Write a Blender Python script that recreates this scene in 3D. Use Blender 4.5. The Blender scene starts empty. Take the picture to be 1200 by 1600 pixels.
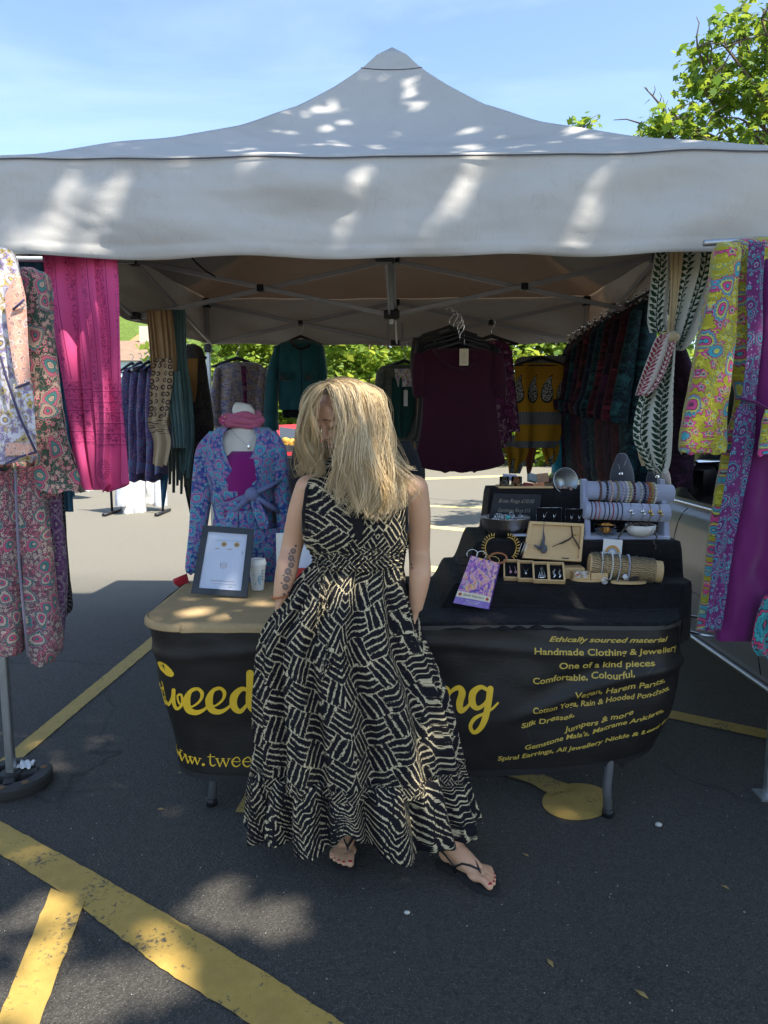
import bpy, bmesh, math, random
import numpy as np
from mathutils import Vector, Matrix, noise as mnoise
R = math.radians
PI = math.pi
scene = bpy.context.scene
COL = scene.collection

# ------------------------------------------------------------ camera, sky, sun, exposure
CAMZ, PITCH, FPX = 1.5, R(7.2), 1109.0
cam = bpy.data.objects.new('camera', bpy.data.cameras.new('camera'))
COL.objects.link(cam)
cam.location = (0, 0, CAMZ)
cam.rotation_euler = (PI / 2 - PITCH, 0, 0)
cam.data.sensor_fit = 'VERTICAL'
cam.data.sensor_height = 36
cam.data.lens = FPX / 1600 * 36
cam.data.clip_end = 2000
scene.camera = cam

SUN = Vector((0.46, -0.36, 1.0)).normalized()      # towards the sun
world = bpy.data.worlds.new('World')
scene.world = world
world.use_nodes = True
wt = world.node_tree
bg = wt.nodes['Background']
sky = wt.nodes.new('ShaderNodeTexSky')
sky.sky_type = 'NISHITA'
sky.sun_disc = False
sky.sun_elevation = math.asin(SUN.z)
sky.sun_rotation = math.atan2(SUN.x, SUN.y)
sky.air_density = 1.0
sky.dust_density = 0.6
sky.ozone_density = 1.2
tcw = wt.nodes.new('ShaderNodeTexCoord')
mpw = wt.nodes.new('ShaderNodeMapping'); mpw.inputs['Scale'].default_value = (1.2, 1.2, 4.5)
mpw.inputs['Rotation'].default_value = (0.2, 0.35, 0.4)
nzw = wt.nodes.new('ShaderNodeTexNoise'); nzw.inputs['Scale'].default_value = 1.6
nzw.inputs['Detail'].default_value = 7; nzw.inputs['Roughness'].default_value = 0.55; nzw.inputs['Distortion'].default_value = 0.6
mrw = wt.nodes.new('ShaderNodeMapRange')
for k, v in ((1, 0.44), (2, 0.80), (3, 0.0), (4, 0.2)): mrw.inputs[k].default_value = v
mxw = wt.nodes.new('ShaderNodeMix'); mxw.data_type = 'RGBA'
mxw.inputs[7].default_value = (5.6, 6.3, 7.4, 1)
for a, b in ((tcw.outputs['Generated'], mpw.inputs[0]), (mpw.outputs[0], nzw.inputs[0]), (nzw.outputs[0], mrw.inputs[0]),
             (mrw.outputs[0], mxw.inputs[0]), (sky.outputs[0], mxw.inputs[6]), (mxw.outputs[2], bg.inputs[0])):
    wt.links.new(a, b)
bg.inputs['Strength'].default_value = 0.092

sun = bpy.data.objects.new('sun', bpy.data.lights.new('sun', 'SUN'))
COL.objects.link(sun)
sun.data.energy = 3.3
sun.data.angle = R(0.55)
sun.data.color = (1.0, 0.93, 0.80)
sun.rotation_euler = SUN.to_track_quat('Z', 'Y').to_euler()
sun.location = (3, -3, 12)
scene.view_settings.view_transform = 'Standard'
scene.view_settings.look = 'None'
scene.view_settings.gamma = 1
scene.view_settings.use_curve_mapping = False
scene.view_settings.exposure = 1.85
scene.cycles.max_bounces = 8
scene.cycles.transparent_max_bounces = 16
scene.cycles.sample_clamp_indirect = 6.0
scene.cycles.use_denoising = True

# ------------------------------------------------------------ helpers
_cp, _sp = math.cos(PITCH), math.sin(PITCH)
def at(px, py, y):
    """the world point at depth y seen at photo pixel px, py (used only to take measurements off the photograph)"""
    dx, dy = px - 600.0, 800.0 - py
    d = Vector((dx, FPX * _cp + dy * _sp, -FPX * _sp + dy * _cp))
    return Vector((0, 0, CAMZ)) + d * (y / d.y)
def gr(px, py, z=0.0):
    dx, dy = px - 600.0, 800.0 - py
    d = Vector((dx, FPX * _cp + dy * _sp, -FPX * _sp + dy * _cp))
    return Vector((0, 0, CAMZ)) + d * ((z - CAMZ) / d.z)
def sm(x): x = max(0.0, min(1.0, x)); return x * x * (3 - 2 * x)
def lerp(a, b, t): return a + (b - a) * t

def wloc(o):
    v = Vector((0, 0, 0))
    while o is not None:
        v += o.location; o = o.parent
    return v
def tag(o, label=None, cat=None, group=None, kind=None):
    if label: o['label'] = label
    if cat: o['category'] = cat
    if group: o['group'] = group
    if kind: o['kind'] = kind
    return o
def thing(name, label, cat, loc=(0, 0, 0), group=None):
    o = bpy.data.objects.new(name, None)
    o.empty_display_size = 0.1
    COL.objects.link(o); o.location = loc
    return tag(o, label, cat, group)
def link_mesh(name, me, parent=None, origin=None, **kw):
    o = bpy.data.objects.new(name, me)
    COL.objects.link(o)
    if parent is not None: o.parent = parent
    if origin is not None: o.location = origin
    return tag(o, **kw)
def copy_tree(o, parent=None, label=None):
    c = o.copy(); COL.objects.link(c); c.parent = parent
    for ch in list(o.children): copy_tree(ch, c)
    if label: c['label'] = label
    return c

class MB:
    """collects shapes in world coordinates; build() links them as one mesh object"""
    def __init__(s): s.v, s.f, s.uv, s.mi, s.cur = [], [], {}, [], 0
    def add(s, vs, fs, uvs=None):
        b = len(s.v); s.v += [tuple(v) for v in vs]
        for k, f in enumerate(fs):
            if uvs is not None: s.uv[len(s.f)] = [uvs[i] for i in f]
            s.f.append([b + i for i in f]); s.mi.append(s.cur)
        return s
    def box(s, c, h, rot=None, bev=0.0):
        """centre, half sizes, optional 3x3 rotation, chamfer"""
        c = Vector(c); hx, hy, hz = h
        if bev <= 0:
            vs = [Vector((x, y, z)) for x in (-hx, hx) for y in (-hy, hy) for z in (-hz, hz)]
            fs = [(0, 1, 3, 2), (4, 6, 7, 5), (0, 4, 5, 1), (2, 3, 7, 6), (0, 2, 6, 4), (1, 5, 7, 3)]
        else:
            b = min(bev, hx * .9, hy * .9, hz * .9)
            vs, idx = [], {}
            for sx in (-1, 1):
                for sy in (-1, 1):
                    for sz in (-1, 1):
                        for ax in range(3):
                            q = [sx * (hx - b), sy * (hy - b), sz * (hz - b)]
                            q[ax] = (sx * hx, sy * hy, sz * hz)[ax]
                            idx[(sx, sy, sz, ax)] = len(vs); vs.append(Vector(q))
            I = lambda *k: idx[k]
            fs = []
            for sg in (-1, 1):
                fs.append([I(sg, a, b2, 0) for a, b2 in ((-1, -1), (1, -1), (1, 1), (-1, 1))])
                fs.append([I(a, sg, b2, 1) for a, b2 in ((-1, -1), (1, -1), (1, 1), (-1, 1))])
                fs.append([I(a, b2, sg, 2) for a, b2 in ((-1, -1), (1, -1), (1, 1), (-1, 1))])
            for a in (-1, 1):
                for c2 in (-1, 1):
                    fs.append([I(-1, a, c2, 1), I(1, a, c2, 1), I(1, a, c2, 2), I(-1, a, c2, 2)])
                    fs.append([I(a, -1, c2, 0), I(a, 1, c2, 0), I(a, 1, c2, 2), I(a, -1, c2, 2)])
                    fs.append([I(a, c2, -1, 0), I(a, c2, 1, 0), I(a, c2, 1, 1), I(a, c2, -1, 1)])
                    for d in (-1, 1): fs.append([I(a, c2, d, 0), I(a, c2, d, 1), I(a, c2, d, 2)])
        if rot is not None: vs = [rot @ v for v in vs]
        return s.add([v + c for v in vs], fs)
    def tube(s, pts, r, n=10, cap=True, close=False, flat=1.0, up=None):
        pts = [Vector(p) for p in pts]; m = len(pts)
        rr = r if isinstance(r, (list, tuple)) else [r] * m
        vs, ref = [], None
        for i, p in enumerate(pts):
            if close: t = pts[(i + 1) % m] - pts[i - 1]
            else: t = pts[min(i + 1, m - 1)] - pts[max(i - 1, 0)]
            if t.length < 1e-9: t = Vector((0, 0, 1))
            t.normalize()
            if up is not None: ref = Vector(up)
            elif ref is None: ref = Vector((0, 0, 1)) if abs(t.z) < .9 else Vector((1, 0, 0))
            a = t.cross(ref)
            if a.length < 1e-6: a = t.orthogonal()
            a.normalize(); b = a.cross(t); b.normalize(); ref = b
            for k in range(n):
                q = 2 * PI * k / n
                vs.append(p + a * (math.cos(q) * rr[i]) + b * (math.sin(q) * rr[i] * flat))
        fs = []
        for i in range(m if close else m - 1):
            j = (i + 1) % m
            for k in range(n):
                fs.append((i * n + k, i * n + (k + 1) % n, j * n + (k + 1) % n, j * n + k))
        if cap and not close:
            fs.append(list(range(n))[::-1]); fs.append([(m - 1) * n + k for k in range(n)])
        return s.add(vs, fs)
    def lathe(s, c, prof, n=24, axis=None, cap=True):
        """profile of (radius, height) round a vertical axis through c; axis = 3x3 rotation"""
        c = Vector(c); vs, fs = [], []
        for r, z in prof:
            for k in range(n):
                q = 2 * PI * k / n
                v = Vector((r * math.cos(q), r * math.sin(q), z))
                if axis is not None: v = axis @ v
                vs.append(c + v)
        m = len(prof)
        for i in range(m - 1):
            for k in range(n):
                fs.append((i * n + k, i * n + (k + 1) % n, (i + 1) * n + (k + 1) % n, (i + 1) * n + k))
        if cap:
            fs.append(list(range(n))[::-1]); fs.append([(m - 1) * n + k for k in range(n)])
        return s.add(vs, fs)
    def ball(s, c, r, n=10, m=7, rot=None):
        rx, ry, rz = r if isinstance(r, (list, tuple)) else (r, r, r)
        vs, fs = [], []
        c = Vector(c)
        for i in range(1, m):
            t = PI * i / m
            for k in range(n):
                q = 2 * PI * k / n
                v = Vector((rx * math.sin(t) * math.cos(q), ry * math.sin(t) * math.sin(q), -rz * math.cos(t)))
                vs.append(c + (rot @ v if rot is not None else v))
        b0 = len(vs)
        e = Vector((0, 0, rz)); e = rot @ e if rot is not None else e
        vs += [c - e, c + e]
        for i in range(m - 2):
            for k in range(n):
                fs.append((i * n + k, i * n + (k + 1) % n, (i + 1) * n + (k + 1) % n, (i + 1) * n + k))
        for k in range(n):
            fs.append((b0, (k + 1) % n, k)); fs.append((b0 + 1, (m - 2) * n + k, (m - 2) * n + (k + 1) % n))
        return s.add(vs, fs)
    def grid(s, fn, nu, nv, uvf=None, wrap=False):
        """fn(u,v) with u,v in 0..1"""
        vs, uvs = [], []
        for j in range(nv + 1):
            for i in range(nu + 1):
                u, v = i / nu, j / nv
                vs.append(fn(u, v)); uvs.append(uvf(u, v) if uvf else (u, v))
        fs = [(j * (nu + 1) + i, j * (nu + 1) + i + 1, (j + 1) * (nu + 1) + i + 1, (j + 1) * (nu + 1) + i)
              for j in range(nv) for i in range(nu)]
        return s.add(vs, fs, uvs)
    def slab(s, poly, z0, z1):
        """flat polygon (x, y) raised from z0 to z1"""
        n = len(poly)
        vs = [(p[0], p[1], z0) for p in poly] + [(p[0], p[1], z1) for p in poly]
        fs = [list(range(n))[::-1], list(range(n, 2 * n))] + [(i, (i + 1) % n, n + (i + 1) % n, n + i) for i in range(n)]
        return s.add(vs, fs)
    def build(s, name, mat, parent=None, smooth=True, auto=None, solid=0.0, weld=False, origin=None, **kw):
        me = bpy.data.meshes.new(name)
        if parent is not None: o0 = wloc(parent); loc = Vector((0, 0, 0))
        elif origin is not None: o0 = loc = Vector(origin)
        else:
            xs = np.array(s.v); o0 = loc = Vector(((xs[:, 0].min() + xs[:, 0].max()) / 2, (xs[:, 1].min() + xs[:, 1].max()) / 2, xs[:, 2].min()))
        me.from_pydata([(v[0] - o0.x, v[1] - o0.y, v[2] - o0.z) for v in s.v], [], s.f)
        if s.uv:
            ul = me.uv_layers.new(name='UVMap').data
            for p in me.polygons:
                u = s.uv.get(p.index)
                if u:
                    for li, q in zip(p.loop_indices, u): ul[li].uv = q
        for mm in (mat if isinstance(mat, (list, tuple)) else [mat]): me.materials.append(mm)
        if any(s.mi): me.polygons.foreach_set('material_index', s.mi)
        if smooth: me.shade_smooth()
        if weld or auto is not None:
            bm = bmesh.new(); bm.from_mesh(me)
            if weld: bmesh.ops.remove_doubles(bm, verts=bm.verts, dist=1e-5)
            bmesh.ops.recalc_face_normals(bm, faces=bm.faces)
            if auto is not None:
                for e in bm.edges:
                    if len(e.link_faces) == 2 and e.calc_face_angle(0) > R(auto): e.smooth = False
            bm.to_mesh(me); bm.free()
        o = link_mesh(name, me, parent, loc if parent is None else None, **kw)
        if solid:
            m = o.modifiers.new('thickness', 'SOLIDIFY'); m.thickness = solid; m.offset = 0
        return o

def np_mesh(name, verts, faces, mat, parent=None, **kw):
    """verts (n,3), faces (m,k) arrays -> object, quickly"""
    me = bpy.data.meshes.new(name)
    n, (m, k) = len(verts), faces.shape
    if parent is not None: verts = verts - np.array(wloc(parent))
    me.vertices.add(n); me.vertices.foreach_set('co', np.ascontiguousarray(verts, dtype=np.float32).ravel())
    me.loops.add(m * k); me.loops.foreach_set('vertex_index', faces.astype(np.int32).ravel())
    me.polygons.add(m)
    me.polygons.foreach_set('loop_start', np.arange(0, m * k, k, dtype=np.int32))
    me.polygons.foreach_set('loop_total', np.full(m, k, dtype=np.int32))
    me.update(calc_edges=True)
    me.materials.append(mat)
    return link_mesh(name, me, parent, **kw)

# ------------------------------------------------------------ materials
class NT:
    """small shorthand for node materials"""
    def __init__(s, name, rough=0.8, spec=0.3):
        s.m = bpy.data.materials.new(name); s.m.use_nodes = True
        s.t = s.m.node_tree; s.b = s.t.nodes['Principled BSDF']
        s.b.inputs['Roughness'].default_value = rough
        s.b.inputs['Specular IOR Level'].default_value = spec
    def n(s, typ, **kw):
        x = s.t.nodes.new('ShaderNode' + typ)
        for k, v in kw.items(): setattr(x, k, v)
        return x
    def put(s, sock, v):
        if v is None: return
        if hasattr(v, 'is_output'): s.t.links.new(v, sock)
        elif isinstance(v, (tuple, list)) and len(v) == 3 and sock.type == 'RGBA': sock.default_value = (*v, 1)
        else: sock.default_value = v
    def m_(s, op, a, b=None, c=None, clamp=False):
        x = s.n('Math', operation=op, use_clamp=clamp)
        s.put(x.inputs[0], a); s.put(x.inputs[1], b); s.put(x.inputs[2], c); return x.outputs[0]
    def v_(s, op, a, b=None, sc=None):
        x = s.n('VectorMath', operation=op); s.put(x.inputs[0], a); s.put(x.inputs[1], b)
        if sc is not None: s.put(x.inputs['Scale'], sc)
        return x.outputs['Value'] if op in ('LENGTH', 'DOT_PRODUCT', 'DISTANCE') else x.outputs[0]
    def mix(s, f, a, b, mode='MIX'):
        x = s.n('Mix', data_type='RGBA', blend_type=mode); s.put(x.inputs[0], f); s.put(x.inputs[6], a); s.put(x.inputs[7], b); return x.outputs[2]
    def obj(s): return s.n('TexCoord').outputs['Object']
    def uv(s): return s.n('TexCoord').outputs['UV']
    def geo(s, k='Position'): return s.n('NewGeometry').outputs[k]
    def scale(s, v, sc, rot=(0, 0, 0), loc=(0, 0, 0)):
        x = s.n('Mapping'); s.put(x.inputs[0], v); x.inputs['Scale'].default_value = sc if isinstance(sc, tuple) else (sc, sc, sc)
        x.inputs['Rotation'].default_value = rot; x.inputs['Location'].default_value = loc; return x.outputs[0]
    def noise(s, v, sc=5, det=4, rough=0.5, dist=0.0, out=0):
        x = s.n('TexNoise'); s.put(x.inputs['Vector'], v); x.inputs['Scale'].default_value = sc
        x.inputs['Detail'].default_value = det; x.inputs['Roughness'].default_value = rough; x.inputs['Distortion'].default_value = dist
        return x.outputs[out]
    def vor(s, v, sc=5, feat='F1', rnd=1.0, dim='3D'):
        x = s.n('TexVoronoi', feature=feat, voronoi_dimensions=dim); s.put(x.inputs['Vector'], v)
        x.inputs['Scale'].default_value = sc; x.inputs['Randomness'].default_value = rnd; return x
    def wave(s, v, sc=5, dist=0.0, det=2, typ='BANDS', dr='X'):
        x = s.n('TexWave', wave_type=typ)
        if typ == 'BANDS': x.bands_direction = dr
        s.put(x.inputs['Vector'], v); x.inputs['Scale'].default_value = sc; x.inputs['Distortion'].default_value = dist
        x.inputs['Detail'].default_value = det; return x.outputs[1]
    def ramp(s, f, stops, interp='LINEAR'):
        x = s.n('ValToRGB'); x.color_ramp.interpolation = interp; e = x.color_ramp.elements
        while len(e) < len(stops): e.new(0.5)
        for k, (p, c) in enumerate(stops):
            e[k].position = p; e[k].color = (*c, 1) if len(c) == 3 else c
        s.put(x.inputs[0], f); return x.outputs[0]
    def rng(s, f, a, b, c=0.0, d=1.0, smooth=False):
        x = s.n('MapRange'); s.put(x.inputs[0], f)
        if smooth: x.interpolation_type = 'SMOOTHSTEP'
        for k, v in ((1, a), (2, b), (3, c), (4, d)): s.put(x.inputs[k], v)
        return x.outputs[0]
    def sep(s, v): x = s.n('SeparateXYZ'); s.put(x.inputs[0], v); return x.outputs
    def comb(s, a, b, c=0.0):
        x = s.n('CombineXYZ'); s.put(x.inputs[0], a); s.put(x.inputs[1], b); s.put(x.inputs[2], c); return x.outputs[0]
    def col(s, v): s.put(s.b.inputs['Base Color'], v); return s
    def rough(s, v): s.put(s.b.inputs['Roughness'], v); return s
    def bump(s, h, strength=0.3, dist=0.01):
        x = s.n('Bump'); x.inputs['Strength'].default_value = strength; x.inputs['Distance'].default_value = dist
        s.put(x.inputs['Height'], h); s.t.links.new(x.outputs[0], s.b.inputs['Normal']); return s
    def set(s, **kw):
        for k, v in kw.items(): s.put(s.b.inputs[k.replace('_', ' ')], v)
        return s
    def translucent(s, color, fac):
        out = s.t.nodes['Material Output']; tr = s.n('BsdfTranslucent'); s.put(tr.inputs[0], color)
        mx = s.n('MixShader'); mx.inputs[0].default_value = fac
        s.t.links.new(s.b.outputs[0], mx.inputs[1]); s.t.links.new(tr.outputs[0], mx.inputs[2]); s.t.links.new(mx.outputs[0], out.inputs[0])
        return s

def plain(name, c, rough=0.6, metal=0.0, var=0.12, sc=30, spec=0.4, bump=0.0, **kw):
    t = NT(name, rough, spec); f = t.noise(t.obj(), sc, 4)
    t.col(t.mix(f, tuple(x * (1 - var) for x in c), tuple(min(1, x * (1 + var)) for x in c)))
    t.b.inputs['Metallic'].default_value = metal
    t.rough(t.rng(f, 0.3, 0.7, rough * .85, min(1, rough * 1.15)))
    if bump: t.bump(f, bump, 0.003)
    t.set(**kw)
    return t.m
def cloth(name, c, rough=0.9, var=0.15, sheen=0.3, weave=900, trans=0.0):
    t = NT(name, rough, 0.15); o = t.obj(); f = t.noise(o, 9, 5)
    t.col(t.mix(f, tuple(x * (1 - var) for x in c), tuple(min(1, x * (1 + var)) for x in c)))
    t.bump(t.m_('ADD', t.noise(o, weave / 3, 2), t.m_('MULTIPLY', f, 2.0)), 0.25, 0.002)
    t.set(Sheen_Weight=sheen)
    if trans: t.translucent(c, trans)
    return t.m

M = {}
M['black_plastic'] = plain('black_plastic', (.012, .012, .015), .45)
M['steel'] = plain('brushed_steel', (.42, .44, .46), .38, 0.9, spec=.5)
M['frame_metal'] = plain('painted_frame', (.36, .36, .37), .45, 0.3)
M['chrome'] = plain('chrome', (.75, .77, .8), .14, 1.0, .03)
M['white_plastic'] = plain('white_plastic', (.72, .72, .70), .5, var=.04)
M['black_velvet'] = cloth('black_velvet', (.006, .006, .008), .95, .3, .04)
M['black_cloth'] = cloth('black_cloth', (.014, .014, .017), .9, .3, .1)
M['gold'] = plain('gold', (.62, .42, .13), .3, 1.0, .2, 80)
M['silver'] = plain('silver', (.68, .70, .72), .25, 1.0, .2, 80)

# shape of the gazebo roof, needed for the shade as well
GX, GY0, GY1, GH = 0.0, 2.72, 5.72, 1.5
def gz(x, y, z):      # the gazebo stands turned very slightly
    a = R(-1.7); x *= lerp(1.050, 1.0, max(0.0, min(1.0, (y - GY0) / 3))); dx, dy = x, y - GY0
    return Vector((dx * math.cos(a) - dy * math.sin(a), GY0 + dx * math.sin(a) + dy * math.cos(a), z))
prof = [(0, 3.56), (.03, 3.53), (.06, 3.47), (.1, 3.385), (.18, 3.25), (.3, 3.07), (.45, 2.90), (.6, 2.765), (.75, 2.65), (.88, 2.55), (1, 2.475)]
def ridge(tv):
    for (a, za), (b, zb) in zip(prof, prof[1:]):
        if tv <= b: return lerp(za, zb, (tv - a) / (b - a))
    return prof[-1][1]
def roofz(u, v):      # u,v in -1..1
    tv = max(abs(u), abs(v)); z = ridge(tv)
    o = min(abs(u), abs(v)) / max(tv, 1e-3)
    sag = .085 * (1 - o * o) * sm(tv * 2) * (1 - tv ** 3 * .9)
    wr = .016 * mnoise.noise(Vector((u * 5, v * 5, 1))) * (1 - .3 * tv) * min(1, tv * 3)
    tents = .01 * math.sin(u * 14 + v * 3) * (1 - o) * sm((tv - .5) * 2)
    return z - sag + wr
# ------------------------------------------------------------ ground and paint
t = NT('asphalt', .85, .35); p = t.geo()
big = t.noise(p, .9, 5, .6); agg = t.vor(p, 125); fine = t.noise(p, 420, 3, .7); mid = t.noise(p, 14, 5, .65)
px_, py_, pz_ = t.sep(p)[:3]
litf = t.rng(t.m_('ADD', py_, t.m_('MULTIPLY', t.noise(p, .5, 3), 1.6)), 5.6, 8.4, 0, 1, True)  # paler past the canopy's shadow edge: sunlight put into the colour
litf = t.m_('MAXIMUM', litf, t.rng(t.m_('MAXIMUM', t.m_('MULTIPLY', py_, -1.0), t.m_('SUBTRACT', t.m_('ABSOLUTE', px_), 2.2)), .4, 2.2, 0, 1, True))  # also pale behind the camera and at the sides, added for bounce light
c0 = t.mix(agg.outputs['Color'], (.024, .0215, .019), (.092, .084, .072))
c0 = t.mix(t.m_('MULTIPLY', t.rng(mid, .3, .75), .55), c0, t.mix(fine, (.022, .020, .0175), (.094, .086, .074)))
stone = t.m_('GREATER_THAN', t.noise(p, 210, 1, .5), .67)
c0 = t.mix(t.m_('MULTIPLY', stone, .8), c0, (.26, .25, .23))
crk = t.vor(t.v_('ADD', p, t.v_('SCALE', t.noise(p, 3, 4, out=1), sc=.35)), .55, 'DISTANCE_TO_EDGE').outputs['Distance']
c0 = t.mix(t.m_('MULTIPLY', t.rng(crk, 0, .009, .8, 0), t.rng(t.noise(p, .8, 2), .5, .6)), c0, (.010, .010, .010))
st2 = t.noise(p, 1.9, 6, .7, .5); c0 = t.mix(t.rng(st2, .58, .75, 0, .5), c0, (.013, .0125, .012))
lit_tone = t.mix(fine, (.125, .116, .092), (.235, .217, .172))  # paler asphalt tone carrying the sunlit look
lit_tone = t.mix(t.rng(mid, .35, .8), lit_tone, (.18, .166, .135))
c1 = t.mix(litf, c0, lit_tone)
c1 = t.mix(t.m_('MULTIPLY', big, .35), c1, t.mix(litf, (.045, .045, .045), (.20, .19, .165)))
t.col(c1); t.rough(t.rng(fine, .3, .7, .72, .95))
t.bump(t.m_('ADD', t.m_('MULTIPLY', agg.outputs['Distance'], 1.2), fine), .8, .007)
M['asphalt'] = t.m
def asphalt_height(x, y):
    return 0.0
g = MB()
xs = [-900, -200, -60, -20, -8, -4, 0, 4, 8, 20, 60, 200, 900]
ys = [-60, -10, -2, 0, 2, 4, 6, 8, 12, 20, 40, 120, 900]
for i in range(len(xs) - 1):
    for j in range(len(ys) - 1):
        g.add([(xs[i], ys[j], 0), (xs[i + 1], ys[j], 0), (xs[i + 1], ys[j + 1], 0), (xs[i], ys[j + 1], 0)], [(0, 1, 2, 3)])
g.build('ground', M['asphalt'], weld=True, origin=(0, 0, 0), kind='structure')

t = NT('road_paint', .7, .3); p = t.geo()
w = t.noise(p, 60, 6, .7); w2 = t.noise(p, 5, 4, .6)
agp = t.vor(p, 125).outputs['Distance']
mask = t.rng(t.m_('ADD', t.m_('MULTIPLY', w, .75), t.m_('ADD', t.m_('MULTIPLY', w2, .5), t.m_('MULTIPLY', agp, -.05))), .45, .53)
pc = t.mix(t.noise(p, 24, 5, .7), (.31, .20, .040), (.47, .32, .09))
pc = t.mix(t.rng(w2, .5, .8, 0, .6), pc, (.26, .17, .05))
t.col(t.mix(mask, (.075, .066, .05), pc))
t.bump(t.m_('ADD', w, t.noise(p, 300, 2)), .4, .003)
M['paint'] = t.m
t = NT('old_road_paint', .75, .3); p = t.geo()
t.col(t.mix(t.rng(t.noise(p, 12, 6, .7), .35, .55), (.26, .24, .19), (.62, .52, .22)))
M['paint_old'] = t.m

def paint(pts, name='painted_line', mat='paint', z=0.004):
    m = MB(); P = [Vector((q.x, q.y)) for q in pts]; c = sum(P, Vector((0, 0))) / len(P)
    # subdivided outline with slightly ragged edges
    out = []
    rnd = random.Random(len(pts) + int(c.x * 100))
    for i, a in enumerate(P):
        b = P[(i + 1) % len(P)]; n = max(1, int((b - a).length / .03))
        nn = Vector((-(b - a).y, (b - a).x)); nn = nn.normalized() if nn.length > 0 else nn
        for k in range(n):
            q = a.lerp(b, k / n) + nn * (rnd.uniform(-.0025, .0025) if k else 0)
            out.append((q.x, q.y, z))
    m.add(out, [list(range(len(out)))])
    return m.build(name, M[mat], smooth=False, kind='structure')
paint([gr(-260, 1394), gr(10, 1181), gr(240, 993), gr(330, 926), gr(352, 926), gr(240, 1012), gr(10, 1207), gr(-260, 1434)])
paint([gr(-120, 1232), gr(0, 1284), gr(100, 1338), gr(250, 1424), gr(400, 1512), gr(640, 1668), gr(520, 1678), gr(395, 1604), gr(250, 1514), gr(100, 1398), gr(0, 1336), gr(-120, 1268)])
paint([gr(80, 1391), gr(132, 1412), gr(62, 1604), gr(30, 1700), gr(-60, 1700), gr(0, 1590)], z=.008)
paint([gr(368, 1270), gr(414, 1272), gr(470, 1120), gr(445, 1120)])
paint([gr(690, 1222), gr(724, 1214), gr(768, 1196), gr(748, 1196), gr(700, 1208)])
disc = [gr(902 + 55 * math.cos(a * PI / 18), 1254 + 29 * math.sin(a * PI / 18)) for a in range(36)]
disc = [q for q in disc]
paint(disc, 'painted_disc')
paint([gr(765, 1206), gr(820, 1201), gr(878, 1224), gr(905, 1232), gr(860, 1244), gr(830, 1226)], z=.007)
paint([gr(1040, 1109), gr(1210, 1144), gr(1210, 1158), gr(1040, 1122)])
for a in ((655, 819, 775, 831, 5), (655, 882, 740, 893, 9), (655, 747, 800, 742, 3), (655, 789, 770, 792, 3)):
    paint([gr(a[0], a[1]), gr(a[2], a[3]), gr(a[2], a[3] + a[4]), gr(a[0], a[1] + a[4])], mat='paint_old')

# litter and stones on the tarmac
M['chip'] = plain('pale_stone', (.45, .44, .40), .8)
M['dryleaf'] = plain('dry_leaf', (.38, .27, .10), .8)
rnd = random.Random(5)
for k, (x, y, s, mt, nm, lb, ct) in enumerate([
    (860, 1507, .012, 'dryleaf', 'dead_leaf', 'thin brown leaf stalk on the tarmac in front of the right foot', 'leaf'),
    (1133, 1388, .010, 'dryleaf', 'dead_leaf', 'reddish leaf crumb on the bare tarmac at the right', 'leaf'),
    (822, 1338, .009, 'dryleaf', 'dead_leaf', 'tiny tan leaf crumb between the right foot and the painted disc', 'leaf'),
    (636, 1428, .010, 'chip', 'pebble', 'grey-white grit stone in front of the two feet', 'pebble'),
    (1029, 1291, .014, 'chip', 'pebble', 'small white pebble on the tarmac right of the table leg', 'pebble'),
    (932, 1190, .010, 'dryleaf', 'dead_leaf', 'tiny brown leaf scrap on the ground by the table end', 'leaf'),
    (1003, 1556, .014, 'dryleaf', 'dead_leaf', 'yellow-brown dead leaf lying on the bare tarmac at the lower right', 'leaf'),
    (281, 1209, .008, 'dryleaf', 'dead_leaf', 'tiny yellow leaf just under the left corner of the banner', 'leaf'),
    (251, 1266, .010, 'dryleaf', 'dead_leaf', 'pale curled leaf on the tarmac left of the grey table leg', 'leaf')]):
    q = gr(x, y); m = MB()
    if ct == 'pebble': m.ball(q + Vector((0, 0, s * .5)), (s, s * .7, s * .55), 8, 6)
    else:
        a = rnd.uniform(0, 3); d = Vector((math.cos(a), math.sin(a), 0)); e = Vector((-d.y, d.x, 0))
        m.add([q + d * s * 1.6 + Vector((0, 0, .004)), q + e * s * .6 + Vector((0, 0, .008)), q - d * s * 1.4 + Vector((0, 0, .005)), q - e * s * .6 + Vector((0, 0, .007)), q + Vector((0, 0, .003))],
              [(0, 1, 4), (1, 2, 4), (2, 3, 4), (3, 0, 4)])
    m.build(nm, M[mt], label=lb, cat=ct, solid=.001 if ct == 'leaf' else 0)
gv = MB()
for k in range(260):
    x, y = rnd.uniform(-1.7, 1.9), rnd.uniform(1.3, 3.0); s = rnd.uniform(.001, .0026)
    gv.ball((x, y, s * .6), (s, s * rnd.uniform(.6, 1), s * .7), 5, 4)
gv.build('loose_grit', M['chip'], kind='stuff')

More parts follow.
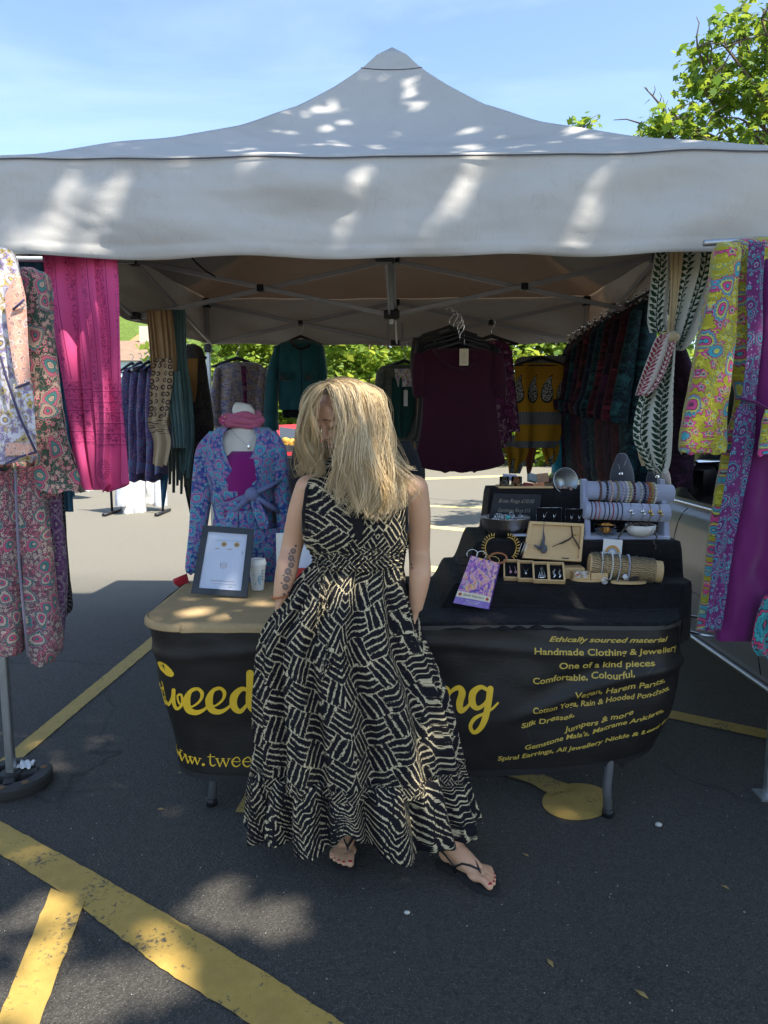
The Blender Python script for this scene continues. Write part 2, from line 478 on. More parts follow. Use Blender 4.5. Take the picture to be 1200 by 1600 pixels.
# ------------------------------------------------------------ foliage
def leafmat(name, dark, light, trans):
    t = NT(name, .5, .35); g = t.n('NewGeometry'); o = t.n('ObjectInfo')
    isl = g.outputs['Random Per Island']
    t.col(t.mix(isl, dark, light)); t.translucent(t.mix(isl, tuple(x * 1.5 for x in light), trans), .42); return t.m
M['leaf_maple'] = leafmat('maple_leaf', (.035, .09, .02), (.12, .22, .03), (.48, .56, .05))
M['leaf_far'] = leafmat('hedge_leaf', (.07, .15, .02), (.24, .34, .05), (.55, .60, .08))
M['bark'] = plain('bark', (.11, .085, .06), .9, var=.4, sc=18, bump=.8)
LEAF = np.array([(0, -.5, 0), (.28, -.25, .04), (.5, -.1, -.05), (.22, .05, .05), (.42, .35, -.04), (.12, .22, .04), (0, .6, -.06),
                 (-.12, .22, .04), (-.42, .35, -.04), (-.22, .05, .05), (-.5, -.1, -.05), (-.28, -.25, .04)], dtype=np.float64)
def leaves(name, centres, size, mat, parent=None, seed=0, simple=False, **kw):
    """one small lobed leaf blade at every centre, turned at random"""
    r = np.random.RandomState(seed); n = len(centres)
    base = LEAF if not simple else np.array([(0, -.55, 0), (.38, 0, .06), (0, .6, -.05), (-.38, 0, .06)])
    a = r.uniform(0, 2 * PI, n); tl = r.normal(0, .55, n) ; rl = r.normal(0, .55, n)
    s = size * r.uniform(.6, 1.25, n)
    ca, sa, ct, st, cr, sr = np.cos(a), np.sin(a), np.cos(tl), np.sin(tl), np.cos(rl), np.sin(rl)
    B = base[None, :, :] * s[:, None, None]
    x, y, z = B[..., 0], B[..., 1], B[..., 2]
    y1, z1 = y * ct[:, None] - z * st[:, None], y * st[:, None] + z * ct[:, None]
    x2, z2 = x * cr[:, None] + z1 * sr[:, None], -x * sr[:, None] + z1 * cr[:, None]
    x3, y3 = x2 * ca[:, None] - y1 * sa[:, None], x2 * sa[:, None] + y1 * ca[:, None]
    V = np.stack([x3, y3, z2], -1) + centres[:, None, :]
    k = base.shape[0]
    F = np.arange(n * k).reshape(n, k)
    return np_mesh(name, V.reshape(-1, 3), F, mat, parent, **kw)
def blob_points(c, rad, n, r, shell=.35):
    d = r.normal(size=(n, 3)); d /= np.linalg.norm(d, axis=1)[:, None]
    q = r.uniform(shell, 1, n) ** (1 / 2.2)
    return np.array(c)[None] + d * q[:, None] * np.array(rad)[None]
def crown_points(blobs, r, per_m3=60, clump=.28):
    """leaf centres gathered in small clumps over many overlapping lobes"""
    pts = []
    for c, rad in blobs:
        vol = 4.19 * rad[0] * rad[1] * rad[2]
        ncl = max(3, int(vol * per_m3 / 14 * .6))
        cs = blob_points(c, rad, ncl, r)
        for q in cs:
            m = r.randint(8, 22)
            pts.append(q[None] + r.normal(0, clump * .5, (m, 3)) * np.array([1, 1, .7]))
    return np.concatenate(pts)
def limb(m, a, b, r0, r1, rnd, n=6, wob=.08):
    a, b = Vector(a), Vector(b); L = (b - a).length
    pts = [a.lerp(b, i / n) + Vector((rnd.uniform(-1, 1), rnd.uniform(-1, 1), rnd.uniform(-.5, .5) + .8 * math.sin(PI * i / n))) * wob * L * (0 if i in (0, n) else 1) for i in range(n + 1)]
    m.tube(pts, [lerp(r0, r1, i / n) for i in range(n + 1)], 8)

# the tree whose shade falls over the front of the stall; it stands behind the photographer
rs = np.random.RandomState(11); rnd = random.Random(4)
tr = thing('shade_tree', 'tall leafy tree whose crown hangs over the front of the gazebo and dapples it', 'tree', (4.6, -3.4, 0))
blobs = []
for k in range(125):
    x, y, z = rs.uniform(-2.8, 6.6), rs.uniform(-4.2, 3.6), rs.uniform(6.2, 9.6)
    if (y - 1.5) > 0 and z < 1.5 + max(0, y) * 1.2 + 2: z += 1.5
    blobs.append(((x, y, z), (rs.uniform(.8, 1.5), rs.uniform(.8, 1.5), rs.uniform(.5, .9))))
for k in range(34):     # lobes added so their shade fills the right foreground
    gx, gy, zz = rs.uniform(-.4, 2.6), rs.uniform(.4, 2.5), rs.uniform(6.6, 9.0)
    blobs.append(((gx + SUN.x / SUN.z * zz, gy + SUN.y / SUN.z * zz, zz), (rs.uniform(.8, 1.3), rs.uniform(.8, 1.3), .6)))
P = crown_points(blobs, rs, 100, .36)
# gaps in the crown: where the photograph shows the sun coming through, the leaves are missing
S = np.array(SUN)
def hit_plane(P, z0=None, y0=None):
    tt = (P[:, 2] - z0) / S[2] if z0 is not None else (P[:, 1] - y0) / S[1]
    return P - S[None] * tt[:, None]
keep = np.ones(len(P), bool)
Gd = hit_plane(P, z0=0); keep &= ~(Gd[:, 1] > 6.1) & (Gd[:, 1] > -.3 + .5 * np.sin(Gd[:, 0] * 2)) & (Gd[:, 0] < 3.1) & (Gd[:, 0] > -3.3)  # crown cut back so sunlit ground behind the camera bounces light
def gap_ground(px, py, rx, ry, strength=1.0, z=0.0):
    global keep
    q = gr(px, py, z); H = hit_plane(P, z0=z); rx, ry = rx * 1.3, ry * 1.3
    d = ((H[:, 0] - q.x) / rx) ** 2 + ((H[:, 1] - q.y) / ry) ** 2
    keep &= ~((d < 1) & (rs.uniform(size=len(P)) < strength))
for a in ((375, 1425, .10, .08, .95), (420, 1458, .16, .06, .95), (440, 1432, .10, .06, .93), (395, 1448, .09, .07, .93), (468, 1395, .05, .10, .96), (478, 1425, .05, .06, .9), (345, 1450, .05, .04, .9), (340, 1395, .10, .08, .95), (280, 1440, .10, .06, .9), (150, 1540, .2, .16, .93), (40, 1450, .14, .12, .9),
          (60, 1560, .2, .10, .85), (825, 1568, .055, .05, .97), (180, 1360, .10, .05, .85), (345, 1548, .05, .03, .9), (475, 1362, .06, .02, .95),
          (250, 1560, .12, .04, .8), (20, 1330, .16, .04, .85), (90, 1290, .10, .03, .8)):
    gap_ground(*a)
gap_ground(520, 948, .16, .05, .97, .76); gap_ground(310, 935, .12, .04, .95, .76); gap_ground(350, 960, .14, .035, .95, .76)
gap_ground(770, 960, .12, .03, .95, .77)

def gap_pt(px, py, y, r, strength=.98):
    global keep
    q = np.array(at(px, py, y)); d = P - q[None]; dd = d - (d @ S)[:, None] * S[None]
    keep &= ~((np.linalg.norm(dd, axis=1) < r) & (rs.uniform(size=len(P)) < strength))
for a in ((560, 620, 2.2, .10), (585, 700, 2.17, .08), (600, 770, 2.17, .12), (560, 790, 2.17, .07), (500, 640, 2.2, .07), (662, 765, 2.3, .06), (655, 880, 2.28, .05), (470, 790, 2.3, .05), (450, 870, 2.3, .05),
          (700, 1120, 2.12, .10), (685, 1165, 2.1, .09), (600, 1290, 2.08, .06), (590, 1230, 2.08, .04), (30, 560, 2.4, .14), (60, 640, 2.45, .10), (1120, 640, 2.44, .07), (150, 640, 2.8, .10), (110, 480, 2.8, .10), (165, 720, 2.8, .08), (1040, 480, 2.9, .06)):
    gap_pt(*a)
V = hit_plane(P, y0=2.70)
for (a, b, rx, rz) in ((60, 300, .12, .10), (110, 250, .08, .08), (25, 330, .08, .12), (150, 205, .12, .03), (740, 215, .045, .12), (715, 290, .035, .1), (800, 215, .05, .10), (690, 320, .03, .08),
                       (1070, 215, .05, .1), (1010, 230, .04, .12), (1160, 245, .06, .14), (930, 280, .03, .12), (600, 250, .03, .10), (470, 300, .03, .10), (510, 330, .02, .08), (560, 310, .02, .1)):
    q = at(a, b, 2.7); u = (V[:, 0] - q.x) - (V[:, 2] - q.z) * .46 * .0
    keep &= ~(((u / rx) ** 2 + ((V[:, 2] - q.z) / rz) ** 2 < 1.6) & (rs.uniform(size=len(P)) < .84))
def on_roof(px, py):
    y = GY0
    while y < GY0 + GH:
        q = at(px, py, y); lim = max(abs(q.x), abs(y - GY0 - GH)) / GH
        if lim <= 1 and q.z <= roofz(q.x / GH, (y - GY0 - GH) / GH): return q
        y += .02
    return at(px, py, 3.0)
for (a, b, yy, rx, ry) in ((520, 168, 3.3, .12, .10), (640, 170, 3.3, .12, .08), (500, 196, 3.05, .08, .05), (575, 190, 3.0, .10, .05), (725, 208, 2.95, .14, .05), (420, 178, 3.3, .12, .09), (350, 218, 2.95, .1, .05), (250, 222, 2.95, .12, .05),
                           (180, 220, 3.0, .12, .05), (740, 225, 2.85, .1, .03), (590, 125, 3.9, .10, .08), (640, 125, 3.9, .05, .1), (640, 150, 3.6, .08, .08), (910, 220, 3.0, .12, .04), (1000, 222, 2.95, .1, .04), (540, 182, 3.15, .05, .04), (600, 178, 3.15, .07, .03), (660, 168, 3.3, .06, .04), (480, 186, 3.15, .05, .04), (455, 205, 3.0, .10, .03), (390, 200, 3.1, .10, .04), (320, 222, 2.9, .10, .03), (700, 195, 3.1, .06, .03), (780, 215, 2.95, .08, .03), (610, 205, 2.95, .05, .02), (560, 150, 3.6, .05, .05), (430, 160, 3.5, .08, .06)):
    q = on_roof(a, b); H = hit_plane(P, z0=q.z); rx, ry = rx * .80, ry * .85
    keep &= ~((((H[:, 0] - q.x) / rx) ** 2 + ((H[:, 1] - q.y) / ry) ** 2 < 1.3) & (rs.uniform(size=len(P)) < .97))
P = P[keep]
# nothing of this crown comes into the picture from above: the lowest leaves in front are trimmed
elev = (P[:, 2] - CAMZ) / np.maximum(.05, P[:, 1])
P = P[(P[:, 1] < .05) | (elev > .85)]
leaves('crown', P, .20, M['leaf_maple'], tr, 3, True)
m = MB(); top = Vector((4.0, -2.9, 3.4))
limb(m, (4.6, -3.4, 0), top, .26, .2, rnd, 6, .02)
for k in range(9):
    e = Vector((rnd.uniform(-1.5, 6), rnd.uniform(-4.4, 1.6), rnd.uniform(6.4, 8.4)))
    limb(m, top, e, .13, .03, rnd)
    for j in range(3): limb(m, top.lerp(e, rnd.uniform(.4, .8)), e + Vector((rnd.uniform(-1.2, 1.2), rnd.uniform(-1, 1), rnd.uniform(.2, 1.2))), .05, .012, rnd, 4)
m.build('trunk', M['bark'], tr)

# maple at the right, beyond the stall
rs = np.random.RandomState(21); rnd = random.Random(8)
root = Vector((7.2, 10.5, 0))
tr = thing('maple_tree', 'green maple rising above the gazebo roof at its right-hand end', 'tree', root)
clus = [(1135, 75, 9, .42), (1165, 60, 9.2, .5), (1110, 100, 9, .3), (1090, 75, 9, .22), (1125, 130, 9, .32), (1100, 140, 9, .2), (1190, 30, 9, .5), (1195, 90, 9.3, .45), (1160, 110, 9.3, .3),
        (1190, 150, 9, .45), (1165, 190, 9.1, .4), (1130, 205, 9, .3), (1195, 205, 9.2, .4), (1110, 220, 9, .3), (1060, 192, 8.8, .26), (1030, 190, 8.8, .26), (1012, 200, 8.8, .18), (1045, 210, 8.8, .25),
        (1085, 200, 8.9, .24), (1085, 212, 9, .2), (1150, 25, 9.4, .2), (905, 206, 12, .18), (1225, 60, 9, .6), (1235, 140, 9, .6), (1235, 210, 9, .6), (1240, 0, 9.4, .5), (1165, 150, 9.1, .3), (1120, 165, 9.1, .16)]
bl = []
for a, b, y, r in clus:
    q = at(a, b, y); bl.append(((q.x, q.y, q.z), (r, r, r * .8)))
for k in range(60):
    a = rs.uniform(0, 2 * PI); rr = rs.uniform(.5, 3.1)
    x, y, z = root.x + rr * math.cos(a), root.y + rr * math.sin(a), rs.uniform(2.4, 8.6)
    d = (x - 7.2) ** 2 + (y - 10.5) ** 2
    if d > 3.0 ** 2 * max(.05, 1 - ((z - 5.2) / 4.0) ** 2): continue
    pxx = 600 + x / (y * .99) * FPX
    if pxx < 1130 and z > 3.4: continue
    bl.append(((x, y, z), (rs.uniform(.5, .9),) * 3))
for k in range(24):   # low skirts of the same tree seen between the garments on the right
    q = at(rs.uniform(1085, 1170), rs.uniform(440, 690), rs.uniform(8.5, 10)); bl.append(((q.x, q.y, q.z), (.42, .42, .35)))
P = crown_points(bl, rs, 330, .20)
leaves('crown', P, .125, M['leaf_maple'], tr, 4)
m = MB()
limb(m, root, root + Vector((-.2, -.1, 3)), .2, .15, rnd, 5, .02)
for a, b, y, r in clus[:25]:
    q = at(a, b, y); s0 = root + Vector((-.2, -.1, rnd.uniform(2.0, 3.6)))
    limb(m, s0, q, .05, .012, rnd, 6, .05)
    for j in range(3): limb(m, q, q + Vector((rnd.uniform(-.4, .4), rnd.uniform(-.3, .3), rnd.uniform(-.2, .4))), .012, .004, rnd, 3)
m.build('trunk', M['bark'], tr)
m = MB()   # bare twig reaching up on the left of the crown
tw = [(1042, 182), (1030, 162), (1020, 150), (1012, 142), (1006, 136)]
m.tube([at(a, b, 8.8) for a, b in tw], [.016, .012, .009, .006, .003], 6)
for pts in (((1020, 150), (1024, 140), (1022, 133)), ((1030, 162), (1034, 150), (1030, 144)), ((1041, 178), (1040, 165), (1044, 156)), ((1038, 172), (1037, 160), (1036, 152)), ((1012, 142), (1009, 136))):
    m.tube([at(a, b, 8.8) for a, b in pts], [.008, .005, .002], 5)
m.build('bare_twig', M['bark'], tr)

# belt of trees and shrubs behind the car park
def bush(name, label, px, y, w, h, seed, col='leaf_far', z0=0.0, cat='tree', grp=None, size=.2, dens=150):
    r = np.random.RandomState(seed); rn = random.Random(seed)
    base = at(px, 700, y); base.z = 0
    tr = thing(name, label, cat, base, grp)
    bl = []
    for k in range(34):
        a = r.uniform(0, 2 * PI); zz = r.uniform(z0 + .5, h); ww = w * math.sqrt(max(.12, 1 - ((zz - h * .5) / (h * .62)) ** 2))
        q = r.uniform(.2, 1) * ww * .8
        bl.append(((base.x + q * math.cos(a), base.y + q * math.sin(a) * .7, zz), (r.uniform(.5, .95) * w * .42, r.uniform(.5, .9) * w * .4, r.uniform(.4, .7) * w * .4)))
    leaves('crown', crown_points(bl, r, dens, .4), size * 1.35, M[col], tr, seed, True)
    m = MB(); limb(m, base, base + Vector((0, 0, h * .6)), .16, .08, rn, 5, .03)
    for k in range(5): limb(m, base + Vector((0, 0, h * rn.uniform(.25, .55))), Vector(bl[k][0]), .06, .02, rn, 4)
    m.build('trunk', M['bark'], tr)
for k, (px, y, w, h, lb) in enumerate([
    (345, 24, 2.4, 5.6, 'round yellow-green tree beside the back left gazebo leg'),
    (395, 26, 2.4, 5.4, 'bushy tree behind the floral blouse at the back of the stall'),
    (455, 27, 2.3, 5.0, 'light green tree behind the teal jacket'),
    (525, 25, 2.4, 5.3, 'sunlit tree just right of the teal jacket, above the blonde head'),
    (580, 27, 2.4, 5.6, 'bright tree behind the middle of the stall, left of the green-lined wrap dress'),
    (640, 26, 2.4, 5.4, 'tree seen between the wrap dress and the maroon top'),
    (700, 28, 2.6, 5.7, 'tree hidden behind the maroon top'),
    (765, 25, 2.4, 5.4, 'bright tree between the maroon top and the yellow paisley shawl'),
    (830, 26, 2.6, 5.6, 'green tree above the yellow paisley shawl'),
    (895, 25, 2.6, 5.8, 'green tree behind the back right gazebo leg'),
    (960, 27, 2.6, 6.0, 'dark green tree behind the rail of batik blouses'),
    (1045, 24, 2.8, 6.2, 'leafy tree behind the green and white scarves')]):
    bush('roadside_tree', lb, px, y, w, h, 40 + k, grp='trees along the back of the car park')

# hill, houses and wall in the distance
t = NT('hillside', .95, .1); p = t.geo()
t.col(t.mix(t.noise(p, .35, 8, .7), (.05, .10, .02), (.20, .27, .06))); t.bump(t.noise(p, .8, 6, .7), 1, 1.2)
hm = MB()
def hill(u, v):
    x = lerp(-260, 160, u); y = lerp(90, 300, v)
    hh = 34 * sm((-x + 70) / 190) * sm(v * 1.7) + 14 * sm(v * 1.5) + 2.2 * mnoise.noise(Vector((x * .05, y * .05, 0))) * sm(v * 4)
    return (x, y, hh - .5)
hm.grid(hill, 70, 40); hm.build('hills', t.m, origin=(0, 100, 0), kind='structure')
M['render_wall'] = plain('cream_render', (.55, .50, .40), .9, var=.08, sc=3)
M['blue_wall'] = plain('pale_turquoise_render', (.42, .56, .55), .9, var=.06, sc=3)
M['stone_wall'] = plain('pale_stone_wall', (.46, .43, .36), .9, var=.2, sc=6, bump=.6)
M['glass_dark'] = plain('window_glass', (.05, .06, .07), .08, spec=.8)
t = NT('roof_tiles', .8, .2); p = t.obj(); x, y, z = t.sep(p)[:3]
t.col(t.mix(t.noise(p, 3, 4), (.20, .13, .09), (.34, .24, .17))); t.bump(t.wave(t.comb(x, y, z), 6, 0, 1, 'BANDS', 'Z'), .8, .05)
M['roof_brown'] = t.m
M['roof_orange'] = plain('orange_roof_tiles', (.50, .19, .09), .8, var=.2, sc=6)
M['white_paint'] = plain('white_paint', (.78, .78, .75), .5, var=.04)
def house(name, label, px, y, w, d, h, rh, wall, roof):
    b = at(px, 660, y); b.z = 0; t_ = thing(name, label, 'house', b)
    m = MB(); m.box(b + Vector((0, d / 2, h / 2)), (w / 2, d / 2, h / 2)); m.build('wall', M[wall], t_, smooth=False)
    m = MB(); x0, x1, y0, y1 = b.x - w / 2 - .3, b.x + w / 2 + .3, b.y - .3, b.y + d + .3; yc = (y0 + y1) / 2
    m.add([(x0, y0, h + .01), (x1, y0, h + .01), (x1, y1, h + .01), (x0, y1, h + .01), (x0 + .9, yc, h + rh), (x1 - .9, yc, h + rh)],
          [(0, 1, 5, 4), (1, 2, 5), (2, 3, 4, 5), (3, 0, 4), (3, 2, 1, 0)]); m.build('roof', M[roof], t_, smooth=False)
    m = MB(); m.box((b.x + w * .2, yc, h + rh), (.35, .35, .9)); m.build('chimney', M['render_wall'], t_, smooth=False)
    for zz in ([h * .3, h * .72] if h > 4 else [h * .55]):
        for xx in (-.32, -.1, .12, .34):
            m = MB(); m.box((b.x + xx * w, b.y - .03, zz), (.55, .04, .62)); f = m.build('window', M['white_paint'], t_, smooth=False)
            for s_ in (-1, 1):
                m = MB(); m.box((b.x + xx * w + s_ * .25, b.y - .075, zz), (.21, .01, .5)); m.build('pane', M['glass_dark'], f, smooth=False)
house('house', 'pale turquoise and cream house with a brown roof, left of the hanging brown scarf', 186, 44, 3.8, 7, 5.2, 1.6, 'blue_wall', 'roof_brown')
house('house', 'house with a bright orange-red roof on the slope behind the pink scarf', 226, 56, 3.6, 6, 6.8, 1.8, 'render_wall', 'roof_orange')
house('house', 'cream house with brown roof almost hidden behind the left-hand scarves', 130, 48, 8, 7, 4.6, 1.6, 'render_wall', 'roof_brown')
m = MB()
b0, b1 = at(330, 660, 30), at(1000, 660, 30)
x = b0.x
wl = thing('car_park_wall', 'long pale stone wall along the far side of the car park behind the woman', 'wall', (0, 30, 0))
m.box(((b0.x + b1.x) / 2, 30.2, 1.35), ((b1.x - b0.x) / 2, .2, 1.35)); m.build('wall_face', M['stone_wall'], wl, smooth=False)
m = MB(); m.box(((b0.x + b1.x) / 2, 30.2, 2.77), ((b1.x - b0.x) / 2 + .05, .28, .07)); m.build('coping', M['stone_wall'], wl, smooth=False)

# grass verge and kerb at the back right
M['grass'] = leafmat('grass_blade', (.08, .17, .02), (.20, .30, .05), (.4, .5, .08))
t = NT('turf', .95, .1); p = t.geo(); t.col(t.mix(t.noise(p, 9, 6, .7), (.06, .11, .02), (.17, .24, .05))); M['turf'] = t.m
v0, v1, v2, v3 = Vector((3.2, 12.6)), Vector((12, 8.5)), Vector((16, 17)), Vector((4.4, 19))
m = MB(); m.slab([v0, v1, v2, v3], 0, .11); m.build('grass_verge', M['turf'], smooth=False, kind='structure')
rs = np.random.RandomState(2); n = 9000
a = rs.uniform(size=(n, 2)); pp = np.array([(1 - u) * ((1 - w) * v0 + w * v3) + u * ((1 - w) * v1 + w * v2) for u, w in a ** np.array([1.0, 1.0])])
leaves('grass_blades', np.c_[pp, np.full(n, .15)], .10, M['grass'], None, 8, True, kind='stuff')
M['kerb'] = plain('concrete_kerb', (.40, .38, .34), .9, var=.15, sc=12)
kb = thing('kerb', 'pale concrete kerb edging the grass behind the yellow shawl', 'kerb', (v0.x, v0.y, 0))
for (a, b) in ((v0, v1), (v3, v0)):
    L = (b - a).length; n = int(L / .9); d = (b - a) / L; nn = Vector((-d.y, d.x))
    for k in range(n):
        c = a + d * (k + .5) * L / n; m = MB(); rot = Matrix.Rotation(math.atan2(d.y, d.x), 3, 'Z')
        m.box((c.x - nn.x * .065, c.y - nn.y * .065, .065), (L / n / 2 - .006, .06, .065), rot, .012); m.build('kerb_stone', M['kerb'], kb, smooth=False)
# ------------------------------------------------------------ gazebo
t = NT('canopy_fabric', .8, .2); p = t.obj()
f = t.noise(p, 3.2, 6, .6); d = t.noise(p, 1.3, 5, .65, 1.2); cr = t.noise(t.scale(p, (1, 1, .5)), 7, 5, .6, 1.6)
c = t.mix(f, (.52, .51, .495), (.64, .63, .61))
c = t.mix(t.rng(d, .55, .78, 0, .5), c, (.36, .335, .30))
crease = t.m_('ABSOLUTE', t.m_('SUBTRACT', cr, .5))
c = t.mix(t.rng(crease, 0, .010, .16, 0), c, (.24, .22, .20))
t.col(c)
t.bump(t.m_('ADD', t.m_('MULTIPLY', t.m_('MINIMUM', crease, .05), 3.0), t.m_('MULTIPLY', t.noise(p, 350, 2), .1)) , .14, .010)
t.translucent((.50, .37, .26), .22)
M['canopy'] = t.m
gaz = thing('gazebo', 'grey pop-up gazebo with pointed roof and deep valance over the clothes stall', 'gazebo', (0, 4.2, 0))
m = MB()
for side in range(4):
    def rf(u, v):
        tt = v ** .8; a = (u * 2 - 1) * tt; b = -tt
        for _ in range(side): a, b = -b, a
        return gz(a * GH, GY0 + GH + b * GH, roofz(a, b))
    m.grid(rf, 48, 40)
m.build('canopy_roof', M['canopy'], gaz, weld=True)
m = MB()
for side in range(4):
    def rf(u, v):
        tt = v ** .8 * .995; a = (u * 2 - 1) * tt; b = -tt
        for _ in range(side): a, b = -b, a
        return gz(a * GH, GY0 + GH + b * GH, roofz(a, b) - .007)
    m.grid(rf, 40, 30)
t = NT('canopy_shade_tone', .8, .15); p = t.obj(); f = t.noise(p, 4, 5, .6); t.col(t.mix(f, (.20, .187, .175), (.27, .255, .24))); t.bump(t.noise(p, 6, 4, .5, 1), .3, .02); t.translucent((.50, .38, .27), .13)  # added sheet under the roof, coloured darker to deepen its shade
m.build('roof_shade_sheet', t.m, gaz, weld=True)
m = MB()      # stitched cap seam and eave piping
M['seam'] = cloth('dark_seam', (.09, .09, .10))
ring = []
for k in range(64):
    a = 2 * PI * k / 64; r_ = .105 / max(abs(math.cos(a)), abs(math.sin(a))); u, v = r_ * math.cos(a), r_ * math.sin(a)
    ring.append(gz(u * GH, GY0 + GH + v * GH, roofz(u, v) + .004))
m.tube(ring, .0028, 6, close=True); m.build('seam', M['seam'], gaz)
def corners(z, out=0.0): return [(-GH - out, GY0 - out), (GH + out, GY0 - out), (GH + out, GY1 + out), (-GH - out, GY1 + out)]
for i in range(4):
    (x0, y0), (x1, y1) = corners(0)[i], corners(0)[(i + 1) % 4]
    m = MB(); pts = []
    for k in range(61):
        s = k / 60; x, y = lerp(x0, x1, s), lerp(y0, y1, s); u, v = x / GH, (y - GY0 - GH) / GH
        q = gz(x, y, roofz(u, v) - .012); pts.append(q + Vector((0, -.012 if i == 0 else .012 if i == 2 else 0, 0)) + Vector((.012 if i == 1 else -.012 if i == 3 else 0, 0, 0)))
    m.tube(pts, .003, 6); m.build('seam', M['seam'], gaz)
for i in range(4):
    (x0, y0), (x1, y1) = corners(0)[i], corners(0)[(i + 1) % 4]
    nx, ny = ((0, -1), (1, 0), (0, 1), (-1, 0))[i]
    m = MB()
    def vf(u, v):
        x, y = lerp(x0, x1, u), lerp(y0, y1, u); uu, vv = x / GH, (y - GY0 - GH) / GH
        zt = roofz(uu, vv) + .0015
        bot = 2.118 - .014 * math.sin(PI * u) + .006 * math.sin(u * 23) - (.0 if i else .0)
        z = lerp(zt, bot, v)
        w = (.006 + .020 * v) * math.sin(u * 31 + 2 * math.sin(v * 3 + u * 5)) * .6 + .018 * mnoise.noise(Vector((u * 6 + i * 7, v * 3.2, 0))) + .004 * mnoise.noise(Vector((u * 30, v * 11 - u * 14, i)))
        w += .016 * math.sin(PI * v) + .012 * math.sin(u * 17 + v * 6 + 1.5 * math.sin(u * 9)) * math.exp(-((v - .35) / .3) ** 2)
        w += .008 * math.exp(-((v - .93) / .02) ** 2)
        edge = min(1, 12 * min(u, 1 - u)); w = (w + .006) * edge * min(1, v * 6)
        return gz(x + nx * w, y + ny * w, z)
    m.grid(vf, 150, 26); m.build('valance', M['canopy'], gaz, solid=.002)
# frame
def gtube(m, a, b, r, n=8, flat=1.0): m.tube([gz(*a), gz(*b)], r, n, flat=flat)
legs = [(-GH + .02, GY0 + .03), (GH - .02, GY0 + .03), (GH - .02, GY1 - .03), (-GH + .02, GY1 - .03)]
for (x, y) in legs:
    m = MB(); q = gz(x, y, 0); rot = Matrix.Rotation(R(-1.7), 3, 'Z')
    m.box((q.x, q.y, 1.02), (.016, .016, 1.02), rot, .004); m.box((q.x, q.y, 2.24), (.013, .013, .22), rot, .003)
    L = m.build('leg', M['steel'], gaz, smooth=False)
    m = MB(); m.box((q.x, q.y, 2.08), (.027, .027, .032), rot, .006); m.build('bracket', M['black_plastic'], L, smooth=False)
    m = MB(); m.box((q.x, q.y, 2.43), (.03, .03, .035), rot, .006); m.build('bracket', M['black_plastic'], L, smooth=False)
    m = MB(); m.box((q.x, q.y, .004), (.045, .045, .004), rot); m.build('foot_plate', M['steel'], L, smooth=False)
ZU, ZL = 2.425, 2.115
def bar(a, b, parent=gaz):
    m = MB(); p0, p1 = gz(*a), gz(*b); d = p1 - p0; L = d.length; d.normalize()
    s_ = d.cross(Vector((0, 0, 1))).normalized(); u_ = s_.cross(d)
    rot = Matrix((d, s_, u_)).transposed()
    m.box((p0 + p1) / 2, (L / 2, .007, .013), rot, .003); return m.build('truss_bar', M['frame_metal'], gaz, smooth=False)
def knuckle(p, h=(.022, .02, .022)):
    m = MB(); m.box(gz(*p), h, Matrix.Rotation(R(-1.7), 3, 'Z'), .005)
    m.ball(gz(*p) + Vector((0, -h[1], 0)), .007, 8, 5); m.build('bracket', M['black_plastic'], gaz, smooth=False)
YM = (GY0 + GY1) / 2
for yy in (GY0 + .04, GY1 - .04):
    for sx in (-1, 1):
        e = .012
        bar((sx * (GH - .02), yy - e, ZU), (0, yy - e, ZL)); bar((sx * (GH - .02), yy + e, ZL), (0, yy + e, ZU)); knuckle((sx * (GH - .02) / 2, yy, (ZU + ZL) / 2), (.018, .026, .02))
    knuckle((0, yy, ZU), (.034, .026, .022)); knuckle((0, yy, ZL), (.034, .026, .022))
for xx in (-GH + .04, GH - .04):
    for (ya, yb) in ((GY0 + .05, YM), (GY1 - .05, YM)):
        e = .012
        bar((xx - e, ya, ZU), (xx - e, yb, ZL)); bar((xx + e, ya, ZL), (xx + e, yb, ZU)); knuckle((xx, (ya + yb) / 2, (ZU + ZL) / 2), (.026, .018, .02))
    knuckle((xx, YM, ZU), (.026, .034, .022)); knuckle((xx, YM, ZL), (.026, .034, .022))
for sx in (-1, 1):
    bar((sx * (GH - .06), YM - .012, ZU), (0, YM - .012, ZL)); bar((sx * (GH - .06), YM + .012, ZL), (0, YM + .012, ZU)); knuckle((sx * (GH - .02) / 2, YM, (ZU + ZL) / 2), (.02, .026, .02))
for ya in (GY0 + .06, GY1 - .06):
    bar((-.012, ya, ZU), (-.012, YM, ZL)); bar((.012, ya, ZL), (.012, YM, ZU)); knuckle((0, (ya + YM) / 2, (ZU + ZL) / 2), (.026, .02, .02))
m = MB(); q = gz(0, YM, 0); m.box((q.x, q.y, 2.78), (.014, .014, .72), None, .003); m.build('centre_pole', M['steel'], gaz, smooth=False)
knuckle((0, YM, ZU), (.045, .045, .024)); knuckle((0, YM, ZL), (.045, .045, .024))
for sx, x1 in ((-1, -.03), (1, .03)):
    m = MB(); m.box(gz(sx * .055, GY1 - .05, 2.17), (.009, .006, .10), None, .002); m.build('truss_bar', M['frame_metal'], gaz, smooth=False)
# velcro strap and rumpled cover bag tied inside
m = MB(); s0 = [at(a, b, 3.9) for a, b in ((296, 398), (308, 412), (322, 424), (336, 432))]
m.tube(s0, .018, 8, flat=.25); m.build('velcro_strap', M['black_cloth'], gaz)

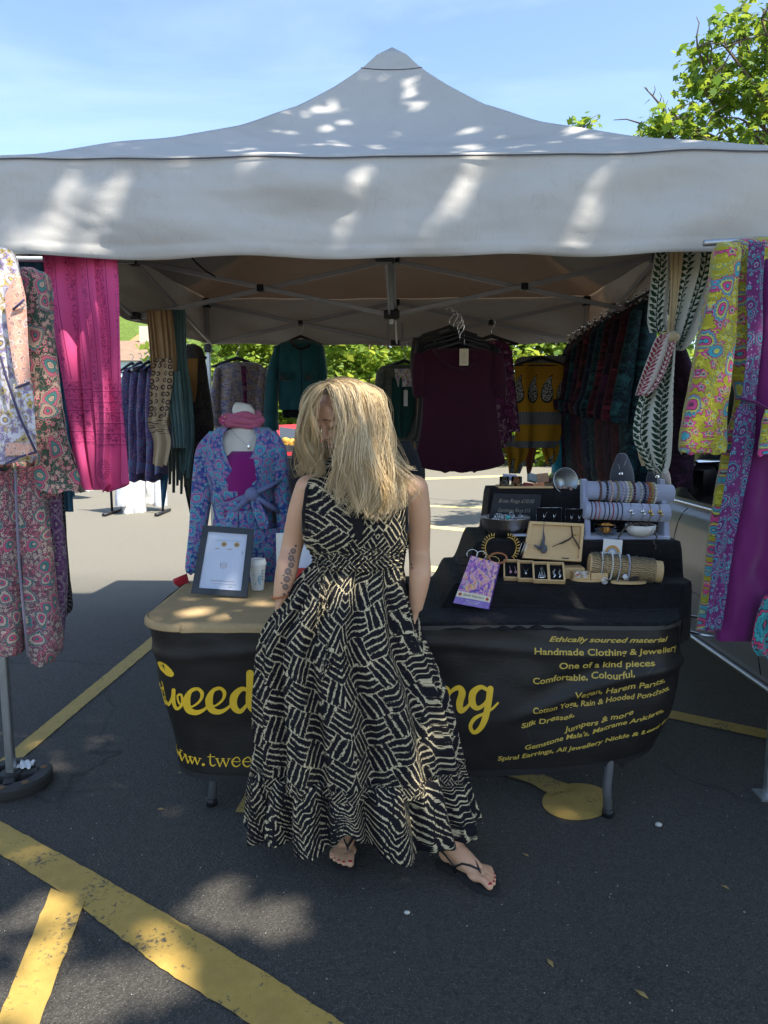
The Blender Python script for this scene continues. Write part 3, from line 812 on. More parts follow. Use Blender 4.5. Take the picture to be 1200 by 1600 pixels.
# rubber weight round the front left leg
M['rubber'] = plain('weathered_rubber', (.028, .027, .026), .75, var=.3, sc=25, bump=.5)
M['rust'] = plain('rusty_stain', (.16, .085, .04), .9, var=.4, sc=40)
q = gz(-GH + .02, GY0 + .03, 0) + Vector((.02, 0, 0))
fw = thing('leg_weight', 'black rubber weight with rust stains round the foot of the front left pole', 'weight', (q.x, q.y, 0))
m = MB(); n = 28
def ringshape(r): return [Vector((q.x - .02 + r * math.cos(2 * PI * k / n) * (1.0), q.y + r * .95 * math.sin(2 * PI * k / n), 0)) for k in range(n)]
prof2 = [(.150, .0), (.158, .012), (.158, .042), (.150, .052), (.100, .052), (.096, .044), (.096, .02), (.09, .012)]
vs, fs = [], []
for r_, z_ in prof2:
    for v in ringshape(r_): vs.append((v.x, v.y, z_))
for i in range(len(prof2) - 1):
    for k in range(n): fs.append((i * n + k, i * n + (k + 1) % n, (i + 1) * n + (k + 1) % n, (i + 1) * n + k))
m.add(vs, fs); m.lathe((q.x - .02, q.y, 0), [(.095, .0), (.095, .014)], 28)
for a in (R(20), R(110), R(200), R(290)):
    c = Vector((q.x - .02 + .06 * math.cos(a), q.y + .06 * math.sin(a), .03)); m.box(c, (.05, .022, .022), Matrix.Rotation(a, 3, 'Z'), .006)
m.lathe((q.x - .02, q.y, 0), [(.042, .01), (.042, .058), (.034, .060)], 20)
m.build('rubber_base', M['rubber'], fw, auto=35)
m = MB()
for a, rr in ((R(28), .125), (R(-40), .125), (R(-80), .128)):
    m.lathe((q.x - .02 + rr * math.cos(a), q.y + rr * .95 * math.sin(a), .0522), [(.015, 0), (.013, .0014)], 14)
m.build('rust_stain', M['rust'], fw)
# rails fixed to the front left leg, carrying the left-hand clothes
pst = thing('clothes_bar', 'short bars clamped to the front left gazebo leg for hanging clothes', 'rail', (q.x - .02, q.y, 0.9))
m = MB(); z = at(8, 912, q.y).z; m.tube([(q.x - .75, q.y - .05, z), (q.x + .015, q.y - .05, z)], .011, 10); m.ball((q.x + .015, q.y - .05, z), .016, 10, 7); m.build('cross_bar', M['black_plastic'], pst)
m = MB(); m.tube([(q.x - .8, q.y - .05, 2.105), (q.x + .26, q.y - .05, 2.105)], .011, 10); m.build('hanging_bar', M['steel'], pst)
m = MB(); w_ = gr(42, 1218); m.grid(lambda u, v: (w_.x + (u - .5) * .06, w_.y + (v - .5) * .05, .056 + .012 * abs(math.sin(u * 7 + v * 5)) + .01 * v), 8, 8)
m.build('crumpled_wrapper', M['white_plastic'], label='scrap of white wrapper lying on the rubber weight', cat='litter', solid=.001)

# ------------------------------------------------------------ table with its printed banner
t = NT('vinyl_banner', .5, .3); p = t.obj(); f = t.noise(p, 2.4, 5, .6, .4); sc = t.noise(t.scale(p, (3, 3, 60)), 1.5, 3)
c = t.mix(f, (.007, .0065, .0065), (.017, .015, .0135))
scr = t.vor(t.scale(p, (9, 9, 4), (0.4, .5, .3)), 1, 'DISTANCE_TO_EDGE').outputs['Distance']
c = t.mix(t.m_('MULTIPLY', t.rng(scr, 0, .006, .5, 0), t.rng(t.noise(p, 4, 3), .58, .66)), c, (.16, .15, .13))
t.col(c); t.rough(t.rng(f, .3, .7, .36, .6))
t.bump(t.m_('ADD', t.m_('MULTIPLY', f, 3), t.m_('MULTIPLY', t.noise(t.scale(p, (30, 30, 400)), 1, 1), .35)), .3, .006)
M['vinyl'] = t.m
M['banner_yellow'] = plain('yellow_print', (.78, .49, .03), .5, var=.12, sc=20)
M['banner_gold'] = plain('dull_gold_print', (.46, .33, .06), .6, var=.2, sc=60)
t = NT('burlap', .95, .05); u_ = t.obj(); x, y, z = t.sep(u_)[:3]
wv = t.m_('MULTIPLY', t.m_('SINE', t.m_('MULTIPLY', x, 1500)), t.m_('SINE', t.m_('MULTIPLY', t.m_('ADD', y, z), 1500)))
t.col(t.mix(t.m_('ADD', t.m_('MULTIPLY', t.noise(u_, 60, 5), .7), t.m_('MULTIPLY', wv, .12)), (.36, .255, .135), (.56, .42, .235)))
t.bump(t.m_('ADD', wv, t.noise(t.scale(u_, (10, 120, 120)), 3, 3)), .4, .003); M['burlap'] = t.m

TX0, TX1, TY0, TY1, TZ = -.925, 1.155, 2.575, 3.28, .75
CR = .17       # corner radius
def tab_path(off=0.0):
    """half outline: back left, round the front, back right; returns list of (x, y, s)"""
    x0, x1, y0, y1 = TX0 - off, TX1 + off, TY0 - off, TY1
    r = CR + off; pts = [(x0, y1), (x0, lerp(y1, y0 + r, .5))]
    pts += [(x0 + r - r * math.cos(a * PI / 20), y0 + r - r * math.sin(a * PI / 20)) for a in range(11)]
    n = 40; pts += [(lerp(x0 + r, x1 - r, k / n), y0) for k in range(1, n)]
    pts += [(x1 - r + r * math.sin(a * PI / 20), y0 + r - r * math.cos(a * PI / 20)) for a in range(11)]
    pts += [(x1, lerp(y1, y0 + r, .5)), (x1, y1)]
    s = [0.0]
    for a, b in zip(pts, pts[1:]): s.append(s[-1] + math.hypot(b[0] - a[0], b[1] - a[1]))
    return pts, s
TP, TS = tab_path()
import bisect
def tab_at(s):
    s = max(0, min(TS[-1] - 1e-6, s)); i = bisect.bisect_right(TS, s) - 1; f = (s - TS[i]) / (TS[i + 1] - TS[i])
    (x0, y0), (x1, y1) = TP[i], TP[i + 1]; d = Vector((x1 - x0, y1 - y0)).normalized()
    return Vector((lerp(x0, x1, f), lerp(y0, y1, f))), Vector((d.y, -d.x))
SF = TS[12]            # arc length where the straight front begins (left)
def banner_pt(s, v, lift=0.0):
    """v 0 top .. 1 bottom"""
    p_, n_ = tab_at(s)
    cx, cy = (TX0 + TX1) / 2, TY0 + .35
    fr = sm((s - SF + .2) / (TS[-1] - SF))
    zt = TZ - .003
    zb = lerp(.148, .205, sm((p_.x - .1) / 1.0)) + .012 * math.sin(s * 5) + .05 * sm((s - (TS[-1] - .95)) / .6)
    z = lerp(zt, zb, v)
    # the sheet tapers inwards towards the bottom at both ends and billows a little
    inl = .095 * v * sm((.1 - p_.x) / 1.1); inr = .06 * (max(0.0, v) ** 1.6) * sm((p_.x - .45) / .6)
    b = .012 * math.sin(v * 5 + s * 2.2) * v + .018 * mnoise.noise(Vector((s * 2.2, v * 1.8, 3)))
    b += .022 * sm((p_.x - .3) / .5) * math.sin(PI * v) + .010 * sm((p_.x - .35) / .3) * math.sin((s * 3.0 + v * 7.5)) * v
    w1 = v - (.62 - .30 * sm((p_.x - .35) / .7)); b += .012 * math.exp(-(w1 / .035) ** 2) * sm((p_.x - .35) / .3) - .010 * math.exp(-((w1 + .12) / .05) ** 2) * sm((p_.x - .45) / .3)
    w2 = v - (.16 + .05 * math.sin(s * 3)); b += .006 * math.exp(-(w2 / .03) ** 2); b += .004 * mnoise.noise(Vector((s * 9, v * 7, 8)))
    q = Vector((p_.x + inl - inr, p_.y, z)); n3 = Vector((n_.x, n_.y, 0))
    return q + n3 * (b + .006 + lift)
tab = thing('stall_table', 'long trestle table wrapped in a black printed banner in front of the gazebo', 'table', ((TX0 + TX1) / 2, TY0 + .35, 0))
m = MB(); m.slab([(a, b) for a, b in tab_path(-.008)[0]], TZ - .035, TZ - .004); m.build('tabletop', M['white_plastic'], tab, smooth=False)
bn = MB(); bn.grid(lambda u, v: banner_pt(u * TS[-1], v), 260, 40)
BN = bn.build('printed_banner', M['vinyl'], tab, solid=.0015)
m = MB(); m.grid(lambda u, v: banner_pt(u * TS[-1], v * .028 - .004, .0025), 260, 2); m.build('hem', plain('banner_hem', (.055, .054, .048), .8, var=.3, sc=200), BN)
m = MB(); m.grid(lambda u, v: banner_pt(u * TS[-1], .955 + v * .045, .0025), 260, 2); m.build('hem', plain('banner_hem_low', (.016, .016, .017), .6, var=.3, sc=100), BN)
q = gr(322, 1268); M['leg_grey'] = plain('grey_table_leg', (.115, .12, .125), .4, .3)
for (x0, y0, x1, y1) in ((q.x + .01, q.y + .05, q.x + .01, q.y + .07), (.84, 2.56, .90, 2.60), (q.x, 3.16, q.x, 3.14), (.90, 3.16, .86, 3.14)):
    m = MB(); m.tube([(x0 + .02 * (x1 - x0 > .03), y0, .0), (x0 + .012, y0, .12), (x1 - .02, y1, .32), (x1, y1, .715)], .0175, 12)
    L = m.build('leg', M['leg_grey'], tab)
    m = MB(); m.lathe((x0 + .02 * (x1 - x0 > .03), y0, 0), [(.022, 0), (.022, .028), (.0185, .03)], 12); m.build('foot_cap', M['black_plastic'], L)
m = MB(); a, b, c = at(955, 1186, 2.60), at(990, 1180, 2.60), at(972, 1200, 2.60)
m.add([a, b, c, a + Vector((0, .03, 0)), b + Vector((0, .03, 0)), c + Vector((0, .03, 0))], [(0, 1, 2), (3, 5, 4), (0, 3, 4, 1), (1, 4, 5, 2), (2, 5, 3, 0)]); m.build('banner_corner', M['vinyl'], BN, smooth=False)
# burlap cloth over the left half
bc = MB()
def burl(u, v):
    xs_ = lerp(TX0 + .002, -.05, u)
    if v < .8:
        y = lerp(TY1 - .02, TY0 + .0, v / .8)
        r = CR; x = xs_
        if y < TY0 + r:
            dx = r - math.sqrt(max(0, r * r - (TY0 + r - y) ** 2)); x = lerp(TX0 + dx, -.05, u)
        z = TZ + .006 + .004 * mnoise.noise(Vector((x * 6, y * 6, 0)))
        return Vector((x, y - .004 * sm(v * 3 - 1.4), z - .012 * sm((v - .74) / .06) * 0))
    s_ = (v - .8) / .2; x = lerp(TX0 + CR, -.05, u)
    return Vector((x, TY0 - .004 - .012 * math.sin(min(1, s_ * 2) * PI / 2) - .002 * math.sin(x * 40), TZ + .006 - .032 * s_))
bc.grid(burl, 60, 60)
def burl2(u, v):   # rounded corner drop
    a = u * PI / 2; r = CR + .004 + .012 * math.sin(min(1, v * 2) * PI / 2)
    return Vector((TX0 + CR - r * math.cos(a), TY0 + CR - r * math.sin(a), TZ + .006 - .03 * v))
bc.grid(burl2, 16, 6)
bc.build('table_cover', M['burlap'], label='tan burlap cloth covering the left half of the table', cat='tablecloth', solid=.002)

# ---- lettering, laid on the banner
def text_polys(txt, size, shear=0.0, bold=0.0, space=1.0, sx=1.0):
    cu = bpy.data.curves.new('t', 'FONT'); cu.body = txt; cu.size = size; cu.shear = shear; cu.offset = bold; cu.space_character = space
    cu.resolution_u = 3
    ob = bpy.data.objects.new('t', cu); COL.objects.link(ob); bpy.context.view_layer.update()
    me = bpy.data.meshes.new_from_object(ob.evaluated_get(bpy.context.evaluated_depsgraph_get()))
    bm = bmesh.new(); bm.from_mesh(me)
    bmesh.ops.triangulate(bm, faces=bm.faces); bmesh.ops.subdivide_edges(bm, edges=[e for e in bm.edges if e.calc_length() > .02], cuts=1)
    vs = [(v.co.x * sx, v.co.y) for v in bm.verts]; fs = [[v.index for v in f.verts] for f in bm.faces]
    bm.verts.ensure_lookup_table(); bm.free()
    bpy.data.objects.remove(ob); bpy.data.curves.remove(cu); bpy.data.meshes.remove(me)
    return vs, fs
# map a photo pixel to banner (s, v) by search, so that each word stands where it is read
_samp = []
S_LO, S_HI = TS[-1] * 2.02 / 12, TS[-1] * 10.0 / 12
for i in range(0, 241):
    for j in range(0, 33):
        s_, v_ = lerp(S_LO, S_HI, i / 240), j / 32; q = banner_pt(s_, v_)
        d = q - Vector((0, 0, CAMZ)); zc = d.y * _cp - d.z * _sp; _samp.append((600 + FPX * d.x / zc, 800 - FPX * (d.y * _sp + d.z * _cp) / zc, s_, v_, q.y))
_sa = np.array(_samp)
def banner_sv(px, py):
    d = (_sa[:, 0] - px) ** 2 + (_sa[:, 1] - py) ** 2 + np.where(_sa[:, 4] > 3.0, 1e5, 0); k = np.argsort(d)[:6]; w = 1 / (d[k] + 1e-3)
    return float((_sa[k, 2] * w).sum() / w.sum()), float((_sa[k, 3] * w).sum() / w.sum())
def banner_sv_lin(px, py):
    d = (_sa[:, 0] - px) ** 2 + (_sa[:, 1] - py) ** 2 + np.where(_sa[:, 4] > 3.0, 1e5, 0); k = int(np.argmin(d)); s_, v_ = _sa[k, 2], _sa[k, 3]
    for _ in range(6):       # Newton steps on the projected position
        def pr(a, b):
            q = banner_pt(a, b); dd = q - Vector((0, 0, CAMZ)); zc = dd.y * _cp - dd.z * _sp; return 600 + FPX * dd.x / zc, 800 - FPX * (dd.y * _sp + dd.z * _cp) / zc
        x0, y0 = pr(s_, v_); xs_, ys_ = pr(s_ + .002, v_); xv, yv = pr(s_, v_ + .004)
        a, b, c, d_ = (xs_ - x0) / .002, (xv - x0) / .004, (ys_ - y0) / .002, (yv - y0) / .004; det = a * d_ - b * c
        if abs(det) < 1: break
        ex, ey = px - x0, py - y0; ds, dv = (d_ * ex - b * ey) / det, (a * ey - c * ex) / det
        s_ = max(S_LO, min(S_HI, s_ + max(-.03, min(.03, ds)))); v_ = max(0.0, min(1.0, v_ + max(-.05, min(.05, dv))))
    return s_, v_
BH = .575
def put_text(txt, px0, py0, px1, py1, h, mat, name='lettering', shear=0.0, bold=0.0, dip=0.0, wave=0.0):
    """baseline from photo point 0 to photo point 1; letter height h metres (cap height)"""
    s0, v0 = banner_sv_lin(px0, py0); s1, v1 = banner_sv_lin(px1, py1)
    vs, fs = text_polys(txt, h / .72, shear, bold); xm = max(v[0] for v in vs); L = s1 - s0
    m = MB(); out = []
    for x, y in vs:
        f = x / xm; s_ = s0 + L * f; v_ = lerp(v0, v1, f) - y / BH + dip * math.sin(PI * f) + wave * math.sin(f * 17)
        out.append(banner_pt(s_, v_, .0022))
    m.add(out, fs); return m.build(name, M[mat], BN, smooth=False)
for a in [("Ethically sourced material", 857, 1002, 1043, 1001, .019, 'banner_gold', .35),
          ("Handmade Clothing & Jewellery", 834, 1022, 1056, 1014, .024, 'banner_gold', .0),
          ("One of a kind pieces", 873, 1045, 1024, 1040, .024, 'banner_gold', .0),
          ("Comfortable, Colourful,", 832, 1068, 992, 1058, .024, 'banner_gold', .0),
          ("Vegan, Harem Pants,", 898, 1091, 1038, 1066, .024, 'banner_gold', .05),
          ("Cotton Yoga, Rain & Hooded Ponchos,", 832, 1115, 1045, 1078, .022, 'banner_gold', .05),
          ("Silk Dresses,", 814, 1137, 897, 1120, .020, 'banner_gold', .1),
          ("Jumpers & more", 883, 1143, 989, 1116, .022, 'banner_gold', .05),
          ("Gemstone Mala's, Macrame Anklets,", 819, 1171, 1036, 1112, .019, 'banner_gold', .1),
          ("Spiral Earrings, All Jewellery Nickle & Lead Free", 777, 1188, 1052, 1120, .018, 'banner_gold', .1)]:
    put_text(*a[:7], shear=a[7], bold=.0006, wave=.006 if a[2] > 1060 else 0)

def stroke(pts, wid, m, lift=.0022):
    """brush stroke through photo points with widths in pixels; a flat ribbon lying on the banner"""
    P_ = [Vector(p) for p in pts]; n = len(P_)
    fine = []
    for i in range(n - 1):
        p0, p1, p2, p3 = P_[max(0, i - 1)], P_[i], P_[i + 1], P_[min(n - 1, i + 2)]
        for k in range(8):
            t_ = k / 8
            q = .5 * ((2 * p1) + (-p0 + p2) * t_ + (2 * p0 - 5 * p1 + 4 * p2 - p3) * t_ ** 2 + (-p0 + 3 * p1 - 3 * p2 + p3) * t_ ** 3)
            fine.append((q, lerp(wid[i], wid[i + 1], t_)))
    fine.append((P_[-1], wid[-1])); vs = []
    L = len(fine)
    for i, (q, w) in enumerate(fine):
        d = fine[min(i + 1, L - 1)][0] - fine[max(i - 1, 0)][0]; d = d.normalized() if d.length > 0 else Vector((1, 0)); nn = Vector((-d.y, d.x))
        for sd in (-1, 1):
            e = q + nn * (w / 2 * sd); s_, v_ = banner_sv_lin(e.x, e.y); vs.append(banner_pt(s_, v_, lift + .00012 * (stroke.k)))
    stroke.k = (stroke.k + 1) % 12
    m.add(vs, [(2 * i, 2 * i + 1, 2 * i + 3, 2 * i + 2) for i in range(L - 1)])
    for i in (0, L - 1):
        q, w = fine[i]; c = []
        for k in range(12):
            e = q + Vector((math.cos(k * PI / 6), math.sin(k * PI / 6))) * w / 2; s_, v_ = banner_sv_lin(e.x, e.y); c.append(banner_pt(s_, v_, lift + .00012 * stroke.k + .00006))
        m.add(c, [list(range(12))])
stroke.k = 0
def letters(strokes, name='lettering', mat='banner_yellow'):
    m = MB()
    for pts, w in strokes: stroke(pts, w, m)
    return m.build(name, M[mat], BN, smooth=False)
# big script word, left part
letters([([(250, 1036), (256, 1042), (264, 1050), (268, 1053)], [6, 12, 12, 9]),
         ([(252, 1066), (255, 1080), (258, 1094), (264, 1100)], [5, 6, 6, 4])], 'letter_t')
letters([([(254, 1072), (257, 1092), (263, 1101), (269, 1092), (272, 1078)], [5, 6, 5, 4, 5]),
         ([(272, 1078), (272, 1096), (277, 1107), (285, 1100), (284, 1086), (278, 1087), (281, 1099), (289, 1100)], [6, 6, 5, 4, 4, 3, 3, 3])], 'letter_w')
def script_e(x, y, s=1.0):
    P_ = [(-14, 4), (-2, 3), (9, -6), (12, -17), (5, -24), (-6, -20), (-12, -6), (-9, 8), (2, 13), (14, 9), (24, 0)]
    return ([(x + a * s, y + b * s) for a, b in P_], [4, 3, 4, 6, 5, 6, 12, 11, 8, 5, 3])
letters([script_e(304, 1100)], 'letter_e'); letters([script_e(339, 1099)], 'letter_e')
letters([([(390, 1080), (378, 1076), (366, 1088), (366, 1104), (376, 1111), (388, 1098)], [5, 7, 12, 11, 7, 4]),
         ([(391, 1052), (391, 1075), (390, 1098), (397, 1110), (408, 1106)], [12, 12, 11, 8, 4])], 'letter_d')
# hidden middle of the word goes on behind the dress; its visible end
letters([([(681, 1057), (681, 1062)], [15, 15])], 'letter_i')
letters([([(688, 1078), (695, 1074), (699, 1080), (694, 1100), (691, 1113)], [4, 6, 9, 11, 11]),
         ([(694, 1100), (703, 1082), (716, 1074), (722, 1082), (718, 1098), (720, 1110), (730, 1104), (736, 1094)], [4, 5, 8, 11, 11, 9, 5, 3])], 'letter_n')
letters([([(762, 1078), (751, 1073), (739, 1082), (738, 1098), (746, 1106), (758, 1098), (765, 1084)], [5, 7, 11, 11, 7, 5, 5]),
         ([(766, 1076), (763, 1098), (758, 1122), (750, 1138), (740, 1144), (735, 1134), (742, 1122), (757, 1114), (769, 1107), (778, 1098)], [10, 10, 10, 8, 6, 6, 6, 4, 4, 3])], 'letter_g')
# web address: thin serif letters, plain strokes
def serif_w(x, y, s, tilt=0.0):
    k = lambda a, b: (x + a * s, y + b * s + a * s * tilt)
    return [([k(0, -10), k(4, 0)], [2.4, 2.0]), ([k(4, 0), k(8, -10)], [1.2, 1.2]), ([k(8, -10), k(12, 0)], [2.4, 2.0]), ([k(12, 0), k(16, -10)], [1.2, 1.2]), ([k(-2, -10), k(2.5, -10)], [1, 1]), ([k(6, -10), k(10, -10)], [1, 1]), ([k(14, -10), k(18, -10)], [1, 1])]
def serif_e(x, y, s):
    return [([(x + a * s, y + b * s) for a, b in ((1, -6), (9, -6), (8, -10), (5, -11), (1, -8), (0, -5), (2, -1), (6, 0), (10, -3))], [1.2, 1.2, 1.6, 1.6, 2.2, 2.6, 2.2, 1.8, 1])]
letters(serif_w(268, 1173, 1.0, .55), 'letter_w'); letters(serif_w(281, 1186, 1.15, .4), 'letter_w'); letters(serif_w(297, 1192, 1.0, .15), 'letter_w')
letters([([(318, 1194), (318.5, 1194)], [4.5, 4.5])], 'full_stop')
letters([([(329, 1178), (329, 1192), (333, 1196), (337, 1194)], [1.6, 2.4, 2, 1.2]), ([(325, 1182), (336, 1182)], [1.2, 1.2])], 'letter_t')
letters(serif_w(339, 1197, 1.2), 'letter_w')
letters(serif_e(363, 1197, 1.3), 'letter_e'); letters(serif_e(380, 1197, 1.3), 'letter_e')
m = MB(); vs = []
M['badge_blue'] = plain('blue_badge_print', (.02, .03, .09), .5); M['badge_red'] = plain('red_badge_print', (.45, .02, .05), .5)
def decal(x0, y0, x1, y1, mat, name, lift=.0022):
    m = MB()
    def f(u, v):
        s_, v_ = banner_sv_lin(lerp(x0, x1, u), lerp(y0, y1, v)); return banner_pt(s_, v_, lift)
    m.grid(f, 4, 4); return m.build(name, M[mat], BN, smooth=False)
decal(700, 1170, 724, 1196, 'badge_blue', 'printed_badge'); decal(706, 1176, 720, 1192, 'badge_red', 'printed_badge', .003)
decal(709.5, 1180, 716.5, 1188, 'badge_blue', 'printed_badge', .0038)
# ------------------------------------------------------------ printed fabrics (patterns in metres of cloth)
def paisley(name, bg, c1, c2, c3, c4, line, sc=9, trans=.08, bright=1.0, small=3.6, rough=.85, cover=.62, warp=.05):
    t = NT(name, rough, .2); u = t.uv()
    u = t.v_('ADD', u, t.v_('SCALE', t.v_('SUBTRACT', t.noise(u, sc * .8, 3, out=1), (.5, .5, .5)), sc=warp))
    def cells(vec, s, off):
        v = t.vor(t.v_('ADD', vec, off), s, rnd=.75, dim='2D')
        loc = t.v_('SCALE', t.v_('SUBTRACT', t.v_('ADD', vec, off), v.outputs['Position']), sc=s)
        ch = t.n('SeparateColor'); t.put(ch.inputs[0], v.outputs['Color']); return loc, ch.outputs
    loc, ch = cells(u, sc, (3.1, 1.7, 0))
    rot = t.n('VectorRotate', rotation_type='Z_AXIS'); t.put(rot.inputs['Vector'], loc); t.put(rot.inputs['Angle'], t.m_('MULTIPLY', ch[0], 6.28))
    x, y, _ = t.sep(rot.outputs[0])[:3]
    xb = t.m_('SUBTRACT', x, t.m_('MULTIPLY', t.m_('MULTIPLY', y, t.m_('ABSOLUTE', y)), .9))
    wd = t.m_('MAXIMUM', t.m_('SUBTRACT', .62, t.m_('MULTIPLY', y, .95)), .07)
    d = t.m_('SQRT', t.m_('ADD', t.m_('POWER', t.m_('DIVIDE', t.m_('ABSOLUTE', xb), wd), 2.0), t.m_('POWER', t.m_('MULTIPLY', t.m_('ABSOLUTE', t.m_('ADD', y, .08)), 1.55), 2.0)))
    teeth = t.m_('MULTIPLY', t.m_('SINE', t.m_('MULTIPLY', t.m_('ARCTAN2', y, xb), 18.0)), .03)
    dd = t.m_('ADD', d, t.m_('MULTIPLY', teeth, t.m_('GREATER_THAN', d, .3)))
    k = cover
    r1 = t.ramp(dd, [(0, c3), (.10, line), (.14, c1), (.24, line), (.28, c2), (.42 * k / .62, c4), (.47 * k / .62, line), (.5 * k / .62, c3), (.58 * k / .62, c1), (k, line)], 'CONSTANT')
    r2 = t.ramp(dd, [(0, c2), (.12, c4), (.17, line), (.20, c3), (.34, line), (.37, c1), (.5 * k / .62, line), (.53 * k / .62, c2), (.6 * k / .62, c4), (k, line)], 'CONSTANT')
    pz = t.mix(t.m_('GREATER_THAN', ch[1], .5), r1, r2)
    # small flowers and curls in the ground between
    l2, c_ = cells(u, sc * small, (7.3, 2.9, 0)); xx, yy, _ = t.sep(l2)[:3]
    rad = t.m_('SQRT', t.m_('ADD', t.m_('MULTIPLY', xx, xx), t.m_('MULTIPLY', yy, yy)))
    pet = t.m_('MULTIPLY', rad, t.m_('ADD', 1.0, t.m_('MULTIPLY', t.m_('SINE', t.m_('MULTIPLY', t.m_('ARCTAN2', yy, xx), 5.0)), .25)))
    f1 = t.ramp(pet, [(0, line), (.1, c4), (.18, c1), (.34, line), (.39, bg)], 'CONSTANT')
    f2 = t.ramp(pet, [(0, c4), (.12, c2), (.30, line), (.35, bg), (.52, c3), (.57, bg)], 'CONSTANT')
    gnd = t.mix(t.m_('GREATER_THAN', c_[1], .5), f1, f2)
    curl = t.m_('ABSOLUTE', t.m_('SUBTRACT', t.noise(u, sc * 2.6, 1, .4, 1.2), .5))
    gnd = t.mix(t.m_('LESS_THAN', curl, .02), gnd, c2)
    col = t.mix(t.m_('LESS_THAN', dd, k + .03), gnd, pz)
    col = t.mix(t.rng(t.noise(u, 3, 3), .3, .7, 0, .25), col, tuple(x * .7 for x in bg))
    t.col(col); t.bump(t.noise(u, 500, 2), .15, .001); t.set(Sheen_Weight=.15)
    if trans: t.translucent(col, trans)
    return t.m
def brush(name, rot, sc=12.5, warp=.018, blk=(.010, .010, .013), crm=(.52, .44, .28), herring=False, mirror=False):
    """blocks of dry-brush strokes turned against each other"""
    t = NT(name, .85, .15); u = t.uv()
    if mirror:
        x, y, _ = t.sep(u)[:3]; x = t.m_('ABSOLUTE', t.m_('ADD', x, t.m_('MULTIPLY', t.m_('SUBTRACT', t.noise(u, 3, 1), .5), .08))); u = t.comb(x, y)
    u = t.scale(u, 1.0, (0, 0, rot))
    u = t.v_('ADD', u, t.v_('SCALE', t.v_('SUBTRACT', t.noise(u, 6, 3, .6, out=1), (.5, .5, .5)), sc=warp * 1.7))
    u = t.v_('ADD', u, t.v_('SCALE', t.v_('SUBTRACT', t.noise(u, 55, 4, .75, out=1), (.5, .5, .5)), sc=warp * .55))
    p = t.v_('SCALE', u, sc=sc); x, y, _ = t.sep(p)[:3]
    if herring:
        x = t.m_('ADD', x, t.m_('MULTIPLY', t.noise(u, 9, 2), 1.1)); s = t.m_('ABSOLUTE', t.m_('SUBTRACT', t.m_('FRACT', t.m_('MULTIPLY', x, .55)), .5))
        q = t.m_('ADD', y, t.m_('MULTIPLY', s, 1.9)); st = t.m_('FRACT', t.m_('MULTIPLY', q, 3.6))
        al = t.m_('MULTIPLY', s, 2.0); ac = x
    else:
        x2 = t.m_('ADD', x, t.m_('MULTIPLY', t.m_('FLOOR', y), .37))
        par = t.m_('GREATER_THAN', t.m_('MODULO', t.m_('ADD', t.m_('ADD', t.m_('FLOOR', x2), t.m_('FLOOR', y)), 400.0), 2.0), .5); npar = t.m_('SUBTRACT', 1.0, par)
        q = t.m_('ADD', t.m_('MULTIPLY', x2, par), t.m_('MULTIPLY', y, npar)); al = t.m_('ADD', t.m_('MULTIPLY', y, par), t.m_('MULTIPLY', x2, npar))
        st = t.m_('FRACT', t.m_('MULTIPLY', q, 4.0)); ac = q
    dist = t.m_('ABSOLUTE', t.m_('SUBTRACT', st, .5))
    # ragged edges, drawn out along each stroke
    rv = t.comb(t.m_('MULTIPLY', al, 4.2), t.m_('MULTIPLY', ac, 9.0), 0.0)
    rag = t.m_('MULTIPLY', t.m_('SUBTRACT', t.noise(rv, 3.2, 5, .75), .5), .85)
    wv = t.m_('MULTIPLY', t.m_('SUBTRACT', t.noise(u, 26, 2, .5), .5), .22)
    ink = t.m_('LESS_THAN', dist, t.m_('ADD', .388, t.m_('ADD', rag, wv)))
    if not herring:
        e = t.m_('ABSOLUTE', t.m_('SUBTRACT', t.m_('FRACT', al), .5)); ends = t.m_('GREATER_THAN', e, t.m_('ADD', .455, t.m_('MULTIPLY', t.m_('SUBTRACT', t.noise(u, 40, 3, .6), .42), .55)))
        ink = t.m_('MULTIPLY', ink, t.m_('SUBTRACT', 1.0, ends))
    fill = t.m_('GREATER_THAN', t.noise(t.comb(t.m_('MULTIPLY', al, 2.6), t.m_('MULTIPLY', ac, 5.0), 3.0), 2.6, 3, .6), .585); ink = t.m_('MAXIMUM', ink, fill)
    dry = t.m_('GREATER_THAN', t.noise(t.comb(t.m_('MULTIPLY', al, 3.0), t.m_('MULTIPLY', ac, 26.0), 0.0), 2.0, 3, .7), .68)
    ink = t.m_('MULTIPLY', ink, t.m_('SUBTRACT', 1.0, dry))
    col = t.mix(ink, t.mix(t.noise(u, 12, 3), tuple(a * .85 for a in crm), tuple(a * 1.12 for a in crm)), blk)
    t.col(col); t.bump(t.noise(u, 600, 2), .12, .001); t.translucent(col, .06); return t.m
def batik(name, a, b, c, d=(.006, .006, .01), sc=7, trans=.04):
    t = NT(name, .85, .2); u = t.uv(); w = t.noise(u, sc, 5, .65, 1.6); v = t.vor(t.v_('ADD', u, t.v_('SCALE', t.noise(u, 12, 3, out=1), sc=.08)), sc * 3, dim='2D').outputs['Distance']
    col = t.ramp(w, [(.3, d), (.42, a), (.52, d), (.6, b), (.68, c), (.8, d)])
    col = t.mix(t.rng(v, .3, .6, 0, .55), col, d); t.col(col); t.bump(t.noise(u, 400, 2), .2, .001)
    if trans: t.translucent(col, trans)
    return t.m
F = {}
F['pinkpais'] = paisley('pink_green_paisley', (.05, .08, .055), (.58, .13, .20), (.50, .30, .26), (.08, .24, .24), (.55, .46, .32), (.03, .02, .03), 11)
F['pinkpais2'] = paisley('rose_paisley_trousers', (.16, .07, .09), (.58, .10, .18), (.50, .38, .32), (.06, .22, .22), (.10, .17, .09), (.05, .03, .05), 14)
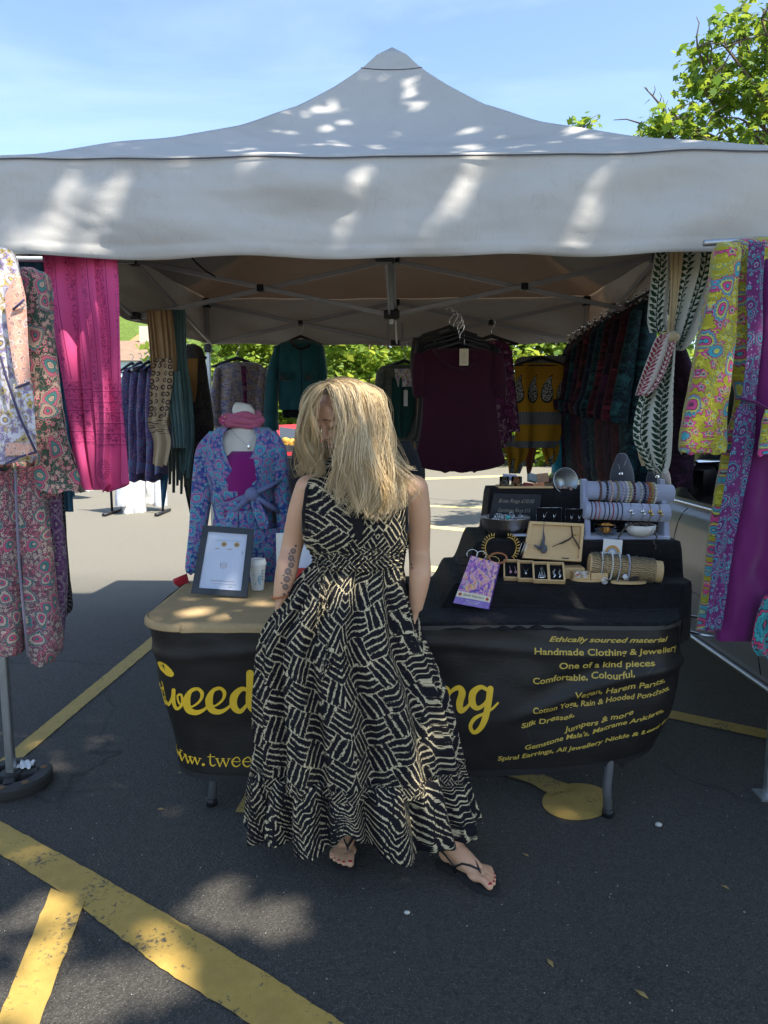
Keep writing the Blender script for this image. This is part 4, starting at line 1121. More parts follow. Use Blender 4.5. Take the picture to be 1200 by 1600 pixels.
F['whitefl'] = paisley('white_lavender_floral', (.66, .64, .70), (.34, .26, .48), (.50, .36, .08), (.62, .60, .66), (.10, .08, .10), (.26, .22, .34), 13, cover=.42, small=2.4)
F['salmonfl'] = paisley('salmon_floral', (.72, .36, .26), (.72, .42, .32), (.76, .52, .42), (.74, .64, .6), (.2, .14, .16), (.66, .32, .26), 16, cover=.3, small=2.2)
F['bluepais'] = paisley('blue_purple_paisley', (.03, .07, .30), (.07, .40, .47), (.34, .13, .34), (.08, .18, .48), (.56, .18, .30), (.22, .46, .54), 13)
F['yellowpais'] = paisley('yellow_paisley', (.33, .30, .025), (.55, .05, .22), (.52, .48, .06), (.03, .30, .40), (.20, .40, .34), (.10, .03, .09), 10.5, cover=.5, small=2.6)
F['border'] = paisley('turquoise_magenta_border', (.11, .018, .10), (.03, .24, .31), (.16, .025, .15), (.10, .018, .10), (.20, .34, .38), (.05, .02, .08), 15, cover=.55, small=3.2)
F['purpletop'] = paisley('violet_navy_print', (.045, .035, .10), (.07, .07, .22), (.19, .09, .18), (.08, .13, .19), (.03, .02, .05), (.02, .02, .04), 14)
F['greyfl'] = paisley('grey_lilac_floral', (.30, .27, .30), (.12, .12, .26), (.34, .22, .10), (.40, .36, .38), (.18, .13, .15), (.14, .12, .15), 14, cover=.42, small=2.5)
F['darkbrown'] = paisley('brown_olive_print', (.022, .018, .016), (.06, .06, .04), (.05, .035, .05), (.07, .04, .03), (.04, .05, .04), (.012, .010, .010), 14)
F['greenpatch'] = paisley('grey_green_patch_print', (.12, .13, .11), (.22, .20, .16), (.05, .10, .09), (.26, .20, .14), (.10, .12, .12), (.03, .04, .04), 22, cover=.4)
F['pinkbatik'] = batik('pink_plum_tie_dye', (.22, .04, .12), (.42, .22, .28), (.12, .02, .08), (.04, .012, .035), 13)
F['tealbatik'] = batik('teal_batik', (.02, .16, .22), (.03, .22, .30), (.01, .05, .08), (.008, .03, .045), 8)
F['darkteal'] = batik('dark_teal_batik', (.012, .05, .065), (.02, .08, .09), (.008, .02, .03), (.005, .008, .012), 8)
F['wine'] = batik('wine_red_batik', (.07, .010, .018), (.16, .02, .04), (.03, .006, .012), (.010, .005, .008), 8)
F['plum'] = batik('plum_batik', (.035, .010, .03), (.06, .015, .045), (.02, .006, .02), (.007, .004, .008), 8)
F['navybatik'] = batik('navy_batik', (.010, .018, .05), (.015, .04, .08), (.05, .012, .03), (.005, .006, .012), 8)
F['skyteal'] = cloth('bright_teal_cotton', (.03, .27, .36), .85, .25, trans=.12)
F['blackpat'] = brush('black_gold_border_print', 0, 16, .004, (.008, .008, .012), (.16, .15, .13), True)
F['purpleswirl'] = paisley('purple_swirl_print', (.09, .02, .10), (.16, .05, .17), (.30, .26, .24), (.07, .015, .08), (.05, .01, .06), (.22, .18, .2), 16)
F['magenta'] = cloth('magenta_jersey', (.20, .012, .15), .85, .12)
F['violet'] = cloth('dark_violet_rayon', (.105, .008, .085), .8, .25, trans=.05)
F['scarfmag'] = paisley('magenta_gold_scarf', (.42, .02, .18), (.46, .03, .22), (.55, .34, .22), (.40, .02, .2), (.34, .02, .16), (.5, .25, .22), 14, cover=.4)
F['wineknit'] = cloth('wine_jersey', (.030, .0045, .012), .9, .2, .12)
F['blackjersey'] = cloth('black_jersey', (.008, .008, .009), .9, .2, .2)
F['olivejersey'] = cloth('dark_khaki_jersey', (.030, .026, .022), .9, .2, .2)
F['tealcotton'] = cloth('faded_teal_corduroy', (.018, .095, .11), .9, .35, trans=.08)
F['tealrag'] = cloth('bluegreen_gauze', (.07, .13, .13), .9, .35, trans=.1)
F['bluescarf'] = cloth('blue_crinkle_cotton', (.03, .11, .19), .9, .25, trans=.1)
F['mustard'] = cloth('mustard_cotton', (.22, .10, .022), .9, .2, trans=.06)
F['tan'] = cloth('tan_striped_gauze', (.30, .19, .10), .9, .4, trans=.12)
F['greenlining'] = cloth('bottle_green_cotton', (.012, .055, .045), .9, .2)
F['whitecotton'] = cloth('white_cotton', (.66, .65, .62), .9, .1, trans=.1)
F['bluewhite'] = paisley('pale_blue_white_print', (.6, .62, .66), (.3, .4, .6), (.6, .55, .4), (.66, .66, .66), (.4, .45, .6), (.3, .35, .5), 18)
F['khaki'] = cloth('dark_olive_cotton', (.035, .04, .03), .9, .3)
# cork-block printed pink scarf: columns and bands of small dark glyphs
t = NT('pink_block_print', .85, .2); u = t.uv(); x, y, _ = t.sep(u)[:3]
pink = t.mix(t.noise(u, 5, 3), (.74, .08, .27), (.88, .16, .40))
gl = t.m_('LESS_THAN', t.m_('ABSOLUTE', t.m_('SUBTRACT', t.noise(u, 75, 1, .3, .9), .5)), .035)
colm = t.m_('LESS_THAN', t.m_('FRACT', t.m_('MULTIPLY', x, 12.0)), .62); colg = t.m_('GREATER_THAN', t.m_('FRACT', t.m_('MULTIPLY', x, 12.0)), .08)
lin = t.m_('LESS_THAN', t.m_('ABSOLUTE', t.m_('SUBTRACT', t.m_('FRACT', t.m_('MULTIPLY', x, 12.0)), .70)), .018)
rows = t.m_('LESS_THAN', t.m_('FRACT', t.m_('MULTIPLY', y, 24.0)), .78)
rl = t.m_('GREATER_THAN', t.m_('FRACT', t.m_('MULTIPLY', y, 24.0)), .93)
upper = t.m_('LESS_THAN', y, .50); band = t.m_('MULTIPLY', t.m_('GREATER_THAN', y, .51), t.m_('LESS_THAN', y, .76))
a = t.m_('MULTIPLY', upper, t.m_('MAXIMUM', t.m_('MULTIPLY', gl, t.m_('MULTIPLY', colm, colg)), lin))
b = t.m_('MULTIPLY', band, t.m_('MAXIMUM', t.m_('MULTIPLY', gl, rows), rl))
sx, sy = t.m_('SUBTRACT', x, .235), t.m_('SUBTRACT', y, .845); rad = t.m_('SQRT', t.m_('ADD', t.m_('MULTIPLY', sx, sx), t.m_('MULTIPLY', sy, sy)))
rays = t.m_('MULTIPLY', t.m_('LESS_THAN', t.m_('ABSOLUTE', t.m_('SUBTRACT', rad, .034)), .009), t.m_('GREATER_THAN', t.m_('SINE', t.m_('MULTIPLY', t.m_('ARCTAN2', sy, sx), 24.0)), .2))
ring = t.m_('LESS_THAN', t.m_('ABSOLUTE', t.m_('SUBTRACT', rad, .0215)), .0018); inner = t.m_('MULTIPLY', gl, t.m_('LESS_THAN', rad, .016))
pr = t.m_('MAXIMUM', t.m_('MAXIMUM', a, b), t.m_('MAXIMUM', rays, t.m_('MAXIMUM', ring, inner)))
pc = t.mix(t.m_('MULTIPLY', pr, .65), pink, (.16, .008, .07)); t.col(pc); t.bump(t.noise(u, 500, 2), .15, .001); t.translucent(pc, .32); F['pinkprint'] = t.m
# beige scarf with brown rings
t = NT('ring_print_beige', .9, .1); u = t.uv(); v = t.vor(u, 26, rnd=.35, dim='2D').outputs['Distance']; x, y, _ = t.sep(u)[:3]
bg_ = t.mix(t.noise(u, 8, 3), (.36, .27, .17), (.50, .39, .26))
ringm = t.m_('LESS_THAN', t.m_('ABSOLUTE', t.m_('SUBTRACT', v, .27)), .10); lines = t.m_('MULTIPLY', t.m_('GREATER_THAN', t.noise(t.scale(u, (8, 60, 1)), 2, 3), .55), t.m_('GREATER_THAN', y, .34))
lines = t.m_('MULTIPLY', lines, t.m_('LESS_THAN', y, .42)); msk = t.m_('MAXIMUM', t.m_('MULTIPLY', ringm, t.m_('LESS_THAN', y, .33)), lines)
t.col(t.mix(msk, bg_, (.05, .03, .035))); t.translucent((.5, .38, .24), .1); F['ringprint'] = t.m
# white gauze with green leaf sprays
def leafspray(name, ground, ink, sc=11, trans=.15):
    t = NT(name, .9, .1); u = t.uv(); u = t.v_('ADD', u, t.v_('SCALE', t.noise(u, 9, 2, out=1), sc=.012)); x, y, _ = t.sep(u)[:3]
    xx = t.m_('SUBTRACT', t.m_('FRACT', t.m_('MULTIPLY', x, sc)), .5); ax = t.m_('ABSOLUTE', xx)
    ph = t.m_('ADD', t.m_('MULTIPLY', y, sc * 3.6), t.m_('MULTIPLY', t.m_('POWER', ax, 1.5), 3.4)); fr = t.m_('FRACT', t.m_('ADD', ph, t.m_('MULTIPLY', t.m_('GREATER_THAN', xx, 0.0), .5)))
    wdt = t.m_('MULTIPLY', .40, t.m_('SINE', t.m_('MULTIPLY', t.m_('MINIMUM', t.m_('DIVIDE', ax, .40), 1.0), PI)))
    lf = t.m_('LESS_THAN', t.m_('ABSOLUTE', t.m_('SUBTRACT', fr, .5)), t.m_('ADD', wdt, .01)); stem_ = t.m_('LESS_THAN', ax, .025)
    msk = t.m_('MAXIMUM', t.m_('MULTIPLY', lf, t.m_('LESS_THAN', ax, .42)), stem_)
    msk = t.m_('MULTIPLY', msk, t.m_('GREATER_THAN', t.noise(u, 120, 2), .36))
    col = t.mix(msk, ground, ink); t.col(col); t.bump(t.noise(u, 300, 2), .2, .001); t.translucent(col, trans); return t.m
F['leafspray'] = leafspray('green_leaf_block_print', (.62, .62, .54), (.025, .06, .035))
F['redspray'] = leafspray('red_leaf_block_print', (.62, .56, .50), (.28, .04, .07), 15)
F['cream'] = cloth('cream_gauze', (.56, .44, .26), .9, .15, trans=.15)
F['offwhite'] = cloth('offwhite_gauze', (.62, .60, .52), .9, .1, trans=.2)
# mustard shawl with grey zigzag bands and three big paisleys
t = NT('mustard_paisley_shawl', .88, .15); u = t.uv(); x, y, _ = t.sep(u)[:3]
zz = t.m_('GREATER_THAN', t.m_('SINE', t.m_('MULTIPLY', t.m_('ADD', x, t.m_('MULTIPLY', t.m_('ABSOLUTE', t.m_('SUBTRACT', t.m_('FRACT', t.m_('MULTIPLY', y, 30.0)), .5)), .012)), 520.0)), 0.0)
grey = t.mix(zz, (.035, .035, .045), (.30, .30, .30)); mus = t.mix(t.noise(u, 6, 3), (.40, .20, .015), (.52, .28, .03))
fl = t.m_('MULTIPLY', t.m_('GREATER_THAN', t.m_('SINE', t.m_('MULTIPLY', y, 620.0)), .72), t.m_('LESS_THAN', t.m_('ABSOLUTE', t.m_('SUBTRACT', y, .13)), .07)); mus = t.mix(t.m_('MULTIPLY', fl, .6), mus, (.14, .07, .01))
px3 = t.m_('SUBTRACT', t.m_('FRACT', t.m_('ADD', t.m_('MULTIPLY', x, 7.6), .35)), .5); py3 = t.m_('MULTIPLY', t.m_('SUBTRACT', y, .265), 5.6)
xb = t.m_('SUBTRACT', px3, t.m_('MULTIPLY', t.m_('MINIMUM', py3, 0.0), t.m_('MULTIPLY', py3, .9))); wd = t.m_('MAXIMUM', t.m_('ADD', .34, t.m_('MULTIPLY', py3, .42)), .03)
dd = t.m_('SQRT', t.m_('ADD', t.m_('POWER', t.m_('DIVIDE', t.m_('ABSOLUTE', xb), wd), 2.0), t.m_('POWER', t.m_('MULTIPLY', t.m_('ABSOLUTE', py3), 1.75), 2.0)))
curl = t.m_('GREATER_THAN', t.noise(u, 110, 2, .4, 1), .5); pin = t.mix(curl, (.45, .44, .40), (.02, .02, .025))
base = t.mix(t.m_('LESS_THAN', dd, 1.0), mus, t.mix(t.m_('LESS_THAN', dd, .88), (.02, .02, .025), pin))
gb = t.m_('ADD', t.m_('LESS_THAN', y, .085), t.m_('LESS_THAN', t.m_('ABSOLUTE', t.m_('SUBTRACT', y, .475)), .045)); gb = t.m_('ADD', gb, t.m_('LESS_THAN', t.m_('ABSOLUTE', t.m_('SUBTRACT', y, .70)), .06))
cl = t.mix(gb, base, grey); t.col(cl); t.translucent(cl, .12); F['shawl'] = t.m

# ------------------------------------------------------------ hanging cloth
def catm(rows, sub):
    n = len(rows); out = []
    A = [np.array(r, float) for r in rows]
    for i in range(n - 1):
        p0, p1, p2, p3 = A[max(0, i - 1)], A[i], A[i + 1], A[min(n - 1, i + 2)]
        for k in range(sub):
            s = k / sub
            out.append(.5 * ((2 * p1) + (-p0 + p2) * s + (2 * p0 - 5 * p1 + 4 * p2 - p3) * s * s + (-p0 + 3 * p1 - 3 * p2 + p3) * s ** 3))
    out.append(A[-1]); return out
def gt(m, rows, y, hd=.05, nf=6, amp=.012, seed=0, n=96, sub=8, yaw=0.0, grow=1.0, du=0.0, hem=.006, frag=1.0):
    """closed hanging tube; rows (py, left px, right px[, depth factor[, depth y]]) as measured on the photograph"""
    R_ = [tuple(r) + (1.0,) * (4 - len(r)) if len(r) < 4 else tuple(r) for r in rows]; R_ = [r if len(r) > 4 else r + (y,) for r in R_]
    S_ = catm(R_, sub); N = len(S_); rn = random.Random(seed); ph = [rn.uniform(0, 6.28) for _ in range(6)]
    kk = [nf, nf * 1.7 + .5, nf * .55]; vs, uvs = [], []; vl = 0; prev = None; wmax = 0
    data = []
    for r in S_:
        a, b = at(r[1], r[0], r[4]), at(r[2], r[0], r[4]); data.append(((a + b) / 2, max(.001, (b - a).length / 2), hd * r[3])); wmax = max(wmax, (b - a).length / 2)
    cs, sn = math.cos(yaw), math.sin(yaw)
    for j, (c, hw, d) in enumerate(data):
        v = j / (N - 1)
        if prev is not None: vl += (c - prev).length
        prev = c; A_ = amp * 1.5 * (.15 + .85 * min(1, v * grow)) * min(1, d / (hd * .5 + 1e-6))
        for i in range(n + 1):
            q = 2 * PI * i / n; ca, sa = math.cos(q), math.sin(q)
            x = hw * math.copysign(abs(ca) ** .85, ca); yy = -d * math.copysign(abs(sa) ** .75, sa)
            qq = q if i < n else 0.0
            xp = math.cos(qq) * wmax * 9; xp += .9 * mnoise.noise(Vector((xp * .45, vl * 1.6, seed * 1.3)))
            w = A_ * (math.sin(kk[0] * xp * .35 + ph[0] + 1.2 * math.sin(v * 2.3 + ph[3]) + (2 if sa > 0 else 0)) + .5 * math.sin(kk[1] * xp * .35 + ph[1] + v * 2) + .6 * mnoise.noise(Vector((xp * .6, vl * 7, seed + (3 if sa > 0 else 0)))))
            w *= abs(sa) ** .6
            w += A_ * .45 * mnoise.noise(Vector((x * 24, vl * 13, seed))) + .004 * mnoise.noise(Vector((x * 9 + vl * 14, vl * 26 - x * 8, seed + 5))) * min(1, hd / .03)
            yy -= w * (1 if sa >= 0 else -1)
            z = c.z + (hem * math.sin(qq * 5 + ph[2]) if v > .98 else 0)
            vs.append((c.x + x * cs - yy * sn, c.y + x * sn + yy * cs, z)); uvs.append((du + (1.5 * PI - abs(q - PI / 2)) * wmax * .6 if q < 1.5 * PI else du + q * wmax * .6, vl))
    for i_, (q_) in enumerate(vs):
        pass
    # uv: unwrap across the front by x so the print runs straight
    uvs2 = []
    for k_, vtx in enumerate(vs):
        i = k_ % (n + 1); fr = 0 if i <= n // 2 else 1
        uvs2.append((du + (vtx[0] - data[0][0].x) * (1 if fr == 0 else -1) + (vtx[1] - y) * .8 + fr * .37, uvs[k_][1]))
    fs = [(j * (n + 1) + i, j * (n + 1) + i + 1, (j + 1) * (n + 1) + i + 1, (j + 1) * (n + 1) + i) for j in range(N - 1) for i in range(n)]
    return m.add(vs, fs, uvs2)
def gsheet(m, rows, y, nf=5, amp=.015, seed=0, n=60, sub=7, dy=0.0, gather=0.0, du=0.0, grow=1.0, hang=0.0):
    """one hanging layer between left and right edges; folds run down it"""
    R_ = [tuple(r) + (y,) * (4 - len(r)) if len(r) < 4 else tuple(r) for r in rows]; S_ = catm(R_, sub); N = len(S_); rn = random.Random(seed); ph = [rn.uniform(0, 6.28) for _ in range(6)]
    vs, uvs = [], []; vl = 0; prev = None; W0 = None
    Ls = [(at(r[1], r[0], r[3]), at(r[2], r[0], r[3])) for r in S_]; wmax = max((b - a).length for a, b in Ls)
    for j, (a, b) in enumerate(Ls):
        v = j / (N - 1); c = (a + b) / 2
        if prev is not None: vl += (c - prev).length
        prev = c; sl = wmax * 1.25 - (b - a).length; A_ = amp * (.4 + .6 * min(1, v * grow)) + .045 * max(0, sl) / max(1, nf)
        for i in range(n + 1):
            u = i / n; q = (u + (.55 / nf) * mnoise.noise(Vector((u * nf * .55, vl * 1.3, seed * 1.7))) + .10 * mnoise.noise(Vector((u * 1.7, vl * .8, seed + 9)))) * nf * 2 * PI
            w = A_ * (math.sin(q + ph[0] + .8 * math.sin(v * 2.5 + ph[1])) + .25 * math.sin(q * 1.83 + ph[2] + v * 1.3) + .9 * mnoise.noise(Vector((u * nf, vl * 4, seed))))
            xw = A_ * .5 * math.sin(q * 1.0 + ph[3] + v)
            p_ = a.lerp(b, u); z = p_.z + (hang * math.sin(u * 7 + ph[4]) + hang * .6 * math.sin(u * 17 + ph[5])) * sm((v - .8) * 5)
            vs.append((p_.x + xw * min(1, 6 * min(u, 1 - u)), p_.y + w + dy, z)); uvs.append((du + (u - .0) * wmax * 1.15, vl))
    fs = [(j * (n + 1) + i, j * (n + 1) + i + 1, (j + 1) * (n + 1) + i + 1, (j + 1) * (n + 1) + i) for j in range(N - 1) for i in range(n)]
    return m.add(vs, fs, uvs)
def place(name, label, cat, rows0, y, group=None):
    q = at((rows0[1] + rows0[2]) / 2, rows0[0], y); return thing(name, label, cat, q, group)
def hanger(px, py, y, hw=.19, drop=.07, hook=.09, mat='black_plastic', yaw=0.0, parent=None, name='hanger', label=None, thick=.008, top=None):
    c = at(px, py, y); cs, sn = math.cos(yaw), math.sin(yaw)
    def L(x, z): return c + Vector((x * cs, x * sn, z))
    t_ = parent if parent is not None else thing(name, label, 'hanger', c)
    m = MB(); pts = [L(-hw, -drop), L(-hw * .7, -drop * .62), L(-hw * .3, -drop * .12), L(0, .012), L(hw * .3, -drop * .12), L(hw * .7, -drop * .62), L(hw, -drop)]
    m.tube(pts, [thick * .8, thick, thick * 1.2, thick * 1.5, thick * 1.2, thick, thick * .8], 8); m.tube([L(-hw * .92, -drop), L(hw * .92, -drop)], thick * .55, 6)
    arms = m.build('hanger_arms' if parent is not None else 'arms', M[mat], t_)
    m = MB(); hk = [L(0, .01), L(0, hook * .45), L(.018, hook * .62), L(.024, hook * .8), L(.012, hook * .97), L(-.008, hook), L(-.02, hook * .9)]
    m.tube(hk, .0022, 6); m.build('hook', M['chrome'], arms)
    return t_
def tagcard(px, py, y, w=.035, h=.06, mat='card', parent=None, lines=0):
    c = at(px, py, y); m = MB(); m.box(c, (w / 2, .0012, h / 2)); tg = m.build('price_tag', M[mat], parent, smooth=False)
    m = MB(); m.tube([c + Vector((0, 0, h / 2)), c + Vector((.002, .004, h / 2 + .05)), c + Vector((0, .01, h / 2 + .1))], .0008, 5); m.build('tag_string', M['silver'], tg)
    for k in range(lines):
        m = MB(); ww = w * (.16 + .12 * ((k * 7) % 3)); z = c.z + h * (.22 - k * .13); m.tube([(c.x - ww + .01 * (q / 9) * 0 + 2 * ww * q / 9, c.y - .0022, z + .0008 * math.sin(q * 3)) for q in range(10)], .0006, 4)
        m.build('handwriting', M['ink'], tg)
    return tg
M['card'] = plain('kraft_card', (.48, .40, .28), .8, var=.06); M['ink'] = plain('ink', (.02, .02, .025), .8); M['white_card'] = plain('white_card', (.72, .71, .68), .8, var=.04)

# --- left foreground
Y = 2.84
g_ = 'scarves hanging at the front left of the gazebo'
m = MB(); gsheet(m, [(392, 12, 82), (450, 18, 92), (520, 22, 98), (640, 40, 112), (776, 84, 116)], Y + .05, 6, .012, 1)
m.build('scarf', F['bluescarf'], label='plain dark blue crinkled scarf hanging behind the bright pink scarf', cat='scarf', group=g_, solid=.001)
m = MB()
gsheet(m, [(388, 66, 128), (450, 72, 132), (520, 82, 142), (600, 96, 150), (680, 108, 158), (750, 122, 166), (765, 130, 163)], Y + .015, 2, .020, 2)
gsheet(m, [(388, 122, 182), (450, 126, 186), (520, 136, 189), (600, 142, 191), (680, 148, 195), (745, 150, 199), (758, 156, 198), (768, 159, 172)], Y - .02, 2, .020, 3, du=.19)
m.build('scarf', F['pinkprint'], label='bright pink scarf block-printed with dark script bands and a small sun', cat='scarf', group=g_, solid=.001)
Y = 2.52
t_ = place('wrap_dress', 'green and pink paisley dress with a long wide sleeve at the front left', 'dress', (430, 20, 100), Y)
m = MB(); gt(m, [(425, 2, 70, .3), (445, -40, 78), (520, -50, 80), (620, -60, 76), (720, -60, 70), (735, -60, 72)], Y + .06, .07, 5, .012, 3); m.build('bodice', F['pinkpais'], t_)
m = MB(); gt(m, [(418, 30, 52, .3), (430, 30, 66), (470, 34, 76), (540, 42, 86), (600, 48, 92), (660, 52, 100), (710, 56, 112), (748, 58, 124), (768, 70, 122)], Y, .04, 4, .016, 4, n=56); m.build('sleeve', F['pinkpais'], t_)
m = MB(); gt(m, [(728, 28, 72), (748, 34, 84), (764, 58, 92), (776, 66, 88, .5)], Y + .01, .03, 3, .008, 14, n=40); m.build('waist_ruffle', F['pinkpais2'], t_)
m = MB(); gt(m, [(735, 28, 68), (800, 30, 74), (880, 36, 84), (960, 42, 92), (1005, 44, 98), (1032, 50, 84, .8)], Y + .02, .05, 4, .014, 5); m.build('trouser_leg', F['pinkpais2'], t_)
m = MB(); gt(m, [(735, -8, 30), (830, -6, 34), (920, -4, 36), (1010, -4, 36), (1018, -3, 32)], Y + .02, .05, 3, .012, 6); m.build('trouser_leg', F['pinkpais2'], t_)
m = MB(); P0 = [at(24, 735, Y - .045), at(26, 800, Y - .05), at(30, 880, Y - .05), at(37, 960, Y - .05), at(44, 1025, Y - .045)]; m.tube(P0, .009, 6, flat=.3)
P0 = [at(28, 738, Y - .05), at(31, 810, Y - .055), at(36, 900, Y - .055), at(46, 1028, Y - .045)]; m.build('trim_ribbon', cloth('lilac_trim', (.25, .22, .30)), t_)
m = MB(); gt(m, [(700, 60, 90), (800, 66, 96), (900, 76, 104), (1008, 82, 98, .8), (1015, 84, 96, .5)], Y + .09, .03, 3, .01, 7)
m.build('trousers', F['purpleswirl'], label='purple swirl print trousers hanging behind the pink paisley trouser leg', cat='trousers')
m = MB(); gt(m, [(690, 66, 96), (800, 74, 100), (900, 88, 106), (948, 94, 110), (958, 94, 108, .8)], Y + .14, .03, 3, .008, 8)
m.build('trousers', F['blackpat'], label='black trousers with a gold geometric border, rearmost at the front left', cat='trousers')
m = MB(); gsheet(m, [(740, 84, 112), (770, 88, 113), (800, 90, 114)], Y + .2, 2, .006, 9)
m.build('hem_scrap', F['bluescarf'], label='hem of a blue gauze garment showing under the paisley sleeve', cat='cloth', solid=.001)
# white blouse
Y = 2.40
t_ = place('blouse', 'white lavender-flowered blouse with salmon panels at the far left edge', 'blouse', (400, -60, 30), Y)
m = MB(); gt(m, [(386, -90, 6, .3), (396, -130, 22), (430, -150, 30), (500, -150, 38), (600, -150, 48), (690, -150, 56), (712, -150, 58), (722, -150, 50)], Y, .055, 4, .010, 11); m.build('bodice', F['whitefl'], t_)
m = MB(); gsheet(m, [(432, 22, 32), (450, 14, 36), (470, 8, 40), (540, 16, 44), (600, 28, 49), (610, 42, 50)], Y - .058, 1, .003, 12); m.build('salmon_panel', F['salmonfl'], t_, solid=.001)
m = MB(); gsheet(m, [(600, 20, 50), (612, 20, 50), (640, 28, 53), (680, 40, 56)], Y - .060, 1, .003, 13); m.build('salmon_panel', F['whitefl'], t_, solid=.001)
m = MB(); gsheet(m, [(692, 10, 52), (700, 8, 57), (712, 8, 58)], Y - .064, 2, .003, 13); m.build('salmon_border', F['salmonfl'], t_, solid=.001)
m = MB()
for pts in (((46, 598), (24, 606)), ((0, 556), (10, 590), (30, 650), (56, 706)), ((8, 725), (30, 714), (58, 706)), ((20, 484), (38, 468))):
    m.tube([at(a, b, Y - .066) for a, b in pts], .004, 6)
m.build('piping', cloth('navy_trim', (.06, .05, .11)), t_)
m = MB(); gt(m, [(730, -60, 2), (860, -60, 4), (1020, -60, 6)], Y + .12, .04, 3, .01, 15)
m.build('trousers', F['purpletop'], label='violet printed trousers cut by the left edge of the picture', cat='trousers')

# --- left background, hung from the left side of the gazebo
rail = thing('side_rail', 'pale metal rail sticking out beyond the left side of the gazebo', 'rail', at(213, 573, 4.7))
m = MB(); m.tube([at(207, 578, 4.2), at(232, 566, 5.4)], .012, 8); m.build('rail_bar', M['steel'], rail)
for k in range(5):
    x = 196 + k * 13; Y = 4.9 - k * .12
    t_ = place('tunic', ['blue-violet printed tunic, leftmost on the left side rail', 'dark violet printed tunic, second on the left side rail', 'navy floral tunic, third on the left side rail', 'plum and blue print tunic, fourth on the left side rail', 'plum tunic nearest the brown ring-print scarf'][k], 'tunic', (570, x, x + 20), Y, 'tunics on the left side rail')
    m = MB(); gt(m, [(574 - k, x + 7, x + 13, .3), (586 - k, x + 1, x + 20), (640, x - 3, x + 22), (700, x - 4 + k, x + 22), (738 + (k % 2) * 12, x - 2, x + 21)], Y, .12, 4, .018, 20 + k, n=48); m.build('body', F['purpletop'], t_)
    m = MB(); gt(m, [(590, x - 2, x + 8), (650, x - 6, x + 4), (720 + 8 * (k % 2), x - 5, x + 6)], Y - .1, .03, 3, .008, 30 + k, n=32); m.build('sleeve', F['purpletop'], t_)
    hanger(x + 10, 570 - k, Y, .17, .06, .07, parent=t_, yaw=R(80))
Y = 4.05
g_ = 'scarves on the left side bar'
m = MB()
gsheet(m, [(484, 229, 268), (520, 232, 272), (570, 236, 276), (600, 238, 274), (640, 236, 272), (672, 232, 262)], Y, 5, .012, 21, hang=.004)
m.build('scarf', F['tan'], label='tan striped gauze scarf tied at the left side bar above the ring print', cat='scarf', group=g_, solid=.001)
m = MB(); gsheet(m, [(560, 244, 268), (590, 236, 270), (640, 234, 264), (662, 231, 262), (690, 240, 268), (728, 238, 262)], Y - .05, 2, .010, 22, hang=.006)
m.build('scarf', F['ringprint'], label='beige scarf printed with brown rings hanging at the left side', cat='scarf', group=g_, solid=.001)
m = MB(); gsheet(m, [(484, 262, 290), (560, 266, 292), (620, 262, 300), (680, 268, 304), (720, 274, 300), (742, 280, 296)], Y + .04, 5, .014, 23, hang=.02)
gsheet(m, [(580, 258, 282), (600, 254, 284), (650, 266, 288), (700, 274, 290)], Y - .03, 3, .010, 24)
m.build('scarf', F['tealrag'], label='grey blue-green gauze scarf beside the brown ring-print scarf', cat='scarf', group=g_, solid=.001)
m = MB()
for k in range(7):
    x = 262 + k * 6; gsheet(m, [(700, x, x + 6), (740, x + 1, x + 6), (757 + (k * 37) % 24, x + 1, x + 5)], Y + .01 * k, 1, .005, 40 + k, n=6)
m.build('scarf_fringe', F['khaki'], label='dark ragged fringe ends hanging below the blue-green scarf', cat='scarf fringe', solid=.001)
Y = 4.9
t_ = place('kaftan', 'dark brown and olive printed kaftan with a mustard front, left of the gazebo post', 'kaftan', (535, 282, 312), Y)
m = MB(); gt(m, [(538, 284, 306, .3), (550, 272, 318), (600, 268, 326), (660, 270, 334), (700, 272, 332), (720, 280, 322)], Y, .06, 5, .022, 25); m.build('body', F['darkbrown'], t_)
m = MB(); gsheet(m, [(560, 282, 310), (580, 282, 309), (610, 284, 308), (628, 290, 305)], Y - .085, 2, .004, 26); m.build('front_panel', F['mustard'], t_, solid=.001)
m = MB(); gsheet(m, [(700, 284, 298), (760, 288, 300), (800, 296, 304), (812, 299, 303)], Y, 2, .012, 27); m.build('hanging_tie', F['khaki'], t_, solid=.001)
hanger(292, 548, Y - .02, .13, .05, .09, parent=t_, thick=.012)
m = MB(); gsheet(m, [(700, 252, 262), (740, 250, 263), (780, 252, 258), (792, 254, 256)], 4.5, 1, .006, 28)
m.build('sash', F['bluescarf'], label='narrow blue sash end hanging below the plum tunics', cat='sash', solid=.001)
# --- back row
Y = 5.60
t_ = place('blouse', 'grey lilac floral blouse on a black hanger at the back left of the stall', 'blouse', (555, 345, 400), Y)
m = MB(); gt(m, [(566, 358, 396, .3), (574, 340, 412), (600, 334, 416), (640, 336, 414), (700, 336, 412), (740, 338, 408)], Y, .09, 5, .02, 31); m.build('body', F['greyfl'], t_)
for (a, b, c, d) in ((330, 346, 332, 348), (400, 418, 404, 420)):
    m = MB(); gt(m, [(576, a + 6, b), (620, a, b), (665, c - 2, d - 2)], Y - .03, .05, 3, .012, 32, n=36); m.build('sleeve', F['greyfl'], t_)
m = MB(); gsheet(m, [(572, 376, 384), (620, 380, 386), (700, 383, 388)], Y - .115, 1, .002, 33); m.build('placket', F['pinkbatik'], t_, solid=.001)
hanger(370, 562, Y, .2, .055, .13, parent=t_, thick=.010)
Y = 5.50
t_ = place('jacket', 'faded teal cotton jacket with a black collar hanging from the back bar', 'jacket', (535, 430, 505), Y)
